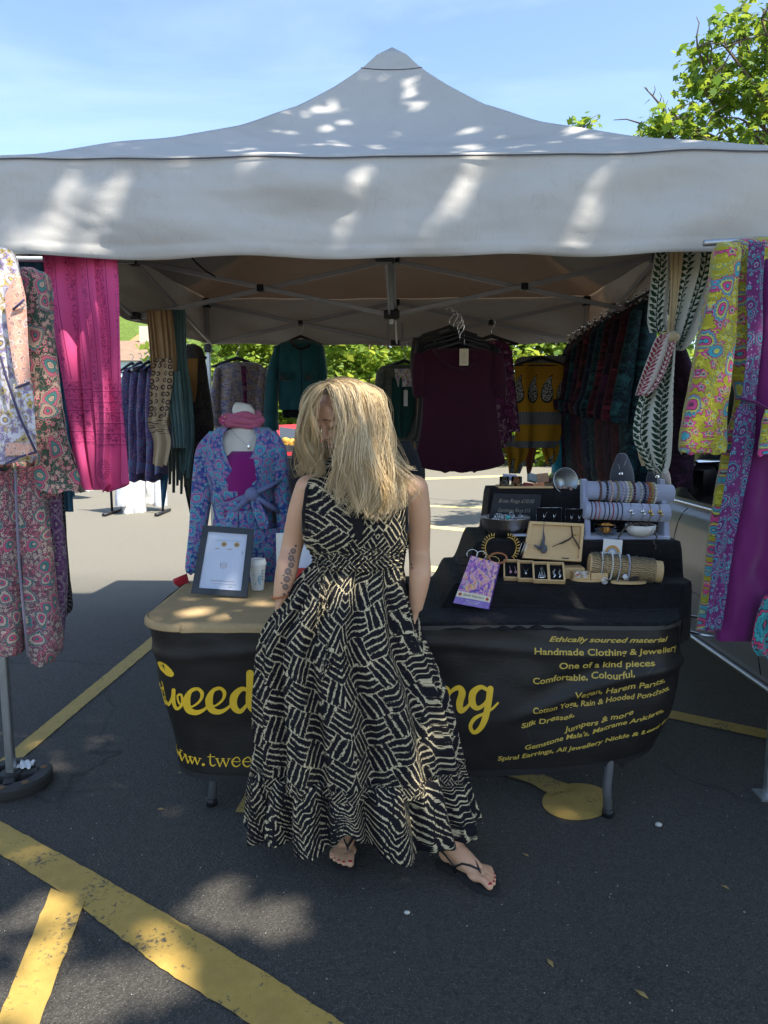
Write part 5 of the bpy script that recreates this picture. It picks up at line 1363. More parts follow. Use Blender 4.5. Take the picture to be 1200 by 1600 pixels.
m = MB(); gt(m, [(531, 452, 486, .3), (540, 434, 502), (560, 430, 506), (600, 434, 504), (636, 436, 500), (640, 437, 499)], Y, .09, 4, .014, 34); m.build('body', F['tealcotton'], t_)
m = MB(); gt(m, [(541, 430, 442), (580, 418, 436), (630, 413, 434), (672, 412, 436)], Y - .02, .06, 3, .012, 35, n=40); m.build('sleeve', F['tealcotton'], t_)
m = MB(); gt(m, [(541, 496, 506), (580, 500, 511), (620, 501, 512), (660, 502, 514)], Y - .02, .06, 3, .012, 36, n=40); m.build('sleeve', F['tealcotton'], t_)
m = MB(); m.tube([at(455, 531, Y - .03), at(460, 541, Y - .10), at(470, 546, Y - .12), at(481, 541, Y - .10), at(487, 531, Y - .03)], .014, 8, flat=.5); m.build('collar', F['blackjersey'], t_)
m = MB(); m.tube([at(470, 546, Y - .125), at(471, 590, Y - .12), at(472, 636, Y - .12)], .009, 6, flat=.4); m.build('zip_band', F['blackjersey'], t_)
for a in (446, 486):
    m = MB(); m.box(at(a, 588, Y - .115), (.045, .004, .035), None, .003); m.build('pocket', F['tealcotton'], t_)
m = MB(); gt(m, [(630, 440, 482), (652, 442, 484)], Y + .02, .07, 3, .006, 37); m.build('lining_hem', F['blackjersey'], t_)
hanger(470, 528, Y, .16, .05, .10, parent=t_, thick=.008)
t_ = place('scarf', 'pink and plum scarf end showing below the teal jacket', 'scarf', (660, 414, 420), 5.7)
m = MB(); gsheet(m, [(640, 416, 432), (670, 418, 432), (690, 422, 430)], 5.7, 2, .01, 38); m.build('cloth_fall', F['pinkbatik'], t_, solid=.001)
Y = 5.55
t_ = place('wrap_dress', 'grey patchwork wrap dress with a bottle-green lining at the back centre', 'dress', (565, 590, 650), Y)
m = MB(); gt(m, [(570, 604, 644, .3), (580, 590, 656), (620, 586, 658), (680, 592, 660), (730, 604, 664), (750, 610, 664)], Y, .08, 4, .018, 41); m.build('body', F['greenpatch'], t_)
m = MB(); gt(m, [(580, 588, 604), (620, 584, 600), (672, 586, 604)], Y - .05, .05, 3, .01, 42, n=36); m.build('sleeve', F['greenpatch'], t_)
m = MB(); gsheet(m, [(590, 612, 646), (640, 612, 648), (672, 616, 640), (684, 622, 634)], Y - .095, 2, .006, 43); m.build('lining', F['greenlining'], t_, solid=.001)
m = MB(); gsheet(m, [(576, 616, 650), (590, 618, 650), (604, 622, 648)], Y - .105, 1, .003, 44); m.build('neck_facing', F['whitefl'], t_, solid=.001)
tagcard(634, 622, Y - .12, .03, .12, 'white_card', t_)
hanger(632, 566, Y, .17, .05, .16, parent=t_, thick=.010)
m = MB(); gsheet(m, [(576, 648, 660), (640, 652, 660), (700, 646, 654), (720, 648, 652)], 5.3, 2, .01, 45)
m.build('sash', F['tan'], label='beige sash hanging between the green-lined dress and the maroon top', cat='sash', solid=.001)
# --- stack of short tops on hangers, maroon one in front
g_ = 'jersey tops hanging together on the middle crossbar'
def tee(label, mat, y, x0, x1, ytop, ybot, seed, dx=0):
    t_ = place('short_sleeved_top', label, 'top', (ytop, x0, x1), y, g_)
    w = x1 - x0; c = (x0 + x1) / 2
    m = MB(); gt(m, [(ytop + 4, c - w * .27, c + w * .27, .25), (ytop + 14, c - w * .40, c + w * .38, .8), (ytop + 50, c - w * .385, c + w * .40), (ytop + 110, c - w * .39, c + w * .41), (ytop + 160, c - w * .44, c + w * .46), (ybot - 14, c - w * .485, c + w * .49), (ybot - 5, c - w * .36, c + w * .36), (ybot, c - w * .16, c + w * .16, .9)], y, .035, 5, .010, seed); m.build('body', mat, t_)
    for sg in (-1, 1):
        e = c + sg * w * .5; a, b = (e, e - sg * w * .14)
        m = MB(); gt(m, [(ytop + 12, min(a, b) + (4 if sg < 0 else 0), max(a, b) - (4 if sg > 0 else 0), .5), (ytop + 40, min(a, b), max(a, b)), (ytop + 68, min(a, b) + 1, max(a, b) + 1), (ytop + 80, min(a, b) + 3, max(a, b), .8)], y - .004, .034, 2, .005, seed + 1, n=36); m.build('sleeve', mat, t_)
    m = MB(); m.tube([at(c - w * .27, ytop + 6, y - .008), at(c - w * .2, ytop + 22, y - .036), at(c - w * .07, ytop + 36, y - .048), at(c + w * .07, ytop + 37, y - .048), at(c + w * .2, ytop + 24, y - .036), at(c + w * .27, ytop + 6, y - .008)], .006, 6); m.build('neckband', mat, t_)
    hanger(c + 2, ytop - 2, y, .16, .035, .12, parent=t_, thick=.008); return t_
for k, (lb, mt, yy, a, b, c, d) in enumerate([
    ('dark wine short-sleeved jersey top in front of the stack of hangers, with a paper tag', 'wineknit', 3.92, 643, 790, 540, 737),
    ('black jersey top just behind the wine-red one', 'blackjersey', 3.99, 646, 784, 532, 722),
    ('charcoal jersey top third in the stack of tops', 'blackjersey', 4.06, 648, 778, 526, 712),
    ('dark khaki jersey top fourth in the stack of tops', 'olivejersey', 4.13, 646, 768, 521, 706),
    ('dark khaki top rearmost in the stack, its shoulder showing at the left', 'olivejersey', 4.20, 641, 760, 516, 700)]):
    tt = tee(lb, F[mt], yy, a, b, c, d, 50 + 3 * k)
    if k == 0: tagcard(725, 558, yy - .06, .048, .088, 'card', tt, 5)
Y = 4.6
t_ = place('blouse', 'plum and pink tie-dye blouse peeking out right of the wine-red top', 'blouse', (540, 770, 800), Y)
m = MB(); gt(m, [(532, 760, 786, .3), (548, 754, 798), (600, 756, 800), (672, 770, 800), (690, 776, 798)], Y, .05, 4, .015, 70); m.build('body', F['pinkbatik'], t_)
m = MB(); gt(m, [(548, 786, 800), (610, 788, 806), (668, 790, 812), (674, 794, 812)], Y - .03, .035, 3, .01, 71, n=36); m.build('sleeve', F['pinkbatik'], t_)
m = MB(); gsheet(m, [(600, 780, 790), (660, 782, 790), (700, 784, 790)], Y - .05, 1, .005, 72); m.build('hanging_tie', F['pinkbatik'], t_, solid=.001)
hanger(768, 528, Y, .17, .04, .12, parent=t_, thick=.009)
Y = 5.15
t_ = place('shawl', 'mustard shawl with grey zigzag bands and paisleys folded over a hanger', 'shawl', (565, 800, 890), Y)
m = MB(); gsheet(m, [(556, 838, 884, Y), (562, 806, 894, Y), (600, 806, 888, Y), (650, 807, 884, Y), (690, 804, 874, Y), (700, 806, 866, Y)], Y - .03, 2, .006, 73, du=0); m.build('cloth_fall', F['shawl'], t_, solid=.001)
m = MB(); gsheet(m, [(680, 790, 826), (700, 788, 826), (715, 792, 822), (740, 795, 812)], Y + .02, 2, .010, 74, du=.1); m.build('loose_corner', F['shawl'], t_, solid=.001)
m = MB(); gsheet(m, [(670, 846, 868), (700, 846, 874), (720, 852, 868), (726, 856, 862)], Y + .03, 2, .010, 75, du=.2); m.build('loose_corner', F['shawl'], t_, solid=.001)
hanger(845, 561, Y, .19, .045, .14, parent=t_, thick=.010)
m = MB(); gsheet(m, [(680, 820, 842), (705, 820, 838), (730, 822, 832), (742, 824, 828)], 5.3, 3, .01, 76, hang=.02)
m.build('scarf', cloth('rust_gauze', (.26, .07, .03), trans=.1), label='rust-red fringed scarf end below the mustard shawl', cat='scarf', solid=.001)
# --- diagonal rail of batik blouses on the right
rail = thing('display_rail', 'black rail with steel balls running back along the right side, full of batik blouses', 'rail', at(950, 490, 4.7))
RA, RB = at(1024, 450, 3.86), at(884, 529, 5.45)
m = MB(); m.tube([RA, RA.lerp(RB, .5) + Vector((0, 0, -.012)), RB], .007, 8); m.build('rail_bar', M['black_plastic'], rail)
for k in range(14):
    m = MB(); m.ball(RA.lerp(RB, (k + .3) / 14) + Vector((0, 0, .014)), .011, 8, 6); m.build('ball_stop', M['chrome'], rail)
mats = ['darkteal', 'wine', 'plum', 'wine', 'darkteal', 'navybatik', 'wine', 'plum', 'darkteal', 'plum', 'navybatik']
lbs = ['dark teal batik blouse nearest the front on the right-hand rail', 'wine-red batik blouse second from the front on the right-hand rail', 'plum batik blouse third from the front on the right-hand rail', 'wine and black batik blouse fourth on the right-hand rail',
       'dark green-blue batik blouse in the middle of the right-hand rail', 'navy batik blouse just beyond the middle of the right-hand rail', 'red-black batik blouse seventh on the right-hand rail', 'plum-black batik blouse eighth on the right-hand rail',
       'dark teal blouse ninth on the right-hand rail', 'plum and navy blouse last but one on the right-hand rail', 'navy and blue batik blouse at the far end of the right-hand rail']
for k in range(11):
    f = (k + .6) / 11.6; q = RA.lerp(RB, f); Y = q.y; zc = q.y * _cp; px = 600 + FPX * q.x / (q.y * .985); py = lerp(462, 540, f)
    t_ = place('batik_blouse', lbs[k], 'blouse', (py, px - 10, px + 10), Y, 'batik blouses on the right-hand rail')
    bot = lerp(775, 725, f) + (k * 31 % 29) - 8; w = lerp(44, 24, f); mt = F[mats[k]]
    m = MB(); gt(m, [(py + 4, px - 4, px + 3, .2), (py + 26, px - w * .45, px + w * .28, .7), (py + 100, px - w * .62, px + w * .34), (bot - 90, px - w * .85, px + w * .38), (bot - 14, px - w * .75, px + w * .34), (bot, px - w * .6, px + w * .25)], Y, .16, 5, .034, 80 + k, n=60, du=k * .31); m.build('body', mt, t_)
    m = MB(); gt(m, [(py + 20, px - w * .50, px - w * .12, .6), (py + 110, px - w * .95, px - w * .38), (bot - 120, px - w * 1.25, px - w * .6), (bot - 104, px - w * 1.2, px - w * .66)], Y - .1, .05, 3, .016, 95 + k, n=40, du=k * .17); m.build('sleeve', mt, t_)
    hanger(px, py, Y, .15, .04, .05, parent=t_, yaw=R(85), thick=.007)
Y = 5.4
m = MB(); gt(m, [(560, 890, 908), (620, 876, 904), (680, 866, 890), (740, 862, 878), (746, 862, 876)], Y - .15, .06, 4, .016, 110)
m.build('robe', F['skyteal'], label='bright teal cotton robe at the far end of the right-hand rail', cat='robe')
m = MB(); gt(m, [(540, 1046, 1066, .5), (600, 1050, 1082), (645, 1060, 1086), (700, 1040, 1080), (760, 1030, 1074)], 3.75, .12, 4, .02, 111)
m.build('robe', F['plum'], label='black and plum robe hanging behind the green leaf-print scarf', cat='robe')
# --- scarves at the front right, gathered in a knot
Y = 2.93
g_ = 'scarves knotted together at the front right'
m = MB()
gsheet(m, [(388, 1024, 1048), (420, 1020, 1050), (470, 1014, 1046), (500, 1012, 1044), (520, 1016, 1050)], Y, 2, .010, 121)
gsheet(m, [(388, 1068, 1124), (420, 1064, 1121), (460, 1058, 1104), (500, 1050, 1088), (525, 1046, 1076), (548, 1044, 1064)], Y - .01, 3, .012, 122, du=.2)
gsheet(m, [(535, 1030, 1056), (570, 1026, 1054), (620, 1000, 1052), (680, 990, 1051), (720, 1006, 1048), (738, 1018, 1040)], Y - .03, 3, .014, 123, du=.1, hang=.012)
m.build('scarf', F['leafspray'], label='white gauze scarf with dark green leaf sprays, knotted at its middle', cat='scarf', group=g_, solid=.001)
m = MB(); gsheet(m, [(520, 1036, 1056), (530, 1024, 1056), (560, 1012, 1048), (600, 998, 1030), (618, 993, 1012)], Y - .065, 2, .008, 124)
m.build('scarf', F['redspray'], label='white scarf with a red leaf chevron wrapped over the knot', cat='scarf', group=g_, solid=.001)
m = MB(); gsheet(m, [(388, 1046, 1070), (440, 1047, 1064), (490, 1045, 1056), (520, 1043, 1050)], Y - .02, 2, .008, 125)
m.build('scarf', F['cream'], label='cream-gold gauze strip running down inside the leaf-print scarf', cat='scarf', group=g_, solid=.001)
m = MB(); gsheet(m, [(640, 1000, 1012), (700, 996, 1012), (728, 1002, 1006)], Y - .01, 1, .006, 126); m.build('scarf', F['cream'], label='cream tail end of a scarf poking out at the lower left of the knotted scarves', cat='scarf', group=g_, solid=.001)
m = MB(); gsheet(m, [(600, 1008, 1050), (680, 994, 1046), (720, 1010, 1046), (742, 1022, 1040)], Y + .02, 3, .012, 127, hang=.01)
gsheet(m, [(388, 1112, 1125), (430, 1104, 1122), (480, 1088, 1106), (530, 1060, 1084), (548, 1050, 1066)], Y + .01, 1, .005, 128)
m.build('scarf', F['offwhite'], label='plain off-white gauze scarf lying under the green leaf print', cat='scarf', group=g_, solid=.001)
m = MB(); c = at(1050, 527, Y - .05); m.ball(c, (.030, .03, .024), 14, 9); m.build('scarf_knot', F['cream'], label='tight round knot holding the right-hand scarves together', cat='knot')
# --- yellow kimono and violet dress at the front right
Y = 2.46
t_ = place('kimono', 'yellow paisley kimono with a turquoise and magenta border at the right edge', 'kimono', (375, 1120, 1200), Y)
m = MB(); gt(m, [(372, 1168, 1240, .3), (384, 1128, 1300), (420, 1120, 1320), (520, 1128, 1320), (580, 1140, 1320), (625, 1148, 1320), (700, 1130, 1310), (800, 1112, 1300), (900, 1100, 1300), (985, 1088, 1300)], Y + .05, .05, 5, .010, 131, n=100)
m.build('body', F['yellowpais'], t_)
m = MB(); gt(m, [(380, 1122, 1150, .4), (395, 1116, 1156), (440, 1110, 1152), (520, 1094, 1150), (600, 1080, 1140), (660, 1068, 1134), (700, 1063, 1134), (708, 1068, 1130)], Y - .02, .045, 4, .017, 132, n=64); m.build('sleeve', F['yellowpais'], t_)
m = MB(); gsheet(m, [(378, 1170, 1196), (450, 1166, 1192), (520, 1168, 1192), (580, 1164, 1186), (625, 1158, 1182), (640, 1152, 1180)], Y - .05, 1, .002, 133)
gsheet(m, [(640, 1150, 1182), (700, 1142, 1178), (760, 1132, 1166), (840, 1118, 1148), (920, 1108, 1136), (985, 1100, 1126)], Y - .052, 1, .003, 134); m.build('border', F['border'], t_, solid=.0015)
m = MB(); m.tube([at(1155, 622, Y - .06), at(1180, 628, Y - .07), at(1205, 642, Y - .07), at(1240, 648, Y - .06)], .012, 8, flat=.4); m.build('belt', F['border'], t_)
m = MB(); gt(m, [(640, 1196, 1220, .5), (660, 1192, 1230), (712, 1184, 1230)], Y - .1, .025, 2, .006, 135, n=32); m.build('cuff', F['yellowpais'], t_)
t_ = place('dress', 'long violet dress worn under the yellow kimono at the right edge', 'dress', (420, 1190, 1240), Y)
m = MB(); gt(m, [(405, 1196, 1240, .3), (430, 1186, 1300), (520, 1184, 1300), (620, 1176, 1300), (700, 1168, 1300), (800, 1148, 1310), (900, 1132, 1320), (990, 1118, 1320), (998, 1122, 1316)], Y - .01, .04, 5, .020, 136, n=100); m.build('body', F['violet'], t_)
m = MB(); gsheet(m, [(930, 1196, 1230), (960, 1184, 1230), (990, 1178, 1230), (1010, 1176, 1230), (1028, 1186, 1230)], Y - .08, 3, .008, 137, hang=.01)
m.build('skirt_hem', paisley('turquoise_red_print', (.03, .22, .25), (.05, .30, .33), (.50, .03, .12), (.03, .24, .28), (.03, .05, .06), (.02, .03, .04), 8), label='turquoise and red hem of a garment at the very right edge', cat='skirt', solid=.001)
m = MB(); gt(m, [(560, 1142, 1160, .4), (600, 1128, 1168), (650, 1120, 1170), (700, 1112, 1160)], Y + .16, .05, 3, .012, 138)
m.build('trousers', F['khaki'], label='dark olive garment in the gap under the kimono sleeve', cat='trousers')
m = MB(); m.tube([at(1100, 380, 2.55), at(1320, 366, 2.55)], .011, 10)
m.build('clothes_bar', M['steel'], label='steel bar above the yellow kimono at the right edge', cat='rail')
# far market rail, white garments
Y = 11.6
t_ = thing('clothes_rack', 'low rack of white garments standing far off in the sun at the left', 'clothes rack', gr(215, 803))
for k, (a, b, c, mt) in enumerate([(180, 196, 790, 'bluewhite'), (192, 206, 802, 'whitecotton'), (202, 216, 806, 'bluewhite'), (214, 226, 800, 'whitecotton'), (226, 240, 786, 'whitecotton'), (240, 258, 790, 'bluewhite')]):
    m = MB(); gt(m, [(655, a, b), (720, a, b), (c, a + 1, b + 2)], Y + .1 * k, .12, 3, .03, 140 + k, n=32); m.build('garment', F[mt], t_)
q = gr(215, 803); m = MB(); 
for dx in (-.42, .42):
    m.tube([(q.x + dx, q.y, .03), (q.x + dx, q.y, 1.6)], .02, 6); m.box((q.x + dx, q.y, .03), (.03, .35, .02))
m.tube([(q.x - .5, q.y, 1.6), (q.x + .5, q.y, 1.6)], .02, 6); m.build('rack_frame', M['black_plastic'], t_)
t_ = thing('clothes_rack', 'rack with one dark and one white garment beyond the pink scarf', 'clothes rack', gr(126, 770))
for k, (a, b, c, mt) in enumerate([(112, 134, 768, 'blackjersey'), (134, 143, 766, 'whitecotton'), (104, 114, 764, 'whitecotton')]):
    m = MB(); gt(m, [(655, a, b), (720, a, b), (c, a + 1, b + 2)], 14 + .1 * k, .12, 3, .03, 150 + k, n=32); m.build('garment', F[mt], t_)
m = MB(); q = gr(126, 770); m.tube([(q.x, q.y, 0), (q.x, q.y, 1.6)], .025, 6); m.tube([(q.x - .4, q.y, 1.58), (q.x + .4, q.y, 1.58)], .02, 6); m.build('rack_frame', M['black_plastic'], t_)
# ------------------------------------------------------------ the woman
from mathutils.bvhtree import BVHTree
t = NT('skin', .48, .4); p = t.obj(); f = t.noise(p, 30, 5, .6); f2 = t.noise(p, 6, 3)
t.col(t.mix(f2, t.mix(f, (.54, .33, .22), (.62, .40, .285)), (.58, .33, .215)))
mot = t.noise(p, 14, 4, .6); t.col(t.mix(t.rng(mot, .5, .75, 0, .35), t.mix(f2, t.mix(f, (.50, .285, .17), (.60, .365, .235)), (.57, .31, .18)), (.52, .24, .17)))
t.bump(t.noise(p, 420, 3), .12, .001); t.set(Subsurface_Weight=.12, Subsurface_Scale=.02); t.b.inputs['Subsurface Radius'].default_value = (1, .35, .2)
M['skin'] = t.m
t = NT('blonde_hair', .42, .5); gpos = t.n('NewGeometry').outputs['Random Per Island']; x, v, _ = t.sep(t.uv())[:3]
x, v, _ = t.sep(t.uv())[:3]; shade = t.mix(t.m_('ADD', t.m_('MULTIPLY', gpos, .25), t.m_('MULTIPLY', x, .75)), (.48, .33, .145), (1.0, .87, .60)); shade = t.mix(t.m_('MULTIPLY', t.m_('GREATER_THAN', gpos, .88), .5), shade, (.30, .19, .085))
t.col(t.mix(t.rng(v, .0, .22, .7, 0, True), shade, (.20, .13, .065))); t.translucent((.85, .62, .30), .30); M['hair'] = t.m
M['nail'] = plain('red_nail_varnish', (.42, .008, .02), .2, spec=.7)
M['tattoo'] = plain('tattoo_ink', (.13, .10, .095), .6)
M['tattoo'] = M['tattoo']
M['brow'] = plain('eyebrow_hair', (.10, .06, .035), .8)
M['eye_white'] = plain('eye_white', (.7, .66, .62), .2)
M['sole'] = plain('black_rubber_sole', (.014, .014, .015), .7, bump=.3)
M['lips'] = plain('lips', (.42, .15, .12), .4)
PB = gr(570, 1345); PB = Vector((-.06, 2.30, 0))
woman = thing('person', 'blonde woman in a long black and cream sundress, hands in her pockets, looking down', 'person', PB)
b = MB()
HC = at(538, 650, 2.325)
Fd = Vector((-.72, -.55, -.42)).normalized(); Sd = Fd.cross(Vector((0, 0, 1))).normalized(); Ud = Sd.cross(Fd).normalized()   # Sd points to her right
Hm = Matrix((Sd, Fd, Ud)).transposed()
def H(s, f, u): return HC + Sd * s + Fd * f + Ud * u
b.ball(H(0, -.012, .015), (.074, .094, .092), 28, 20, Hm)
b.ball(H(0, .030, -.045), (.058, .056, .072), 24, 16, Hm)         # face
b.ball(H(0, .046, -.098), (.030, .030, .026), 16, 12, Hm)         # chin
for s in (-1, 1):
    b.ball(H(s * .034, .052, -.045), (.024, .026, .026), 14, 10, Hm)   # cheeks
    b.tube([H(s * .052, .0, -.055), H(s * .045, .025, -.085), H(s * .016, .055, -.103)], [.022, .02, .02], 12)
    b.ball(H(s * .030, .071, .004), (.017, .015, .0135), 12, 8, Hm)    # closed lids
    b.ball(H(s * .026, .076, .024), (.024, .010, .007), 12, 8, Hm)     # brow ridge
    b.ball(H(s * .072, -.012, -.02), (.010, .018, .030), 12, 8, Hm)    # ears
    b.ball(H(s * .010, .093, -.034), (.008, .009, .007), 10, 8, Hm)
b.ball(H(0, .062, .035), (.050, .026, .042), 20, 14, Hm)          # forehead
b.tube([H(0, .078, .016), H(0, .087, -.005), H(0, .100, -.028), H(0, .098, -.035)], [.009, .0095, .0115, .0105], 12)   # nose
b.ball(H(0, .078, -.058), (.022, .012, .007), 14, 8, Hm); b.ball(H(0, .076, -.069), (.018, .012, .0075), 14, 8, Hm)
NB = at(560, 748, 2.36)
b.tube([H(0, -.022, -.03), H(0, -.028, -.085), NB + Vector((-.005, .0, .02)), NB + Vector((0, .01, -.05))], [.056, .052, .056, .075], 20)
# trunk
TC = 2.335
def row_ell(rows):
    vs, fs, n = [], [], 28
    for (px, py, hw, hd, y) in rows:
        c = at(px, py, y)
        for k in range(n):
            q = 2 * PI * k / n; vs.append(c + Vector((hw * math.cos(q), hd * math.sin(q), 0)))
    m_ = len(rows)
    for i in range(m_ - 1):
        for k in range(n): fs.append((i * n + k, (i + 1) * n + k, (i + 1) * n + (k + 1) % n, i * n + (k + 1) % n))
    fs.append(list(range(n))); fs.append([(m_ - 1) * n + k for k in range(n)][::-1]); b.add(vs, fs)
row_ell([(561, 742, .06, .045, TC + .02), (560, 755, .145, .06, TC + .01), (558, 775, .155, .085, TC), (556, 810, .150, .10, TC), (556, 845, .135, .092, TC), (558, 880, .122, .085, TC), (556, 930, .155, .10, TC), (552, 985, .18, .11, TC), (552, 1020, .175, .105, TC)])
AR = {'l': [(483, 764, TC), (470, 800, TC + .01), (456, 855, TC + .03), (447, 895, TC - .02), (437, 938, TC - .03)], 'r': [(647, 764, TC), (653, 805, TC + .01), (655, 862, TC + .03), (656, 900, TC - .02), (649, 952, TC - .02)]}
for k, P_ in AR.items():
    pts = [at(*q) for q in P_]; c0 = at(545 if k == 'l' else 575, 765, TC)
    b.tube([c0, pts[0]], [.05, .049], 16); b.ball(pts[0], (.047, .049, .047), 18, 12)
    rad = [.047, .043, .0365, .036, .0235]
    sm_ = catm([(*p_, r_) for p_, r_ in zip(pts, rad)], 7); b.tube([Vector(q_[:3]) for q_ in sm_], [float(q_[3]) for q_ in sm_], 20)
    e_ = pts[2] + Vector((0, .022, 0)); b.ball(e_, (.022, .020, .026), 12, 9)
    # hand with five fingers curled in the pocket
    w = pts[4]; hd_ = at(P_[4][0] + (2 if k == 'l' else -14), P_[4][1] + 42, P_[4][2] + .03); ax = (hd_ - w).normalized(); sd = Vector((0, 1, 0)).cross(ax).normalized() * (1 if k == 'l' else -1)
    nr = ax.cross(sd).normalized()
    fw_ = Vector((0, -1, 0)); wid = (fw_ - ax * fw_.dot(ax)).normalized()
    b.tube([w, w + ax * .03, w + ax * .06, w + ax * .09], [.0235, .027, .030, .029], 14, flat=.62, up=wid if False else None)
    for q in range(4):
        o = wid * (.027 - q * .018); L = (.07, .078, .072, .056)[q]; inn = Vector((1 if k == 'l' else -1, 0, 0))
        s0 = w + ax * .082 + o; b.tube([s0, s0 + ax * L * .5 + inn * .006, s0 + ax * L * .8 + inn * .022, s0 + ax * L * .92 + inn * .036], [.0092, .0088, .0078, .007], 10)
    s0 = w + ax * .03 + wid * .024; b.tube([s0, s0 + ax * .03 + wid * .016, s0 + ax * .058 + wid * .018, s0 + ax * .075 + wid * .012], [.012, .011, .0095, .008], 10)
# legs under the skirt and feet
def foot(heel, d, inner, mir):
    """heel: ground point under the back of the heel"""
    d = d.normalized(); inner = inner.normalized(); z0 = .016
    def Q(x, y, z): return Vector((heel.x, heel.y, 0)) + d * x + inner * y + Vector((0, 0, z + z0))
    rot = Matrix((d, inner, Vector((0, 0, 1)))).transposed()
    if rot.determinant() < 0: rot = Matrix((d, -inner, Vector((0, 0, 1)))).transposed()
    b.ball(Q(.034, 0, .030), (.034, .029, .032), 16, 12, rot)
    b.tube([Q(.0, .03, .25), Q(.036, .008, .15), Q(.050, 0, .085), Q(.060, 0, .05)], [.040, .031, .034, .033], 18)
    for s in (-1, 1): b.ball(Q(.052, s * .029, .075), (.014, .010, .014), 10, 8, rot)
    b.tube([Q(.055, 0, .062), Q(.09, .004, .050), Q(.125, .006, .034), Q(.16, .006, .022)], [.033, .032, .033, .028], 18, flat=.9)
    b.ball(Q(.10, .0, .018), (.07, .032, .017), 18, 10, rot)
    b.ball(Q(.162, .004, .019), (.036, .044, .018), 18, 10, rot); b.ball(Q(.165, .026, .018), (.026, .018, .018), 12, 8, rot)
    ty = (.031, .009, -.009, -.0245, -.038); te = (.236, .233, .223, .211, .196); tr_ = (.0125, .0088, .0082, .0078, .0075)
    nails = []
    for y, e, r in zip(ty, te, tr_):
        b.tube([Q(.165, y * .95, .020), Q(lerp(.165, e, .5), y, .022), Q(e - r, y * .98, .0115)], [r * 1.05, r * .98, r], 12); b.ball(Q(e - r, y * .98, .0115), (r * 1.05, r * 1.02, r * .95), 12, 8, rot)
        nails.append((Q(e - r * 1.0, y * .98, .0115 + r * .80), r, rot))
    return Q, nails, rot
fl_ = Vector((-.135, 2.445, 0)); dl = Vector((-.04, -1, 0)); il = Vector((1, -.04, 0))
fr_ = Vector((.192, 2.275, 0)); dr = Vector((.74, -.67, 0)); ir = Vector((-.67, -.74, 0))
FEET = [foot(fl_, dl, il, 1), foot(fr_, dr, ir, -1)]
for (Q, n_, r_), hip in zip(FEET, (at(525, 985, TC), at(588, 985, TC))):
    ank = Q(.0, .03, .24); kn = ank.lerp(hip, .47); b.tube([hip, hip.lerp(kn, .5), kn, kn.lerp(ank, .35) + Vector((0, .02, 0)), ank], [.085, .072, .054, .052, .038], 20)
raw = b.build('body_raw', M['skin'], woman, weld=False)
mo = raw.modifiers.new('r', 'REMESH'); mo.mode = 'VOXEL'; mo.voxel_size = .0038; mo.use_smooth_shade = True
ms = raw.modifiers.new('s', 'SMOOTH'); ms.factor = .5; ms.iterations = 4
bpy.context.view_layer.update()
dg = bpy.context.evaluated_depsgraph_get(); me = bpy.data.meshes.new_from_object(raw.evaluated_get(dg)); me.name = 'body'
bpy.data.objects.remove(raw); me.materials.clear(); me.materials.append(M['skin']); me.shade_smooth()
body = link_mesh('body', me, woman)
co = np.empty(len(me.vertices) * 3); me.vertices.foreach_get('co', co); co = co.reshape(-1, 3) + np.array(PB)
BVH = BVHTree.FromPolygons([tuple(v) for v in co], [tuple(p.vertices) for p in me.polygons])
for Q, nails, rot in FEET:
    for c, r, rt in nails:
        m = MB(); m.ball(c, (r * .62, r * .62, r * .22), 10, 7, rt); m.build('toenail', M['nail'], body)
# eyelashes, eyebrows, mouth
for s in (-1, 1):
    m = MB(); m.tube([H(s * (.030 + x), .0865 - 40 * x * x * .3, -.004 - .003 * math.cos(x * 90)) for x in (-.014, -.008, 0, .008, .014)], [.0008, .0016, .0019, .0017, .0008], 6); m.build('eyelashes', M['brow'], body)
    m = MB(); m.tube([H(s * (.027 + x), .0885 - 9 * x * x, .027 - 6 * x * x) for x in (-.017, -.009, 0, .010, .019)], [.0012, .0028, .0030, .0022, .001], 6, flat=.6); m.build('eyebrow', M['brow'], body)
m = MB(); m.tube([H(x, .0905 - 14 * x * x, -.0585 + 2 * x * x) for x in (-.021, -.012, 0, .012, .021)], [.001, .0036, .0040, .0036, .001], 8, flat=.8)
m.tube([H(x, .0885 - 14 * x * x, -.068 + 2 * x * x) for x in (-.018, -.010, 0, .010, .018)], [.001, .004, .0048, .004, .001], 8, flat=.9); m.build('lips', M['lips'], body)
# tattoos: thin ink shapes lying on the forearms
def ink(cx, cy, shapes, m):
    for (ox, oy, ro, ri, n) in shapes:
        P_, Q_ = [], []
        for k in range(n):
            a = 2 * PI * k / n
            for r, L in ((ro, P_), (ri, Q_)):
                o = Vector((0, 0, CAMZ)); d = (at(cx + ox + r * math.cos(a), cy + oy + r * math.sin(a), 2.3) - o).normalized(); h = BVH.ray_cast(o, d)
                L.append(h[0] - d * .0006 if h[0] is not None else None)
        if any(v is None for v in P_ + Q_): continue
        m.add(P_ + Q_, [(k, (k + 1) % n, n + (k + 1) % n, n + k) for k in range(n)])
m = MB()
for (x, y, r) in ((458, 861, 4.6), (455, 872, 5.0), (455, 883, 4.6), (450, 893, 5.6), (448, 905, 5.2), (446, 917, 5.0)):
    ink(x, y, [(0, 0, r, r * .72, 20), (0, 0, r * .5, r * .3, 14), (0, 0, r * .15, .02, 8)] + [(r * .6 * math.cos(a), r * .6 * math.sin(a), r * .2, r * .02, 8) for a in np.arange(0, 6.28, .9)], m)
for (x, y, r) in ((451, 926, 2), (444, 929, 2.4), (462, 853, 2), (452, 865, 1.6), (460, 877, 1.4), (443, 899, 1.6), (455, 899, 1.5), (440, 911, 1.6)): ink(x, y, [(0, 0, r, .1, 10)], m)
m.build('tattoo', M['tattoo'], body, smooth=False)
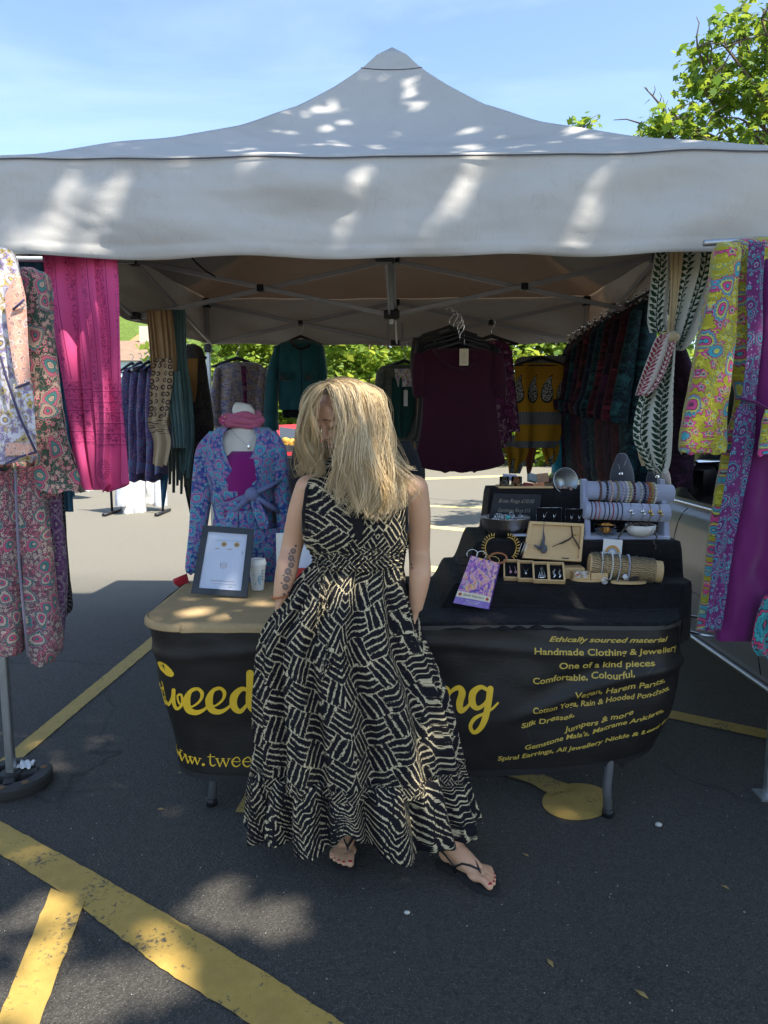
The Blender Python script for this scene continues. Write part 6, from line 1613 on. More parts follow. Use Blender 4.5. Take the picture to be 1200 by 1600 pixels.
m = MB(); ink(643, 885, [(0, 0, 4.2, 3.2, 14), (0, -3, 1.6, .1, 8), (1, 2.5, 2.2, 1.0, 10)], m)
if m.v: m.build('tattoo', M['tattoo'], body, smooth=False)
# sandals
for Q, n_, rot in FEET:
    out = [(-.008, 0), (-.004, .018), (.012, .030), (.05, .034), (.10, .032), (.14, .042), (.18, .050), (.215, .048), (.238, .038), (.247, .020), (.243, 0), (.233, -.018), (.215, -.034), (.185, -.047), (.15, -.046), (.10, -.038), (.05, -.034), (.012, -.030), (-.004, -.018)]
    n = len(out); vs = [Q(x, y, -.015) for x, y in out] + [Q(x * 1.0, y, -.003) for x, y in out] + [Q(.01 + x * .93, y * .88, .0005) for x, y in out]
    fs = [list(range(n))[::-1], list(range(2 * n, 3 * n))] + [(i, (i + 1) % n, n + (i + 1) % n, n + i) for i in range(n)] + [(n + i, n + (i + 1) % n, 2 * n + (i + 1) % n, 2 * n + i) for i in range(n)]
    m = MB(); m.add(vs, fs); sd_ = m.build('sandal', M['sole'], woman, auto=40)
    m = MB()
    for s in (-1, 1): m.tube([Q(.188, .019, .012), Q(.176, .017, .040), Q(.150, .017 + s * .014, .050), Q(.120, .006 + s * .030, .046), Q(.095, s * .037, .026), Q(.088, s * .037, .0)], [.0035, .0045, .005, .005, .0045, .004], 8, flat=.7)
    m.tube([Q(.092, .037, .02), Q(.05, .036, .045), Q(.01, .026, .052), Q(-.004, 0, .052), Q(.01, -.026, .052), Q(.05, -.036, .045), Q(.092, -.037, .02)], .0035, 8, flat=.7)
    m.build('strap', M['black_plastic'], sd_)
# dress
BR = {'bodice': brush('brush_print_chevron', R(45), 14, mirror=True), 'skirt': brush('brush_print_blocks', R(27), 12.5, .016, mirror=True), 'ruffle': brush('brush_print_herringbone', 0, 12.5, .012, herring=True), 'waist': brush('brush_print_small', R(45), 22, .012)}
dress = thing('dress_anchor', '', '', PB) if False else None
m = MB(); gt(m, [(738, 506, 590, .55), (746, 486, 622, .8), (756, 478, 633, .9), (780, 475, 634), (810, 472, 636, 1.08), (835, 473, 637, 1.06), (852, 478, 635, .96), (866, 492, 629, .86), (880, 494, 626, .82)], TC - .005, .112, 9, .0045, 201, n=110, sub=8)
DR = m.build('sundress', BR['bodice'], woman)
m = MB(); gt(m, [(716, 512, 566, .9), (726, 507, 574, 1), (740, 500, 592, 1.15)], TC + .0, .066, 14, .004, 202, n=80); m.build('collar', BR['waist'], DR)
m = MB()
for z in (852, 857, 862, 867, 872, 877): pass
def wb(u, v):
    q = 2 * PI * u; py = lerp(848, 882, v); l, r = lerp(481, 492, sm(v * 1.5)), lerp(634, 627, sm(v * 1.5)); c = (at(l, py, TC) + at(r, py, TC)) / 2; hw = (at(r, py, TC) - at(l, py, TC)).length / 2 + .004
    rip = .0035 * math.sin(v * 5 * 2 * PI) + .003 * math.sin(u * 110 + math.sin(v * 15) * 2) + .0022 * mnoise.noise(Vector((u * 60, v * 12, 0)))
    return Vector((c.x + (hw + rip + .003) * math.cos(q), c.y - (.116 + rip) * math.sin(q), c.z))
m.grid(wb, 160, 30, lambda u, v: (-math.cos(2 * PI * u) * .15, v * .07)); m.build('waistband', BR['waist'], DR)
def skirt(m, rows, nf, amp, seed, n=260, sub=12, mat=None, scall=0.0, notch=None):
    """skirt tube with radiating folds; rows px, left, right, depth, y"""
    S_ = catm(rows, sub); N = len(S_); rn = random.Random(seed); vs, uvs = [], []; vl = 0; prev = None
    for j, r in enumerate(S_):
        v = j / (N - 1); a, b_ = at(r[1], r[0], r[4]), at(r[2], r[0], r[4]); c = (a + b_) / 2; hw = (b_ - a).length / 2; d = r[3]
        if prev is not None: vl += (c - prev).length
        prev = c
        for i in range(n + 1):
            q = 2 * PI * (i % n) / n
            fold = math.sin(nf * q + 1.6 * math.sin(q * 2 + 1) + .5 * math.sin(v * 3 + seed)) + .55 * math.sin(nf * 1.9 * q + 2 + 1.2 * math.sin(q * 3)) * (1 - .3 * v) + .35 * mnoise.noise(Vector((math.cos(q) * 3, math.sin(q) * 3, vl * 5 + seed)))
            fold = fold if fold > 0 else fold * 1.35
            A_ = amp(v) * fold
            x = c.x + (hw + A_ * .55) * math.cos(q); y = c.y - (d + A_) * math.sin(q)
            z = c.z + (scall * (math.sin(nf * q * .5 + 1) + .5 * math.sin(3 * q + 2)) * sm((v - .7) * 3.3) if scall else 0)
            if notch and q < PI: z += notch[2] * math.exp(-((x - notch[0]) / notch[1]) ** 2) * sm((v - .3) * 1.8)
            vs.append((x, y, z)); uvs.append((-math.cos(q) * .27 * (1 + .55 * v) + (1.0 if q > PI else 0) + A_ * .5, vl))
    fs = [(j * (n + 1) + i, j * (n + 1) + i + 1, (j + 1) * (n + 1) + i + 1, (j + 1) * (n + 1) + i) for j in range(N - 1) for i in range(n)]
    m.add(vs, fs, uvs)
m = MB(); skirt(m, [(876, 491, 627, .098, TC), (905, 464, 632, .12, TC), (935, 447, 640, .15, TC - .01), (993, 410, 657, .175, TC - .02), (1077, 401, 690, .185, TC - .03), (1140, 401, 706, .195, TC - .03), (1198, 399, 718, .203, TC - .03)], 13, lambda v: .004 + .024 * min(1, v * 1.2), 5)
m.build('skirt', BR['skirt'], DR, solid=.0015)
m = MB(); skirt(m, [(1186, 400, 716, .200, TC - .03), (1196, 397, 720, .208, TC - .03), (1230, 392, 730, .216, TC - .03), (1262, 388, 740, .220, TC - .03), (1284, 386, 746, .222, TC - .03)], 17, lambda v: .008 + .018 * sm(v * 2), 9, scall=.012, notch=(-.115, .055, .085))
m.build('ruffle', BR['ruffle'], DR, solid=.0015)
m = MB()
def gatherband(u, v):
    q = 2 * PI * u; c = (at(400, 1192, TC - .03) + at(717, 1192, TC - .03)) / 2; hw = (at(717, 1192, TC - .03) - at(400, 1192, TC - .03)).length / 2
    rip = .006 * math.sin(u * 190 + 3 * math.sin(u * 21)) * (1 - .3 * v); A_ = .026 * (math.sin(13 * q + 1.6 * math.sin(q * 2 + 1) + .5 * math.sin(3 + 5)) + .3 * math.sin(24.7 * q + 2 + 1.2 * math.sin(q * 3)))
    return Vector((c.x + (hw + .003 + A_ * .55 + rip) * math.cos(q), c.y - (.209 + A_ + rip) * math.sin(q), c.z + .016 - .04 * v))
m.grid(gatherband, 420, 5, lambda u, v: (u * 2.4, v * .04)); m.build('gathered_seam', BR['waist'], DR)
t = NT('black_cream_cord', .9, .1); t.col(t.mix(t.m_('GREATER_THAN', t.noise(t.obj(), 160, 2), .56), (.012, .012, .014), (.45, .38, .25))); M['cord_mix'] = t.m
m = MB()   # keyhole of the neckline and its dark facing
P_ = [at(543, 786, TC - .138), at(574, 786, TC - .138), at(566, 836, TC - .142), at(560, 850, TC - .142), at(553, 830, TC - .142)]
m.add(P_, [(0, 1, 2, 3, 4)]); m.build('keyhole_facing', F['blackjersey'], DR, solid=.002, smooth=False)
for (x0, x1, dx) in ((496, 502, 0), (507, 514, 3)):   # drawstring ends hanging from the waist
    m = MB(); pts = []
    for k in range(14):
        f = k / 13; py = lerp(878, 1058 if dx == 0 else 1040, f); pts.append(at(lerp(x0, x1, f) + 3 * math.sin(f * 9 + dx), py, TC - lerp(.105, .225, f) + .004 * math.sin(f * 20)))
    m.tube(pts, [.006] + [.0045] * 11 + [.007, .008], 8, flat=.6); m.ball(pts[-1], (.010, .008, .016), 8, 6); m.build('drawstring', M['cord_mix'], DR)
# armhole bindings and pocket edge
for sgn, pts in ((-1, [(486, 748, TC - .03), (479, 765, TC - .07), (474, 800, TC - .09), (474, 830, TC - .07)]), (1, [(628, 750, TC - .03), (634, 770, TC - .07), (636, 800, TC - .09), (636, 832, TC - .07)])):
    m = MB(); m.tube([at(*q) for q in pts], .006, 8, flat=.7); m.build('armhole_binding', F['blackjersey'], DR)
m = MB(); w = at(438, 931, TC - .032)
M['amber'] = plain('orange_brown_beads', (.34, .11, .03), .35, var=.4, sc=120, spec=.6)
for k in range(24):
    a = 2 * PI * k / 24; m.ball(w + Vector((.027 * math.cos(a), .027 * math.sin(a), .004 * math.cos(a))), .0043, 8, 6)
m.build('bead_bracelet', M['amber'], woman)
# hair
def hair_group(m, guides, n, jit, r0=.0012, seed=1, wav=.006, clump=.35, ends=0.0):
    rn = random.Random(seed); G_ = [[np.array(at(541 + (p[0] - 541) * (1 - .085 * math.exp(-((p[1] - 665) / 60) ** 2)), p[1], p[2])) for p in g] for g in guides]; K = len(G_)
    cl = [(rn.uniform(0, K - 1), [max(-2, min(2, rn.gauss(0, 1))) for _ in range(6)]) for _ in range(max(6, n // 30))]
    for s in range(n):
        cu, cj = rn.choice(cl); u = min(K - 1.001, max(0, cu + rn.gauss(0, .10))); i = int(u); f = u - i
        pts = [G_[i][k] * (1 - f) + G_[i + 1][k] * f for k in range(len(G_[i]))]
        o = [rn.gauss(0, 1) * jit for _ in range(3)]; P_ = []
        for k, q in enumerate(pts):
            t_ = k / (len(pts) - 1); w = .55 + .6 * t_ - .15 * math.sin(PI * t_)
            P_.append(np.array([q[0] + (o[0] + cj[0] * jit * 2.6) * w, q[1] + (o[1] + cj[1] * jit * 4.2) * w, q[2] + (o[2] * .6 + cj[2] * jit) * (.3 + .7 * t_)]))
        L = rn.uniform(.86, 1.0) + .10 * min(.3, cj[4]); fine = catm(P_, 4); N = len(fine); keep = max(6, int(N * min(1, L))); ph = cj[3] * 3 + rn.gauss(0, .35)
        out = []
        for k in range(keep):
            t_ = k / (N - 1); a = wav * (.15 + 1.3 * t_ * t_); out.append(Vector(fine[k]) + Vector((math.sin(t_ * (10 + cj[5]) + ph) * a * 1.3 + math.sin(t_ * 8.5 + cj[3] * 2.2) * wav * .75 * sm(t_ * 1.8), math.cos(t_ * 11 + ph) * a * .7, 0)))
        rr = [r0 * (1.0 if k < keep * .75 else 1.0 - .75 * (k - keep * .75) / (keep * .25)) for k in range(keep)]
        b0 = len(m.v); f0 = len(m.f); m.tube(out, rr, 3, cap=False)
        for fi in range(f0, len(m.f)): m.uv[fi] = [((cj[5] + 2) / 4, ((vi - b0) // 3) / keep) for vi in m.f[fi]]
m = MB()
Lg = [[(514, 595, 2.28), (487, 606, 2.25), (467, 640, 2.24), (469, 688, 2.27), (476, 718, 2.28), (460, 741, 2.28)],
      [(513, 596, 2.27), (491, 609, 2.22), (472, 645, 2.22), (474, 692, 2.24), (483, 722, 2.25), (474, 746, 2.26)],
      [(512, 597, 2.26), (499, 607, 2.20), (481, 638, 2.205), (479, 690, 2.23), (488, 724, 2.24), (489, 750, 2.25)]]
Rg = [[(513, 598, 2.26), (524, 610, 2.19), (536, 648, 2.175), (533, 696, 2.175), (532, 738, 2.19), (518, 770, 2.2)],
      [(513, 597, 2.26), (535, 609, 2.19), (546, 655, 2.168), (542, 708, 2.168), (550, 752, 2.18), (538, 792, 2.19)],
      [(515, 596, 2.27), (545, 606, 2.19), (558, 655, 2.16), (553, 712, 2.155), (572, 765, 2.17), (568, 808, 2.18)],
      [(517, 595, 2.28), (562, 604, 2.20), (578, 655, 2.18), (577, 712, 2.165), (594, 765, 2.17), (586, 812, 2.18)],
      [(519, 594, 2.30), (576, 606, 2.23), (594, 658, 2.21), (598, 714, 2.195), (607, 762, 2.19), (594, 808, 2.2)],
      [(521, 593, 2.32), (584, 610, 2.28), (604, 662, 2.26), (612, 716, 2.24), (617, 756, 2.235), (606, 798, 2.24)],
      [(524, 592, 2.34), (586, 616, 2.34), (606, 672, 2.33), (613, 724, 2.31), (622, 758, 2.3), (614, 788, 2.3)]]
Bg = [[(520, 594, 2.30), (492, 612, 2.36), (480, 655, 2.38), (488, 700, 2.38), (500, 735, 2.36), (500, 760, 2.34)],
      [(530, 592, 2.36), (520, 612, 2.43), (520, 660, 2.44), (525, 710, 2.42), (530, 745, 2.40), (530, 775, 2.38)],
      [(540, 592, 2.38), (560, 612, 2.44), (570, 660, 2.45), (575, 710, 2.42), (585, 750, 2.40), (585, 785, 2.38)],
      [(548, 593, 2.38), (586, 622, 2.42), (600, 670, 2.42), (610, 720, 2.38), (610, 760, 2.36), (606, 785, 2.34)]]
hair_group(m, Lg, 520, .003, r0=.0009, seed=2, wav=.012); hair_group(m, Rg, 3600, .0036, r0=.00095, seed=3, wav=.015); hair_group(m, Bg, 700, .009, seed=4, r0=.0015)
hair_group(m, [Rg[1], Rg[3]], 60, .016, r0=.0006, seed=16, wav=.022); hair_group(m, [Rg[3], Rg[6]], 70, .014, r0=.0006, seed=17, wav=.024); hair_group(m, [Lg[0], Lg[2]], 40, .008, r0=.0006, seed=18, wav=.02); hair_group(m, [Rg[5], Rg[6]], 26, .012, r0=.0006, seed=6, wav=.02); hair_group(m, [Rg[0], Rg[1]], 20, .010, r0=.0006, seed=7, wav=.014)
hair_group(m, [[(548, 592, 2.33), (590, 625, 2.28), (612, 675, 2.26), (626, 712, 2.25), (642, 728, 2.25), (658, 729, 2.25)], [(548, 592, 2.33), (590, 625, 2.28), (610, 680, 2.26), (622, 718, 2.25), (636, 734, 2.25), (652, 738, 2.25)]], 26, .003, r0=.0006, seed=8)
hair_group(m, [[(512, 596, 2.27), (484, 608, 2.25), (468, 650, 2.25), (474, 700, 2.27), (470, 730, 2.28), (448, 744, 2.28)], [(512, 596, 2.27), (484, 608, 2.25), (470, 655, 2.25), (476, 705, 2.27), (476, 738, 2.28), (458, 748, 2.28)]], 22, .003, r0=.0006, seed=9)
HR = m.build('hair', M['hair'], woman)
# solid under-layer so that the scalp never shows
m = MB(); cap = []
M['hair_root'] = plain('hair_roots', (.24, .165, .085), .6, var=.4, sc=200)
def capf(u, v):
    a = 2 * PI * u; e = lerp(-.55, PI / 2, v); q = Vector((math.cos(a) * math.cos(e), math.sin(a) * math.cos(e), math.sin(e)))
    fwd = max(0.0, q.y); cut = 1.0
    if fwd > .25 and q.z < .80: cut = lerp(1.0, .80, min(1, (fwd - .25) * 3))
    return H(q.x * .083 * cut, -.016 + q.y * .100 * cut, .017 + q.z * .100 * (cut if q.z > 0 else 1))
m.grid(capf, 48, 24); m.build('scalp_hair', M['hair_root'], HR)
# ------------------------------------------------------------ mannequin behind the table
M['mannequin'] = plain('cream_mannequin', (.60, .57, .50), .55, var=.05)
Y = 3.42
t_ = place('mannequin', 'white torso mannequin dressed in a blue paisley wrap top behind the table', 'mannequin', (640, 370, 392), Y)
def eltube(m, rows, n=32, dyf=None):
    vs, fs = [], []
    for (px, py, hw, hd, y) in rows:
        c = at(px, py, y)
        for k in range(n):
            q = 2 * PI * k / n; vs.append(c + Vector((hw * math.cos(q), hd * math.sin(q) * (1.0 if math.sin(q) > 0 else (dyf or 1.0)), 0)))
    for i in range(len(rows) - 1):
        for k in range(n): fs.append((i * n + k, i * n + (k + 1) % n, (i + 1) * n + (k + 1) % n, (i + 1) * n + k))
    fs.append(list(range(n))[::-1]); fs.append([(len(rows) - 1) * n + k for k in range(n)]); m.add(vs, fs)
m = MB(); eltube(m, [(374, 629, .018, .02, Y), (378, 632, .038, .04, Y), (380, 640, .052, .05, Y), (382, 652, .053, .05, Y), (384, 668, .06, .055, Y), (384, 678, .12, .07, Y), (383, 690, .165, .085, Y), (382, 720, .16, .10, Y - .01), (380, 750, .15, .105, Y - .02), (379, 785, .13, .095, Y), (378, 810, .115, .09, Y), (378, 840, .13, .10, Y), (378, 880, .15, .105, Y), (378, 900, .15, .10, Y)])
m.build('torso', M['mannequin'], t_)
q = at(378, 900, Y); m = MB(); m.tube([(q.x, q.y, .02), (q.x, q.y, q.z)], .014, 10); m.lathe((q.x, q.y, 0), [(.15, 0), (.15, .01), (.03, .025), (.014, .03)], 24); m.build('stand', M['steel'], t_)
wr = thing('blouse', 'blue and purple paisley wrap top tied at the front of the mannequin', 'top', at(378, 740, Y))
def wrap(u, v):       # body from armpit to waist, open in a deep V at the front
    py = lerp(668, 828, v); a0 = .50 * (1 - sm(v / .62)) + .015; 
    rows = [(668, .12, .08), (680, .165, .10), (700, .185, .112), (740, .178, .125), (780, .15, .112), (800, .136, .105), (815, .14, .11), (828, .143, .112)]
    hw, hd = rows[-1][1:]
    for (p0, h0, d0), (p1, h1, d1) in zip(rows, rows[1:]):
        if py <= p1: f = (py - p0) / (p1 - p0); hw, hd = lerp(h0, h1, f), lerp(d0, d1, f); break
    ang = -PI / 2 + a0 * 1.0 + u * (2 * PI - 2 * a0); c = at(380, py, Y - .008)
    rip = .004 * math.sin(u * 60 + v * 8) * v + .006 * mnoise.noise(Vector((u * 14, v * 6, 1))) + .006 * math.exp(-((v - .72) / .12) ** 2) * math.sin(v * 60 + abs(u - .5) * 30) * (abs(u - .5) > .3)
    sg = .012 * sm((v - .55) * 3) * math.sin(u * 40)
    return Vector((c.x + (hw + rip + sg) * math.cos(ang), c.y + (hd + rip) * math.sin(ang), c.z))
m = MB(); m.grid(wrap, 110, 50, lambda u, v: (u * 1.0, v * .5)); m.build('body', F['bluepais'], wr, solid=.002)
for sg, rows in (('l', [(674, 328, 352, .7), (700, 308, 346), (740, 302, 334), (780, 299, 330), (830, 296, 322), (870, 292, 316), (888, 291, 313), (894, 293, 310, .8)]), ('r', [(674, 412, 432, .7), (700, 418, 446), (740, 426, 452), (780, 430, 454), (830, 434, 455), (880, 434, 456), (900, 436, 452, .8)])):
    m = MB(); gt(m, rows, Y - .01, .052, 4, .008, 301 if sg == 'l' else 302, n=48); m.build('sleeve', F['bluepais'], wr)
m = MB(); k0 = at(394, 772, Y - .135)
m.ball(k0, (.034, .03, .032), 14, 10)
for pts, r in (([(394, 772), (366, 783), (338, 790)], [.026, .024, .012]), ([(394, 772), (420, 760), (440, 750)], [.024, .022, .010]), ([(392, 774), (370, 796), (345, 806)], [.026, .026, .012]), ([(398, 776), (424, 792), (436, 800)], [.024, .022, .012])):
    m.tube([at(a, b, Y - .13 + .03 * i) for i, (a, b) in enumerate(pts)], r, 8, flat=.6)
gsheet(m, [(774, 390, 400), (795, 394, 412), (815, 400, 420), (826, 406, 418)], Y - .14, 2, .008, 303, n=16)
m.build('tied_knot', F['bluepais'], wr)
m = MB(); gt(m, [(822, 330, 440, .9), (840, 324, 446), (880, 318, 450), (930, 316, 452)], Y, .14, 6, .016, 304, n=90); m.build('skirt_part', F['bluepais'], wr)
m = MB(); eltube(m, [(384, 704, .085, .10, Y - .012), (384, 716, .125, .113, Y - .016), (382, 745, .130, .122, Y - .02), (380, 785, .118, .108, Y - .01), (378, 815, .12, .108, Y)], dyf=1.0)
m.build('camisole', F['magenta'], label='plain magenta camisole under the blue wrap top on the mannequin', cat='camisole')
m = MB()
for j, (py, rr, hz) in enumerate([(650, .058, .016), (658, .068, .018), (664, .064, .016)]):
    pts = []
    for k in range(28):
        a = 2 * PI * k / 28; c = at(380, py, Y); pts.append(c + Vector((rr * 1.22 * math.cos(a), rr * math.sin(a), .006 * math.sin(3 * a + j) + .006 * mnoise.noise(Vector((a, j, 0))))))
    m.tube(pts, [hz * (1 + .25 * math.sin(a_ * .9 + j * 2)) for a_ in range(28)], 8, close=True)
gsheet(m, [(648, 346, 358), (656, 342, 360), (664, 345, 357)], Y - .04, 2, .010, 305, n=14)
m.build('neck_scarf', F['scarfmag'], label='magenta and gold silk scarf wound round the mannequin neck', cat='scarf')
m = MB(); pts = [at(362, 672, Y - .075), at(368, 680, Y - .095), at(377, 688, Y - .105), at(387, 694, Y - .108), at(394, 687, Y - .107), at(402, 678, Y - .095), at(408, 670, Y - .075)]
m.tube(pts, .0011, 5); c = at(388, 696, Y - .112); m.ball(c + Vector((0, 0, -.006)), (.007, .003, .013), 10, 8); m.build('pendant_necklace', M['silver'], label='fine necklace with a small leaf pendant on the mannequin chest', cat='necklace')

# ------------------------------------------------------------ things on the burlap
M['dark_frame'] = plain('charcoal_frame', (.022, .028, .038), .5)
t = NT('poster_paper', .35, .4); p = t.obj(); t.col(t.mix(t.noise(p, 4, 2), (.42, .50, .66), (.60, .65, .76))); M['poster'] = t.m
M['gold_ink'] = plain('gold_ink', (.42, .27, .08), .6); M['rose_ink'] = plain('rose_ink', (.48, .32, .30), .7); M['grey_ink'] = plain('grey_ink', (.16, .14, .14), .7)
A, B_, C_, D_ = at(318, 815, 3.06), at(397, 821, 3.06), at(386, 927, 2.965), at(299, 921, 2.965)
zt = TZ + .008
dz = zt - min(C_.z, D_.z)
fr = thing('picture_frame', 'dark grey picture frame with a printed leaflet leaning on the burlap', 'picture frame', (A + C_) / 2 + Vector((0, 0, -.14)))
def fq(u, v, d=0.0):
    n = (B_ - A).cross(D_ - A).normalized(); n = n if n.y < 0 else -n
    return A.lerp(B_, u).lerp(D_.lerp(C_, u), v) + n * d
def fpoly(m, quads, d):
    for q in quads: m.add([fq(u, v, d) for u, v in q], [tuple(range(len(q)))])
def fbox(m, u0, v0, u1, v1, d0, d1):
    vs = [fq(u, v, d) for d in (d0, d1) for u, v in ((u0, v0), (u1, v0), (u1, v1), (u0, v1))]
    m.add(vs, [(3, 2, 1, 0), (4, 5, 6, 7), (0, 1, 5, 4), (1, 2, 6, 5), (2, 3, 7, 6), (3, 0, 4, 7)])
W1, W2 = .115, .085
for a in ((0, 0, 1, W2), (0, 1 - W2, 1, 1), (0, W2, W1, 1 - W2), (1 - W1, W2, 1, 1 - W2)):
    m = MB(); fbox(m, *a, -.006, .012); m.build('frame_side', M['dark_frame'], fr, smooth=False)
m = MB(); fbox(m, W1, W2, 1 - W1, 1 - W2, -.005, .002); pp = m.build('leaflet', M['poster'], fr, smooth=False)
def fmark(pts, w, mat, name='print_mark'):
    m = MB(); P_ = [fq(u, v, .0028) for u, v in pts]; m.tube(P_, w, 4, flat=.2); m.build(name, M[mat], pp)
fmark([(.28, .205), (.80, .195)], .0014, 'grey_ink')
for cx, cy, w in ((.455, .255, .03), (.70, .25, .03)):
    m = MB(); m.add([fq(cx + .052 * math.cos(a), cy + .036 * math.sin(a), .0027) for a in np.linspace(0, 2 * PI, 18)[:-1]], [tuple(range(17))]); m.build('printed_coin', M['gold_ink'], pp, smooth=False)
    m = MB(); m.add([fq(cx + .03 * math.cos(a), cy + .012 * math.sin(a), .0031) for a in np.linspace(0, 2 * PI, 10)[:-1]], [tuple(range(9))]); m.build('printed_coin', M['grey_ink'], pp, smooth=False)
for cx in (.34, .58):
    m = MB(); m.add([fq(cx - .06, .33, .0027), fq(cx, .315, .0027), fq(cx + .06, .328, .0027)], [(0, 1, 2)]); m.build('print_mark', M['gold_ink'], pp, smooth=False)
fmark([(.80, .34), (.82, .335), (.825, .36), (.815, .385)], .0012, 'grey_ink')
sq = [(.42, .52), (.58, .51), (.58, .60), (.43, .61), (.42, .52)]; sq = [(.50 + .055 * c, .56 + .042 * s) for c, s in ((-1, -.6), (-.6, -1), (.6, -1), (1, -.6), (1, .6), (.6, 1), (-.6, 1), (-1, .6), (-1, -.6))]
fmark(sq, .0013, 'rose_ink', 'printed_symbol'); fmark([(.50 + .022 * math.cos(a), .56 + .017 * math.sin(a)) for a in np.linspace(0, 2 * PI, 12)], .001, 'rose_ink', 'printed_symbol')
for k in range(5): fmark([(.33 + .0 * k, .835 - .0), (.33 + .10 * k + .06, .832)], .0016, 'rose_ink') if k == 4 else None
for k, x in enumerate(np.linspace(.30, .72, 13)): fmark([(x, .80), (x + .012, .785), (x + .018, .80), (x + .024, .788)], .0011, 'rose_ink', 'lettering')
fmark([(.20, .88), (.80, .875)], .0006, 'white_card'); fmark([(.20, .88), (.19, .70)], .0006, 'white_card'); fmark([(.66, .875), (.70, .875), (.70, .865), (.66, .868), (.66, .875)], .0012, 'gold_ink')
m = MB(); q = fq(.5, .35, -.006); m.tube([q, Vector((q.x + .02, q.y + .09, zt))], .006, 8, flat=.4); m.build('easel_strut', M['dark_frame'], fr)
for o in list(fr.children) + [fr]: pass
fr.location.z += dz - .0
for ch in list(fr.children): pass
# paper cup
q = gr(403, 921, TZ + .01); cup = thing('coffee_cup', 'white paper takeaway cup with a pale blue print beside the picture frame', 'cup', q)
m = MB(); m.lathe(q, [(.026, 0), (.0265, .003), (.037, .112), (.037, .118)], 28); m.build('cup_body', plain('waxed_paper', (.66, .66, .62), .6, var=.04), cup, auto=50)
m = MB(); m.lathe(q, [(.0395, .112), (.0405, .116), (.0395, .122), (.0365, .130), (.0345, .138), (.032, .139), (.031, .133), (.005, .132)], 28); m.build('lid', M['white_plastic'], cup, auto=50)
M['cup_blue'] = plain('pale_blue_print', (.32, .47, .56), .7); 
def on_cup(pts, mat, name):
    m = MB(); P_ = []
    for a, z in pts: r = .026 + (.037 - .026) * z / .112 + .0006; P_.append(q + Vector((r * math.sin(a), -r * math.cos(a), z)))
    m.add(P_, [tuple(range(len(P_)))]); m.build(name, M[mat], cup.children[0], smooth=False)
on_cup([(.1, .05), (.35, .075), (.5, .065), (.75, .10), (.7, .06), (.6, .02), (.35, .03)], 'cup_blue', 'printed_figure'); on_cup([(-.5, .08), (-.2, .072), (-.28, .062)], 'cup_blue', 'printed_figure'); on_cup([(-.3, .03), (-.05, .04), (-.1, .022)], 'cup_blue', 'printed_figure')
for k, z in enumerate((.093, .080, .067, .054)): on_cup([(.78, z), (.98, z), (.98, z - .009), (.92, z - .003), (.86, z - .009), (.78, z - .006)], 'grey_ink', 'lettering')
# things around the back of the table on the left
m = MB(); A2 = at(268, 905, 3.3); m.add([at(270, 905, 3.25), at(292, 896, 3.25), at(296, 912, 3.25), at(280, 918, 3.24), at(272, 912, 3.2)], [(0, 1, 2, 3, 4)])
m.build('red_cloth_scrap', cloth('red_cloth', (.40, .02, .03)), label='small red cloth scrap poking out behind the dark picture frame', cat='cloth', solid=.006)
w_ = thing('sign_board', 'white board with a red base standing behind the woman at the cup', 'sign', at(475, 905, 3.1))
m = MB(); c = at(474, 868, 3.12); m.box(c, (.05, .008, .11)); m.build('board', M['poster'], w_, smooth=False)
m = MB(); c = at(474, 898, 3.10); m.box(c, (.05, .006, .03)); m.build('red_base', plain('red_card', (.42, .03, .03), .6), w_, smooth=False)
m = MB(); c = at(441, 862, 3.14); m.box(c, (.026, .006, .085)); bb = m.build('printed_card', M['white_card'], label='narrow printed card standing between the cup and her forearm', cat='card', smooth=False)
bag = thing('display_bust', 'black fabric display behind the woman at shoulder height', 'display stand', at(560, 900, 3.0))
m = MB(); gt(m, [(690, 462, 640, .5), (715, 455, 655), (760, 452, 660), (830, 470, 640), (900, 480, 630), (930, 480, 630)], 3.2, .10, 5, .012, 310); m.build('cloth_cover', M['black_cloth'], bag)
bx = thing('fruit_tray', 'tray of small bright goods on a table beyond the mannequin, behind her hair', 'tray', at(462, 715, 6.5))
m = MB(); c = at(462, 700, 6.5); m.box(c, (.20, .15, .03)); m.build('tray', M['chrome'], bx, smooth=False)
m = MB(); rn = random.Random(3)
for k in range(40): m.ball(c + Vector((rn.uniform(-.18, .18), rn.uniform(-.12, .12), .04 + rn.uniform(0, .03))), rn.uniform(.02, .035), 7, 5)
m.build('goods', plain('yellow_orange_goods', (.55, .30, .05), .6, var=.5, sc=9), bx, kind='stuff')
m = MB(); c = at(462, 712, 6.5); m.box((c.x, c.y, c.z / 2), (.24, .2, c.z / 2 - .01)); m.build('table_cover', M['black_cloth'], bx, smooth=False)

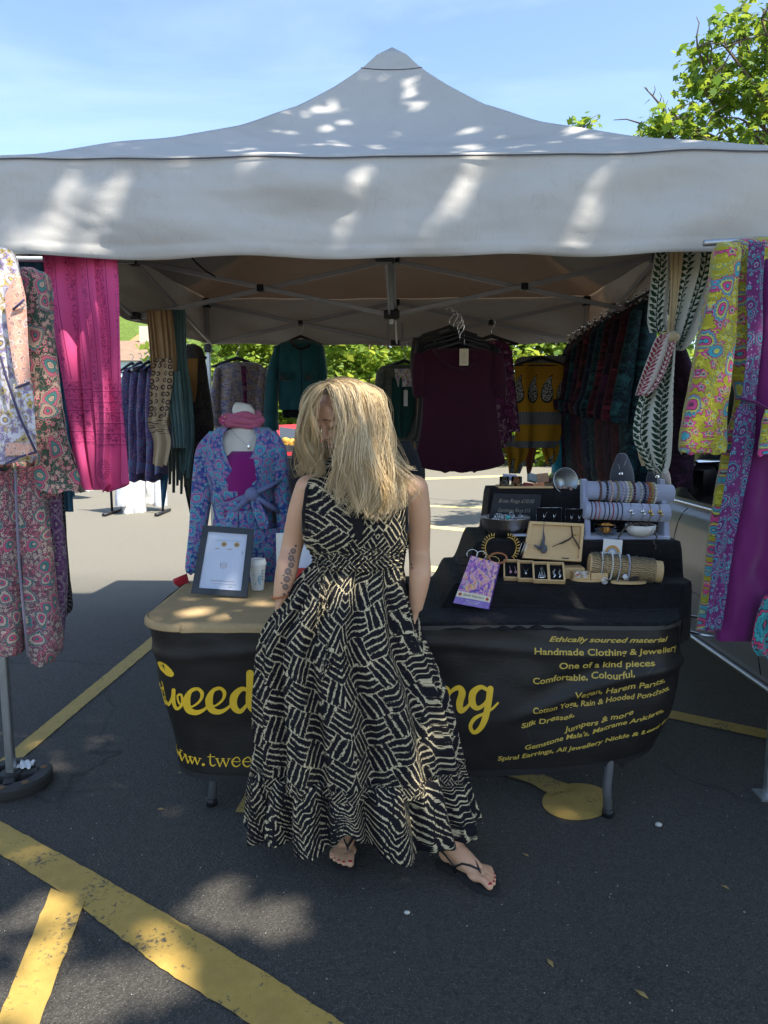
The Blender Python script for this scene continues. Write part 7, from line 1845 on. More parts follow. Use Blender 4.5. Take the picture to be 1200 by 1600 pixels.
def car(name, label, loc, rz, paint, scale=1.0):
    t_ = bpy.data.objects.new(name, None); COL.objects.link(t_); tag(t_, label, 'car')
    prof = [(-2.1, .35), (-2.15, .62), (-2.05, .88), (-1.75, .98), (-1.2, 1.02), (-.75, 1.40), (.55, 1.45), (1.25, 1.08), (2.0, .95), (2.1, .65), (2.08, .35)]
    def side(x, z, s): return (x, s * (.86 - .20 * sm((z - .95) / .5)), z)
    m = MB(); n = len(prof); vs = [side(x, z, -1) for x, z in prof] + [side(x, z, 1) for x, z in prof]
    m.add(vs, [list(range(n))[::-1], list(range(n, 2 * n))] + [(i, (i + 1) % n, n + (i + 1) % n, n + i) for i in range(n)]); m.build('body', paint, t_, smooth=False)
    for s in (-1, 1):
        for w in ([(-1.08, 1.04), (-.70, 1.34), (-.12, 1.38), (-.12, 1.04)], [(-.04, 1.04), (-.04, 1.38), (.50, 1.38), (1.02, 1.06)]):
            m = MB(); m.add([Vector(side(x, z, s * 1.012)) for x, z in w], [(0, 1, 2, 3)]); m.build('window', M['glass_dark'], t_, smooth=False, solid=.006)
        for x in (-1.35, 1.32):
            m = MB(); rt = Matrix.Rotation(PI / 2, 3, 'X'); m.lathe((x, s * .86 - .1 * (s > 0) * 0 + .09 * (1 if s < 0 else -1), .32), [(.20, -.1), (.32, -.1), (.33, 0), (.32, .1), (.20, .1)], 24, rt); wh = m.build('wheel', M['rubber'], t_)
            m = MB(); m.lathe((x, s * .86, .32), [(.02, -.02), (.21, -.015), (.2, .02)], 20, rt); m.build('rim', M['steel'], wh)
        m = MB(); m.box((2.04, s * .6, .72), (.04, .16, .07), None, .02); m.build('headlight', M['white_plastic'], t_, smooth=False)
        m = MB(); m.box((-2.1, s * .62, .76), (.04, .14, .08), None, .02); m.build('tail_light', plain('tail_lamp_red', (.3, .01, .01), .3), t_, smooth=False)
    t_.location = loc; t_.rotation_euler = (0, 0, rz); return t_
q = gr(448, 712); q = Vector((at(440, 700, 21).x, 21, 0)); car('parked_car', 'small red car parked far off beyond the teal jacket', q, R(8), plain('red_car_paint', (.42, .015, .02), .3, spec=.7))

# ------------------------------------------------------------ grey car parked along the right side of the stall
cp = plain('dark_silver_car_paint', (.24, .235, .24), .36, .35, .04, spec=.6)
cr_ = thing('parked_car', 'silver-grey car parked close along the right-hand side of the stall', 'car', (2.68, 4.6, 0))
def bodyf(u, v):        # long side towards the stall, from the sill up over the shoulder
    y = lerp(2.1, 6.9, u); prof = [(1.865, .24), (1.80, .27), (1.785, .31), (1.765, .40), (1.755, .55), (1.745, .70), (1.76, .82), (1.775, .90), (1.80, .96), (1.83, .99), (1.93, 1.42), (2.15, 1.50), (2.7, 1.52)]
    k = v * (len(prof) - 1); i = min(int(k), len(prof) - 2); f = k - i; x, z = lerp(prof[i][0], prof[i + 1][0], f), lerp(prof[i][1], prof[i + 1][1], f)
    end = sm((y - 6.0) / .9) * .25 + sm((2.9 - y) / .8) * .16; x += end
    if z > 1: z = 1 + (z - 1) * (1 - .9 * sm((y - 5.9) / .8)); z = 1 + (z - 1) * (1 - .95 * sm((3.3 - y) / .7))
    return Vector((x, y, z))
m = MB(); m.grid(bodyf, 60, 60)
m.grid(lambda u, v: Vector((5.36 - bodyf(u, v).x, bodyf(u, v).y, bodyf(u, v).z)), 60, 30)
bd = m.build('body', cp, cr_)
m = MB()
for y in (3.22, 4.25, 5.2): m.tube([(bodyf((y - 2.1) / 4.8, v).x - .0005, y + .05 * (.5 - v), bodyf((y - 2.1) / 4.8, v).z) for v in np.linspace(.17, .74, 14)], .003, 5)
m.tube([bodyf(u, .33) + Vector((-.001, 0, 0)) for u in np.linspace(.1, .85, 20)], .0025, 5); m.build('door_gap', M['black_plastic'], bd)
m = MB(); m.tube([bodyf(u, .10) + Vector((-.012, 0, -.01)) for u in np.linspace(.02, .98, 20)], .014, 8); m.build('sill_trim', M['steel'], bd)
m = MB(); m.grid(lambda u, v: bodyf(lerp(.32, .78, u), lerp(.76, .825, v)) + Vector((-.006, 0, 0)), 20, 4); m.build('side_window', M['glass_dark'], cr_)
m = MB(); m.tube([bodyf(u, .755) + Vector((-.008, 0, 0)) for u in np.linspace(.30, .80, 16)], .006, 6); m.build('window_trim', M['chrome'], cr_)
for y in (2.9, 6.0):
    m = MB(); rt = Matrix.Rotation(PI / 2, 3, 'Y'); m.lathe((1.93, y, .31), [(.2, -.1), (.30, -.1), (.31, 0), (.30, .1), (.2, .1)], 28, rt); w_ = m.build('wheel', M['rubber'], cr_)
    m = MB(); m.lathe((1.85, y, .31), [(.02, -.01), (.2, 0), (.19, .03)], 24, rt); m.build('rim', M['steel'], w_)
c = at(1101, 752, 3.85); m = MB(); m.box(c, (.085, .06, .11), None, .05); mr = m.build('wing_mirror', M['black_plastic'], cr_); m = MB(); m.box(c + Vector((0, -.01, .108)), (.075, .055, .008), None, .006); m.build('mirror_strip', M['chrome'], mr)
m = MB(); m.tube([c + Vector((.07, 0, -.06)), Vector((1.86, c.y, c.z - .12))], .02, 8); m.build('mirror_arm', M['black_plastic'], mr)
# folded metal arms sticking out past the table end
m = MB()
for pts in (((1072, 962), (1104, 966), (1128, 971), (1134, 973)), ((1072, 986), (1100, 992), (1124, 996), (1131, 997))): m.tube([at(a, b, 2.95 - i * .03) for i, (a, b) in enumerate(pts)], [.009, .009, .008, .006], 8, flat=.5)
m.tube([at(1072, 962, 2.95), at(1066, 974, 3.0), at(1072, 986, 2.95)], .008, 8); m.build('metal_bracket', M['chrome'], label='bright metal prongs sticking out beyond the right end of the table', cat='bracket')
# ------------------------------------------------------------ stepped black display with the jewellery
Z1, Z2, Z3 = .85, 1.0, 1.2
def step_z(x, y):
    z = TZ + .006
    rr = lambda e, w: sm((1.315 - x) / .035)
    z += (Z1 - z) * sm((y - 2.79) / .035) * sm((x - .225) / .07) * sm((1.30 - x) / .03)
    z += (Z2 - Z1) * sm((y - 2.955) / .025) * sm((x - .33) / .07) * sm((1.285 - x) / .03)
    z += (Z3 - Z2) * sm((y - 3.185) / .03) * sm((x - .455) / .03) * sm((1.27 - x) / .03)
    return z
m = MB()
def dcl(u, v):
    x, y = lerp(.03, 1.34, u), lerp(2.572, 3.40, v); z = step_z(x, y)
    z += .004 * mnoise.noise(Vector((x * 9, y * 9, z * 5))) + .003 * abs(mnoise.noise(Vector((x * 30, y * 14, 2)))) * (y < 2.78)
    yy = y - .010 * math.sin(x * 17 + z * 6) * (z > .79) * .6 - .012 * mnoise.noise(Vector((x * 6, z * 9, 0)))
    if y < 2.592: z -= (2.592 - y) * 1.2; yy = y - .008 + .004 * math.sin(x * 70 + 3 * math.sin(x * 13))
    xm = TX1 - CR + math.sqrt(max(0, CR * CR - max(0, TY0 + CR - y) ** 2)) + .006; xm = lerp(xm, 1.30, sm((y - 2.72) / .22))
    if x > xm: z = z - min(.15, (x - xm) * 8) * sm((y - 2.60) / .05); x = xm + (x - xm) * .05
    if v > .985: z = lerp(z, .5, (v - .985) / .015)
    return Vector((x, max(yy, 2.555), z))
m.grid(dcl, 190, 220)
t = NT('crushed_velvet', .75, .25); p = t.obj(); st_ = t.noise(t.scale(p, (14, 60, 60)), 3, 5, .7, .8)
t.col(t.mix(st_, (.003, .003, .004), (.010, .0095, .010))); t.rough(t.rng(st_, .35, .65, .5, .95)); t.bump(st_, .8, .006); t.set(Sheen_Weight=.05, Sheen_Roughness=.3)
dsp = m.build('display_cloth', t.m, label='black velvet cloth draped in steps over the right half of the table', cat='display cloth')
def rest(px, py, z):
    lo, hi = {Z1: (2.83, 2.905), Z2: (3.01, 3.085), Z3: (3.24, 3.30)}.get(min((Z1, Z2, Z3), key=lambda k: abs(k - z)) if z > .8 else 0, (2.6, 2.78))
    y = max(lo, min(hi, gr(px, py, z).y)); zc = y * _cp - (z - CAMZ) * _sp; return Vector(((px - 600) / FPX * zc, y, z))

M['pale_wood'] = NT('pale_wood', .55, .3); t = M['pale_wood']; p = t.obj(); gn = t.noise(t.scale(p, (6, 90, 90)), 3, 5, .6, .6)
t.col(t.mix(gn, (.52, .34, .15), (.68, .48, .26))); t.bump(gn, .15, .001); M['pale_wood'] = t.m
M['velvet_grey'] = cloth('grey_velvet', (.075, .08, .10), .9, .15, .5)
M['velvet_blue'] = cloth('pale_blue_grey_velvet', (.34, .37, .50), .9, .08, .5)
M['tin'] = plain('galvanised_tin', (.40, .43, .44), .35, .8, .15, 12)
M['glassy'] = NT('clear_bowl_glass', .05, .5); M['glassy'].set(Transmission_Weight=1.0, IOR=1.2, Base_Color=(.9, .93, .93, 1)); M['glassy'] = M['glassy'].m
M['amber_resin'] = plain('amber_chunks', (.60, .26, .05), .3, var=.3, sc=40)
M['oxid'] = plain('antique_silver_chain', (.20, .185, .14), .4, .8, .5, 200)
M['turq'] = plain('turquoise_stone', (.05, .36, .35), .3); M['ceramic'] = plain('white_ceramic', (.72, .70, .64), .25, var=.03)

# oracle card box
bk = thing('card_box', 'colourful purple-edged card box leaning at the front of the velvet display', 'box', rest(738, 948, TZ + .012))
a, b, c, d = at(736, 868, 2.80), at(780, 880, 2.80), at(763, 952, 2.735), at(708, 942, 2.735)
nrm = (b - a).cross(d - a).normalized(); nrm = nrm if nrm.y > 0 else -nrm; off = nrm * .032 + Vector((.012, 0, 0))
vs = [a, b, c, d, a + off, b + off, c + off, d + off]; lift = Vector((0, 0, TZ + .010 - min(v.z for v in vs))) * .0
t = NT('box_art', .3, .5); u = t.uv(); x, y, _ = t.sep(u)[:3]
w_ = t.rng(t.noise(u, 5, 4, .6, 1.5), .3, .7); v_ = t.vor(u, 9, dim='2D')
art = t.ramp(w_, [(.25, (.08, .03, .25)), (.4, (.30, .08, .42)), (.5, (.55, .20, .30)), (.6, (.60, .45, .40)), (.72, (.60, .12, .10)), (.85, (.65, .50, .08))])
art = t.mix(t.m_('MULTIPLY', t.rng(v_.outputs['Distance'], .2, .4, 1, 0), .6), art, t.mix(.25, t.v_('MULTIPLY', v_.outputs['Color'], (.7, .5, .5)), (.55, .45, .3)))
band = t.m_('MULTIPLY', t.m_('GREATER_THAN', y, .745), t.m_('LESS_THAN', y, .86)); art = t.mix(band, art, (.62, .55, .40)); art = t.mix(t.m_('GREATER_THAN', y, .86), art, t.mix(w_, (.12, .05, .30), (.26, .16, .48)))
t.col(art); M['box_art'] = t.m; M['purple_card'] = plain('purple_card', (.16, .07, .34), .35, var=.25, sc=30)
m = MB(); m.add([a, b, c, d], [(0, 1, 2, 3)], [(0, 0), (1, 0), (1, 1), (0, 1)]); m.add([p_ + nrm * .0005 for p_ in (a, b, c, d)], [(3, 2, 1, 0)], [(0, 0), (1, 0), (1, 1), (0, 1)]); m.build('printed_face', M['box_art'], bk, smooth=False)
m = MB(); vv = [p_ + nrm * .001 for p_ in (a, b, c, d)] + [a + off, b + off, c + off, d + off]; m.add(vv, [(0, 1, 5, 4), (1, 2, 6, 5), (2, 3, 7, 6), (3, 0, 4, 7), (4, 5, 6, 7)]); m.build('box_side', M['purple_card'], bk, smooth=False)
def bq(u, v, l): return a.lerp(b, u).lerp(d.lerp(c, u), v) - nrm * l
vs, fs = text_polys('Earth Warriors', .1, 0, .0015); xm = max(v[0] for v in vs); m = MB(); m.add([bq(.20 + x / xm * .60, .815 - y * .62, .0012) for x, y in vs], fs); m.build('lettering', M['grey_ink'], bk, smooth=False)
for uu in (.10, .90):
    m = MB(); m.add([bq(uu + .045 * math.cos(q), .80 + .032 * math.sin(q), .0012) for q in np.linspace(0, 2 * PI, 14)[:-1]], [tuple(range(13))]); m.build('printed_dot', plain('red_print', (.40, .05, .03)), bk, smooth=False)
for k in range(3):
    m = MB(); m.tube([bq(.3 + .03 * k, .90 + k * .025, .0012), bq(.72 - .03 * k, .90 + k * .025, .0012)], .0006, 4); m.build('lettering', M['white_card'], bk)
# bangles and hoops
for k, (px, py, r, mt, lb) in enumerate([(724, 876, .030, 'black_plastic', 'dark bangle leaning furthest left on the velvet'), (738, 866, .022, 'silver', 'large silver hoop earring standing behind the card box'), (752, 868, .020, 'silver', 'smaller silver hoop beside the large hoop'),
                                         (778, 872, .036, 'amber', 'orange bangle behind the top of the card box'), (768, 876, .032, 'gold', 'thin brass bangle lying behind the card box')]):
    c = at(px, py, 2.86 + .01 * k); m = MB(); tl = .55 if k in (0, 3, 4) else .9
    m.tube([c + Vector((r * math.cos(q), r * .5 * (1 - tl) * math.sin(q), r * tl * math.sin(q))) for q in np.linspace(0, 2 * PI, 29)[:-1]], .0042 if k in (0, 3) else .0016, 8, close=True)
    m.build('bangle' if r > .03 else 'hoop_earring', M[mt], label=lb, cat='bangle' if r > .03 else 'earring')
for s, cx, lb in ((-1, 771, 'left gold fringed ear cuff curving beside the bangles'), (1, 794, 'right gold crown-like ear cuff left of the wooden lid')):
    m = MB(); c = at(cx, 856, 2.93); pts = [c + Vector((s * (.034 * math.cos(q)), 0, .044 * math.sin(q))) for q in np.linspace(-1.1, 1.7, 15)]; m.tube(pts, .0022, 6)
    for q in np.linspace(-1.0, 1.6, 12): d_ = Vector((s * math.cos(q), 0, math.sin(q))); p0 = c + Vector((s * .034 * math.cos(q), 0, .044 * math.sin(q))); m.tube([p0, p0 + d_ * .012 + Vector((0, -.002, .003))], [.0018, .0028], 5); m.ball(p0 + d_ * .014 + Vector((0, -.002, .003)), .0030, 6, 5)
    m.build('ear_cuff', M['gold'], label=lb, cat='ear cuff')
m = MB()
for dx in (0, 5, 9): m.tube([at(811 + dx, 846, 2.95), at(815 + dx, 850, 2.94), at(808 + dx, 868, 2.92)], .0012, 5)
m.build('silver_earrings', M['silver'], label='thin silver bar earrings hanging left of the wooden lid', cat='earring', kind='stuff')
m = MB(); m.box(at(812, 836, 2.98), (.03, .02, .003), None, .002); m.build('purse', M['velvet_blue'], label='flat lilac card lying just under the steel bowl', cat='card')

# open wooden box with raised lid
wb_ = thing('wooden_box', 'open pale wooden box with its lid raised and jewellery hung inside the lid', 'box', rest(860, 890, Z1))
A, B_, C_, D_ = at(827, 815, 2.99), at(912, 819, 2.99), at(907, 878, 2.94), at(816, 872, 2.94); nn = (B_ - A).cross(D_ - A).normalized(); nn = nn if nn.y < 0 else -nn
def lq(u, v, dd=0.0): return A.lerp(B_, u).lerp(D_.lerp(C_, u), v) + nn * dd
def lbox(m, u0, v0, u1, v1, d0, d1):
    vs = [lq(u, v, d_) for d_ in (d0, d1) for u, v in ((u0, v0), (u1, v0), (u1, v1), (u0, v1))]; m.add(vs, [(3, 2, 1, 0), (4, 5, 6, 7), (0, 1, 5, 4), (1, 2, 6, 5), (2, 3, 7, 6), (3, 0, 4, 7)])
m = MB(); lbox(m, .01, .01, .99, .99, -.010, -.004); lid = m.build('lid_panel', M['pale_wood'], wb_, smooth=False)
for e in ((0, 0, 1, .075), (0, .925, 1, 1), (0, .075, .05, .925), (.95, .075, 1, .925)):
    m = MB(); lbox(m, *e, -.011, .012); m.build('lid_rim', M['pale_wood'], lid, smooth=False)
m = MB(); lbox(m, .66, .93, .78, .955, .012, .015); m.build('latch', M['black_plastic'], lid, smooth=False)
q = at(893, 892, 2.90); m = MB(); m.box((q.x - .06, q.y + .05, Z1 + .026), (.115, .055, .024), None, .003); m.build('box_body', M['pale_wood'], wb_, smooth=False)
m = MB(); c = lq(.30, .70, .018); m.tube([lq(.26, .0, .016), lq(.27, .25, .016), lq(.30, .45, .017), lq(.29, .70, .018)], [.001, .002, .006, .010], 8); m.ball(c + Vector((.006, 0, -.006)), (.015, .006, .020), 12, 9); m.tube([c + Vector((-.01, 0, -.004)), c + Vector((-.035, 0, .010))], [.010, .002], 7)
m.build('macrame_pendant', plain('grey_macrame', (.09, .095, .11), .7), label='grey knotted macrame pendant hanging in the raised lid', cat='pendant')
m = MB(); m.tube([lq(.47, .66, .016), lq(.55, .60, .018), lq(.63, .55, .018), lq(.74, .45, .018), lq(.80, .36, .018), lq(.76, .08, .016)], [.003, .0025, .006, .006, .005, .003], 7, flat=.6); m.tube([lq(.80, .36, .019), lq(.88, .52, .019), lq(.95, .68, .018)], [.004, .006, .003], 7, flat=.6)
m.build('leather_bracelet', plain('dark_braided_cord', (.030, .018, .016), .6, var=.4, sc=200), label='dark braided leather bracelet stretched across the raised lid', cat='bracelet')
m = MB()
for k in range(5): m.tube([lq(.80 + .012 * k, .34, .019), lq(.84 + .03 * k, .14 + .04 * k, .019)], .0009, 4)
m.build('gold_spray', M['gold'], label='small gold spray ornament at the right of the raised lid', cat='ornament', kind='stuff')
# four little boxes of earrings
g_ = 'small open boxes of earrings in front of the wooden lid'
for k, (px, py, kind, lb) in enumerate([(800, 905, 'drops', 'leftmost small wooden box holding pink drop earrings'), (822, 907, 'chain', 'second small wooden box with a fine pendant on a chain'), (846, 909, 'tri', 'third small wooden box with long silver triangle earrings'), (869, 912, 'twist', 'rightmost small wooden box with twisted silver earrings')]):
    q = rest(px, py, Z1 + .004); rt = Matrix.Rotation(R(-8), 3, 'Z') @ Matrix.Rotation(R(38), 3, 'X'); q = q + Vector((0, .012, .030)); ex = thing('jewellery_box', lb, 'box', q, g_)
    W_, L_, H_ = .031, .047, .010
    m = MB(); m.box(q, (W_, L_, .002), rt); m.build('base', M['pale_wood'], ex, smooth=False)
    for (ox, oy, sx, sy) in ((-W_, 0, .0028, L_), (W_, 0, .0028, L_), (0, -L_, W_, .0028), (0, L_, W_, .0028)):
        m = MB(); m.box(q + rt @ Vector((ox, oy, H_)), (sx + .0002 * k, sy, H_), rt); m.build('side', M['pale_wood'], ex, smooth=False)
    m = MB(); m.box(q + rt @ Vector((0, 0, .005)), (W_ - .004, L_ - .004, .003), rt); m.build('velvet_pad', M['black_velvet'], ex, smooth=False)
    m = MB(); T = lambda x, y, z=.011: q + rt @ Vector((x, y, z))
    if kind == 'drops':
        for x in (-.009, .012): m.tube([T(x, .02), T(x + .004, -.005)], .0012, 5); m.ball(T(x + .004, -.012), (.006, .006, .006), 8, 6)
        mt = plain('rose_drop', (.55, .30, .38), .25)
    elif kind == 'chain': m.tube([T(-.018, .034), T(0, -.008), T(.02, .03)], .0008, 4); m.ball(T(0, -.014), (.006, .005, .007), 8, 6); mt = M['silver']
    elif kind == 'tri':
        m.tube([T(-.012, -.028), T(0, .025), T(.008, -.028)], .0012, 5); m.tube([T(-.004, -.028), T(.006, .028), T(.016, -.026)], .0012, 5); m.tube([T(-.014, -.029), T(.016, -.027)], .004, 6); mt = M['silver']
    else:
        for x in (-.008, .014): m.tube([T(x + .004 * math.sin(a_ * 2), .024 - a_ * .010) for a_ in range(6)], [.001, .004, .005, .004, .005, .002], 6)
        mt = M['silver']
    m.build('earrings', mt, label=['pink stone drop earrings in the leftmost small box', 'fine silver pendant in the second small box', 'silver triangle earrings in the third small box', 'twisted silver earrings in the rightmost small box'][k], cat='earring', kind='stuff')
# steel bowl
q = rest(789, 831, Z2); bw = thing('steel_bowl', 'brushed steel bowl full of rings beside the chalkboard', 'bowl', q)
t = NT('spun_steel', .42, .5); p = t.obj(); x, y, z = t.sep(p)[:3]; an = t.m_('ARCTAN2', y, x); br = t.noise(t.comb(t.m_('MULTIPLY', an, 3.0), 0.0, 0.0), 2, 2); t.col(t.mix(br, (.50, .47, .44), (.82, .80, .76))); t.b.inputs['Metallic'].default_value = 1.0; t.set(Anisotropic=.7)
m = MB(); m.lathe(q, [(.03, 0), (.045, .002), (.075, .020), (.097, .052), (.106, .088), (.108, .090), (.104, .088), (.094, .052), (.072, .024), (.04, .006)], 40); m.build('bowl_shell', t.m, bw)
rn = random.Random(9); m = MB(); 
for k in range(60):
    a_, r_ = rn.uniform(0, 6.28), rn.uniform(0, .088); c = q + Vector((r_ * math.cos(a_), r_ * math.sin(a_), .074 + rn.uniform(0, .018))); rt = Matrix.Rotation(rn.uniform(0, 3), 3, 'X') @ Matrix.Rotation(rn.uniform(0, 3), 3, 'Y')
    m.tube([c + rt @ Vector((.010 * math.cos(b2), .010 * math.sin(b2), 0)) for b2 in np.linspace(0, 2 * PI, 11)[:-1]], .0018, 5, close=True)
m.build('rings', M['silver'], label='heap of silver rings filling the steel bowl', cat='rings', kind='stuff')
m = MB(); m.ball(q + Vector((.0, -.06, .094)), .010, 10, 7); m.build('ring_stone', M['turq'], label='round turquoise stone on top of the rings in the steel bowl', cat='stone')
# chalkboard
cb = thing('chalkboard', 'small black chalkboard with handwritten prices behind the steel bowl', 'chalkboard', at(808, 812, 3.11))
A, B_, C_, D_ = at(772, 771, 3.175), at(846, 773, 3.175), at(842, 818, 3.155), at(763, 817, 3.155)
def cq(u, v, l=0.0): return A.lerp(B_, u).lerp(D_.lerp(C_, u), v) + Vector((0, -l, 0))
m = MB(); vs = [cq(u, v, l) for l in (-.006, 0) for u, v in ((0, 0), (1, 0), (1, 1), (0, 1))]; m.add(vs, [(3, 2, 1, 0), (4, 5, 6, 7), (0, 1, 5, 4), (1, 2, 6, 5), (2, 3, 7, 6), (3, 0, 4, 7)]); m.build('board', plain('slate', (.020, .021, .026), .75, var=.4), cb, smooth=False)
M['chalk'] = plain('chalk', (.34, .31, .24), .95, var=.5, sc=300)
for tx, v0, u0, u1 in (('Brass Rings £10.00', .30, .12, .86), ('Gemstone Rings £15', .62, .14, .80)):
    vs, fs = text_polys(tx, .1, .25, -.0012); xm = max(v[0] for v in vs); m = MB(); m.add([cq(u0 + x / xm * (u1 - u0), v0 - y * 1.9, .0015) for x, y in vs], fs); m.build('lettering', M['chalk'], cb, smooth=False)
for (x0, x1, y0, y1, lb) in ((838, 877, 793, 820, 'left thin-framed black panel of drop earrings'), (883, 914, 795, 822, 'right thin-framed black panel of earrings, beside the blue stand')):
    fr2 = thing('earring_frame', lb, 'frame', at((x0 + x1) / 2, y1, 3.04)); m = MB(); c = at((x0 + x1) / 2, (y0 + y1) / 2, 3.045); hw = (at(x1, y0, 3.045) - at(x0, y0, 3.045)).length / 2; hh = abs(at(x0, y0, 3.045).z - at(x0, y1, 3.045).z) / 2
    m.box(c, (hw, .004, hh)); m.build('panel', M['black_velvet'], fr2, smooth=False)
    m = MB(); m.tube([c + Vector((sx * hw, -.004, sz * hh)) for sx, sz in ((-1, -1), (-1, 1), (1, 1), (1, -1))], .0016, 5, close=True); m.build('frame_edge', M['silver'], fr2)
    m = MB()
    for sx in (-.4, .4): m.tube([c + Vector((sx * hw - .004, -.006, .3 * hh)), c + Vector((sx * hw, -.006, -.4 * hh))], [.001, .003], 5); m.tube([c + Vector((sx * hw + .012, -.006, .5 * hh)), c + Vector((sx * hw - .010, -.006, -.7 * hh))], .0008, 4)
    m.build('earrings', M['silver'], label='silver earrings on the ' + lb.split(' panel')[0].split(' black')[0] + ' black panel', cat='earring', kind='stuff')
# bracelet stand
bs = thing('bracelet_stand', 'pale blue-grey velvet stand with two rolls of bracelets', 'display stand', rest(982, 852, Z2))
RY1, RY2 = 3.10, 3.03
a1, b1 = at(914, 766, RY1), at(1050, 772, RY1); a2, b2 = at(912, 797, RY2), at(1044, 802, RY2); r1, r2 = .041, .038
for a_, b_, r_ in ((a1, b1, r1), (a2, b2, r2)):
    m = MB(); d_ = (b_ - a_).normalized(); m.tube([a_, a_ + d_ * .004, b_ - d_ * .004, b_], [r_ * .9, r_, r_, r_ * .9], 32); m.build('roll', M['velvet_blue'], bs, auto=50)
for px in (917, 1040):
    m = MB(); x = at(px, 790, 3.05).x; zt_, zb_ = at(px, 752, 3.12).z, Z2 + .004
    prof_ = [(3.015, zb_), (3.035, zb_ + .10), (3.075, zb_ + .17), (3.10, zt_ + .01), (3.13, zt_ + .01), (3.115, zb_ + .12), (3.09, zb_ + .05), (3.10, zb_)]
    n = len(prof_); m.add([(x - .011, y, z) for y, z in prof_] + [(x + .011, y, z) for y, z in prof_], [list(range(n)), list(range(n, 2 * n))[::-1]] + [(i, n + i, n + (i + 1) % n, (i + 1) % n) for i in range(n)]); m.build('upright', M['velvet_blue'], bs, auto=30)
m = MB(); A = rest(916, 846, Z2 + .004); B_ = rest(1042, 852, Z2 + .004); c = (A + B_) / 2; m.box((c.x, c.y + .05, Z2 + .008), ((B_.x - A.x) / 2 + .012, .06, .007), None, .003); m.build('base_board', M['velvet_blue'], bs, smooth=False)
beads = [('brown', (.10, .04, .025)), ('black', (.012, .012, .018)), ('blush', (.50, .36, .32)), ('olive', (.22, .17, .09)), ('lilac grey', (.40, .36, .44)), ('pearl', (.58, .55, .50)), ('cream gold', (.50, .42, .22)), ('garnet', (.09, .018, .022)), ('grey and white', (.40, .42, .40)), ('navy', (.015, .018, .07)), ('red and amber', (.35, .09, .04)), ('amber', (.42, .26, .05)), ('ivory', (.58, .54, .44))]
for k, (nm, cc) in enumerate(beads):
    px = (934, 944.5, 952, 961, 969, 976, 981, 986.5, 997, 1003, 1010, 1014, 1019)[k]; f = (px - 914) / 136; c = a1.lerp(b1, f); d_ = (b1 - a1).normalized(); m = MB(); br_ = .0062
    for j in range(22):
        q_ = 2 * PI * j / 22; off = Vector((0, math.cos(q_), math.sin(q_))); off = (off - d_ * off.dot(d_)).normalized(); m.ball(c + off * (r1 + br_ * .8) + Vector((0, 0, -.003)), br_, 7, 5)
    mt = plain('bead_' + nm.replace(' ', '_'), cc, .3, var=.5, sc=160, spec=.6); m.build('bead_bracelet', mt, label=nm + ' beaded bracelet on the upper velvet roll', cat='bracelet', group='bead bracelets on the upper roll', kind=None)
cords = [(921, 'black', 0), (927, 'dark red', 1), (933, 'coral red', 2), (941, 'black', 0), (948, 'black', 0), (954, 'red', 3), (961, 'black', 0), (968, 'black', 0)]
cc_ = {0: (.012, .012, .016), 1: (.16, .012, .02), 2: (.40, .10, .07), 3: (.26, .015, .025)}
words_ = ['leftmost black cord bracelet on the lower velvet roll', 'dark red cord bracelet second on the lower velvet roll', 'coral cord bracelet third on the lower velvet roll', 'black cord bracelet just right of the coral one', 'black cord bracelet just left of the bright red one', 'bright red cord bracelet on the lower velvet roll', 'black cord bracelet just right of the bright red one', 'rightmost black cord bracelet on the lower velvet roll']
d2 = (b2 - a2).normalized()
def ringon(c, r, w, m, n=28): m.tube([c + (Vector((0, math.cos(q_), math.sin(q_))) - d2 * Vector((0, math.cos(q_), math.sin(q_))).dot(d2)).normalized() * r for q_ in np.linspace(0, 2 * PI, n + 1)[:-1]], w, 6, close=True)
for k, (px, nm, ci) in enumerate(cords):
    c = a2.lerp(b2, (px - 912) / 132); m = MB(); ringon(c, r2 + .0015, .0020, m); m.build('cord_bracelet', plain('cord_%d' % k, cc_[ci], .7), label=words_[k], cat='bracelet', group='cord bracelets on the lower roll')
for k, (px, mt, lb) in enumerate([(982, 'silver', 'silver chain bracelet with a pale green charm on the lower roll'), (1000, 'silver', 'silver chain bracelet with a round charm on the lower roll'), (1012, 'gold', 'gold chain bracelet with a dark charm on the lower roll'), (1027, 'gold', 'rightmost gold bracelet with two charms on the lower roll')]):
    c = a2.lerp(b2, (px - 912) / 132); m = MB(); ringon(c, r2 + .0012, .0012, m); m.ball(c + Vector((-.004, -r2 - .002, .008)), (.008, .003, .008), 10, 7); m.ball(c + Vector((.006, -r2 - .002, -.004)), (.005, .002, .006), 8, 6)
    m.build('charm_bracelet', M[mt], label=lb, cat='bracelet')
# bowls under the stand
q = rest(946, 845, Z2 + .016); gb = thing('glass_bowl', 'clear glass bowl of amber chunks under the velvet stand', 'bowl', q)
m = MB(); m.lathe(q, [(.02, 0), (.035, .008), (.048, .03), (.055, .052), (.053, .052), (.046, .030), (.033, .010), (.01, .003)], 32); m.build('bowl_shell', M['glassy'], gb)
m = MB(); rn = random.Random(4)
for k in range(34): a_, r_ = rn.uniform(0, 6.28), rn.uniform(0, .034); m.ball(q + Vector((r_ * math.cos(a_), r_ * math.sin(a_), .018 + rn.uniform(0, .03))), rn.uniform(.007, .012), 6, 5)
m.build('amber_pieces', M['amber_resin'], label='orange amber chunks heaped in the clear glass bowl', cat='amber', kind='stuff')
q = rest(1000, 850, Z2 + .016); gb = thing('white_bowl', 'white ceramic bowl with dark bead strings under the velvet stand', 'bowl', q)
m = MB(); m.lathe(q, [(.025, 0), (.045, .006), (.060, .025), (.064, .050), (.061, .050), (.056, .028), (.03, .012)], 32); m.build('bowl_shell', M['ceramic'], gb)
m = MB()
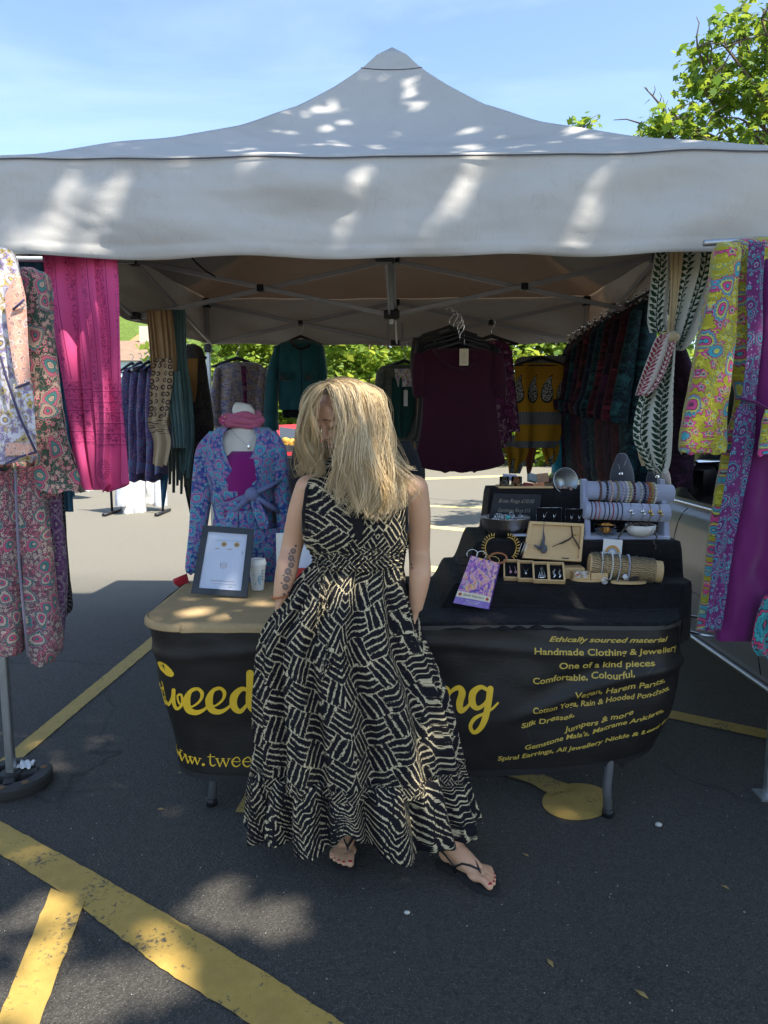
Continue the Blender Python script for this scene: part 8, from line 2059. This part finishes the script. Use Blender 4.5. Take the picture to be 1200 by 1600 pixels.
for k in range(60): a_, r_ = rn.uniform(0, 6.28), rn.uniform(0, .054); m.ball(q + Vector((r_ * math.cos(a_), r_ * math.sin(a_), .047 + rn.uniform(0, .010))), .0045, 6, 4)
for k in range(16): m.ball(q + Vector((.048 + .006 * math.sin(k), -.058 + .001 * k, .052 - k * .0065)), .0042, 6, 4); m.ball(q + Vector((-.05 - k * .004, -.04, .056 - k * k * .0003)), .0048, 6, 4)
m.build('bead_strings', plain('dark_bead_mix', (.07, .055, .04), .35, var=.7, sc=120), label='strings of dark beads spilling over the white bowl', cat='beads', kind='stuff')
# log wound with anklets
lg = thing('chain_roll', 'wooden roll wound with many antique silver chains in front of the velvet stand', 'display roll', rest(972, 905, Z1))
A, B_ = at(920, 878, 2.90), at(1033, 890, 2.86); A.z = max(A.z, Z1 + .05); d_ = (B_ - A).normalized(); RL = .045
off = Vector((0, 0, Z1 + RL + .008)) - Vector((0, 0, (A.z + B_.z) / 2)); A += off; B_ += off
m = MB(); m.tube([A, B_], RL, 28); m.build('wooden_core', M['pale_wood'], lg, auto=50)
rn = random.Random(12); side_ = d_.cross(Vector((0, 0, 1))).normalized(); up_ = side_.cross(d_)
m = MB()
for k in range(46):
    f = .03 + .86 * k / 45; c = A.lerp(B_, f); r_ = RL + .003 + rn.uniform(0, .003); n_ = 34; ph_ = rn.uniform(0, 1)
    for j in range(n_):
        q_ = 2 * PI * (j + ph_) / n_; o = side_ * math.cos(q_) + up_ * math.sin(q_); m.ball(c + o * (r_ + rn.uniform(0, .002)) + d_ * rn.uniform(-.001, .001), (.0022 + .0012 * (j % 2), .0026, .0026), 5, 4)
m.build('anklet_chains', M['oxid'], label='dense rows of antique silver anklet chains wound round the wooden roll', cat='anklets', kind='stuff')
for k, (f, mt, lb) in enumerate([(.16, 'silver', 'bright silver anklet nearest the left end of the chain roll'), (.30, 'ceramic', 'white cord anklet second on the chain roll'), (.40, 'silver', 'silver leaf anklet by the small card on the chain roll'), (.53, 'velvet_blue', 'pale blue beaded anklet at the middle of the chain roll')]):
    c = A.lerp(B_, f); m = MB()
    for j in range(40): q_ = 2 * PI * j / 40; o = side_ * math.cos(q_) + up_ * math.sin(q_); m.ball(c + o * (RL + .010), (.0042, .0036, .0036), 6, 4)
    m.build('anklet', M[mt], label=lb, cat='anklet')
# card with a sun fan
cd = thing('sun_card', 'small white card with a golden half-sun fan standing behind the chain roll', 'card', at(957, 868, 2.95))
m = MB(); c = at(957, 856, 2.95); rt = Matrix.Rotation(R(-6), 3, 'X') @ Matrix.Rotation(R(4), 3, 'Y'); m.box(c, (.040, .0012, .036), rt); m.build('card_sheet', M['white_card'], cd, smooth=False)
for r0_, r1_, mt in ((.012, .019, 'velvet_blue'), (.019, .025, 'gold_ink'), (.025, .031, 'amber_resin')):
    m = MB(); vs = []
    for q_ in np.linspace(0.05, PI - .05, 15):
        for r_ in (r0_, r1_): vs.append(c + rt @ Vector((r_ * math.cos(q_), -.0022, -.020 + r_ * math.sin(q_))))
    m.add(vs, [(2 * i, 2 * i + 1, 2 * i + 3, 2 * i + 2) for i in range(14)]); m.build('printed_arc', M[mt], cd, smooth=False)
# wooden dish with two compartments and spirals
dq = rest(922, 908, Z1 + .004); ds = thing('wooden_tray', 'small wooden tray with two compartments and silver spiral earrings', 'tray', dq)
m = MB(); m.slab([(dq.x + .075 * math.cos(q_), dq.y + .02 + .040 * math.sin(q_)) for q_ in np.linspace(0, 2 * PI, 25)[:-1]], Z1 + .004, Z1 + .012); m.build('tray_base', M['pale_wood'], ds, smooth=False)
for sx in (-1, 1):
    c = dq + Vector((sx * .036, .022, .022))
    for (ox, oy, hx, hy) in ((-.031, 0, .003, .026), (.031, 0, .003, .026), (0, -.026, .034, .003), (0, .026, .034, .003)): m = MB(); m.box(c + Vector((ox, oy, 0)), (hx, hy, .014)); m.build('side', M['pale_wood'], ds, smooth=False)
    m = MB(); m.box(c + Vector((0, 0, -.004)), (.028, .023, .004)); m.build('lining', M['black_velvet'], ds, smooth=False)
for k, (px, py, y, lb) in enumerate([(904, 898, 2.83, 'silver spiral disc with a red dot leaning on the wooden tray'), (914, 898, 2.825, 'silver spiral disc overlapping the red-dotted one'), (945, 909, 2.80, 'silver spiral disc leaning against the front of the wooden tray')]):
    c = at(px, py, y); c.z = max(c.z, Z1 + .016); m = MB(); m.tube([c + Vector(((.0155 - .0130 * q_ / 19) * math.cos(q_), 0.0, (.0155 - .0130 * q_ / 19) * math.sin(q_))) for q_ in np.linspace(0, 18.8, 60)], .0014, 5); m.ball(c, (.003, .002, .003), 8, 6); m.build('spiral_earring', M['silver'], label=lb, cat='earring')
m = MB(); m.ball(at(903, 898, 2.826), (.004, .002, .004), 8, 6); m.build('red_bead', plain('red_bead', (.5, .02, .02), .3), label='tiny red bead at the centre of the left spiral', cat='bead')
wq = rest(982, 914, Z1 + .002); sl = thing('wood_slice', 'oval pale wood slice holding a white and a black stone', 'board', wq)
m = MB(); m.slab([(wq.x + .072 * math.cos(q_), wq.y + .028 * math.sin(q_)) for q_ in np.linspace(0, 2 * PI, 29)[:-1]], Z1 + .001, Z1 + .010); m.build('slice', M['pale_wood'], sl, smooth=False)
m = MB(); c = wq + Vector((-.016, -.004, .024)); m.lathe(c, [(.0, -.014), (.012, .0), (.008, .010), (.002, .014)], 7); m.build('crystal', plain('milky_quartz', (.62, .65, .68), .2), label='faceted milky crystal on the wood slice', cat='crystal', smooth=False)
m = MB(); c = wq + Vector((.025, 0, .018)); m.tube([c + Vector((-.022, 0, -.007)), c, c + Vector((.020, 0, .010))], [.004, .012, .001], 6, flat=.6); m.build('black_stone', M['black_plastic'], label='jagged black stone on the wood slice', cat='stone', smooth=False)
# top tier
tr_q = rest(820, 769, Z3 + .004); ty = thing('wooden_tray', 'flat wooden tray of jars and packets on the top step', 'tray', tr_q)
m = MB(); m.box((tr_q.x, tr_q.y + .02, Z3 + .007), (.125, .05, .005), None, .002); m.build('tray_base', M['pale_wood'], ty, smooth=False)
for k, (px, r_, mt, lb) in enumerate([(788, .022, 'oxid', 'small round jar of charms at the left of the wooden tray'), (807, .024, 'amber', 'glass pot of beads in the wooden tray')]):
    q = rest(px, 767, Z3 + .012); j_ = thing('bead_jar', lb, 'jar', q); m = MB(); m.lathe(q, [(r_, 0), (r_ * 1.05, .01), (r_, .042), (r_ * .9, .042), (r_ * .92, .004)], 20); m.build('pot', M['glassy'], j_)
    m = MB()
    for i in range(26): a_, rr_ = rn.uniform(0, 6.28), rn.uniform(0, r_ * .75); m.ball(q + Vector((rr_ * math.cos(a_), rr_ * math.sin(a_), .006 + rn.uniform(0, .028))), .0055, 6, 4)
    m.build('contents', M[mt], j_, kind='stuff')
m = MB(); m.box(at(796, 746, 3.27), (.032, .0012, .015), Matrix.Rotation(R(4), 3, 'Y')); m.build('price_card', M['velvet_blue'], label='pale blue price card standing above the charm jar', cat='card', smooth=False)
for k, (px, py, y, h, rz, mt, lb) in enumerate([(824, 760, 3.25, (.022, .016, .012), 12, (.20, .03, .02), 'dark red packet lying in the wooden tray'), (842, 760, 3.24, (.026, .018, .012), -14, (.50, .20, .09), 'orange patterned packet beside the dark red one'), (832, 747, 3.29, (.022, .012, .018), 20, (.22, .27, .28), 'grey-blue card box leaning at the back of the tray'), (848, 748, 3.285, (.026, .014, .022), -10, (.33, .19, .11), 'open brown card box next to the tin bucket')]):
    m = MB(); m.box(at(px, py, y), h, Matrix.Rotation(R(rz), 3, 'Z') @ Matrix.Rotation(R(-25), 3, 'X') @ Matrix.Rotation(R(rz * .7), 3, 'Y'), .001); m.build('packet', plain('packet_%d' % k, mt, .6, var=.4, sc=40), label=lb, cat='packet', smooth=False)
bk_ = thing('tin_bucket', 'round galvanised tin lying on its side with shells, on the top step', 'tin', rest(884, 770, Z3))
c = at(884, 751, 3.225); rt = Matrix.Rotation(R(78), 3, 'X') @ Matrix.Rotation(R(0), 3, 'Y'); rt = Matrix.Rotation(R(12), 3, 'Z') @ rt
m = MB(); m.lathe(c, [(.045, -.11), (.050, -.105), (.058, .0), (.0605, .002), (.0605, -.002), (.056, -.002), (.048, -.10), (.01, -.104)], 36, rt); m.tube([c + rt @ Vector((.059 * math.cos(q_), .059 * math.sin(q_), 0)) for q_ in np.linspace(0, 2 * PI, 37)[:-1]], .0022, 6, close=True); m.build('tin_shell', M['tin'], bk_)
m = MB()
for k in range(22): m.ball(c + Vector((rn.uniform(-.03, .032), rn.uniform(-.012, .05), -.044 + rn.uniform(0, .014))), (rn.uniform(.006, .010), .006, .005), 6, 5)
m.build('shells', plain('pink_shells', (.45, .30, .25), .5, var=.5, sc=50), label='small pinkish shells spilling in the mouth of the tin', cat='shells', kind='stuff')
for k, (px, pt, pb, y, lb) in enumerate([(972, 708, 758, 3.30, 'grey velvet necklace bust with a round pale pendant above the bracelet rolls'), (1029, 718, 760, 3.30, 'grey velvet necklace bust half hidden under the leaf-print scarf')]):
    q = at(px, pb, y); zt_ = at(px, pt, y).z; H_ = zt_ - q.z; nb = thing('necklace_bust', lb, 'display bust', Vector((q.x, q.y, Z3)))
    m = MB(); eltube(m, [(px, pb + 4, .058, .03, y), (px, pb - H_ * 100, .056, .032, y), (px, lerp(pt, pb, .5), .050, .03, y), (px, lerp(pt, pb, .22), .034, .022, y), (px, pt + 2, .022, .016, y), (px, pt, .012, .010, y)]); m.build('bust', M['velvet_grey'], nb)
    m = MB(); pd = at(px - 2, lerp(pt, pb, .66), y - .036); m.tube([at(px - 9, pt + 8, y - .018), pd + Vector((0, 0, .008)), at(px + 8, pt + 8, y - .018)], .0009, 5); m.ball(pd, (.011, .003, .011), 12, 8)
    m.build('pendant_necklace', M['turq'] if False else M['silver'], label=('round pale pendant on the left grey bust', 'thin necklace on the right grey bust')[k], cat='necklace')
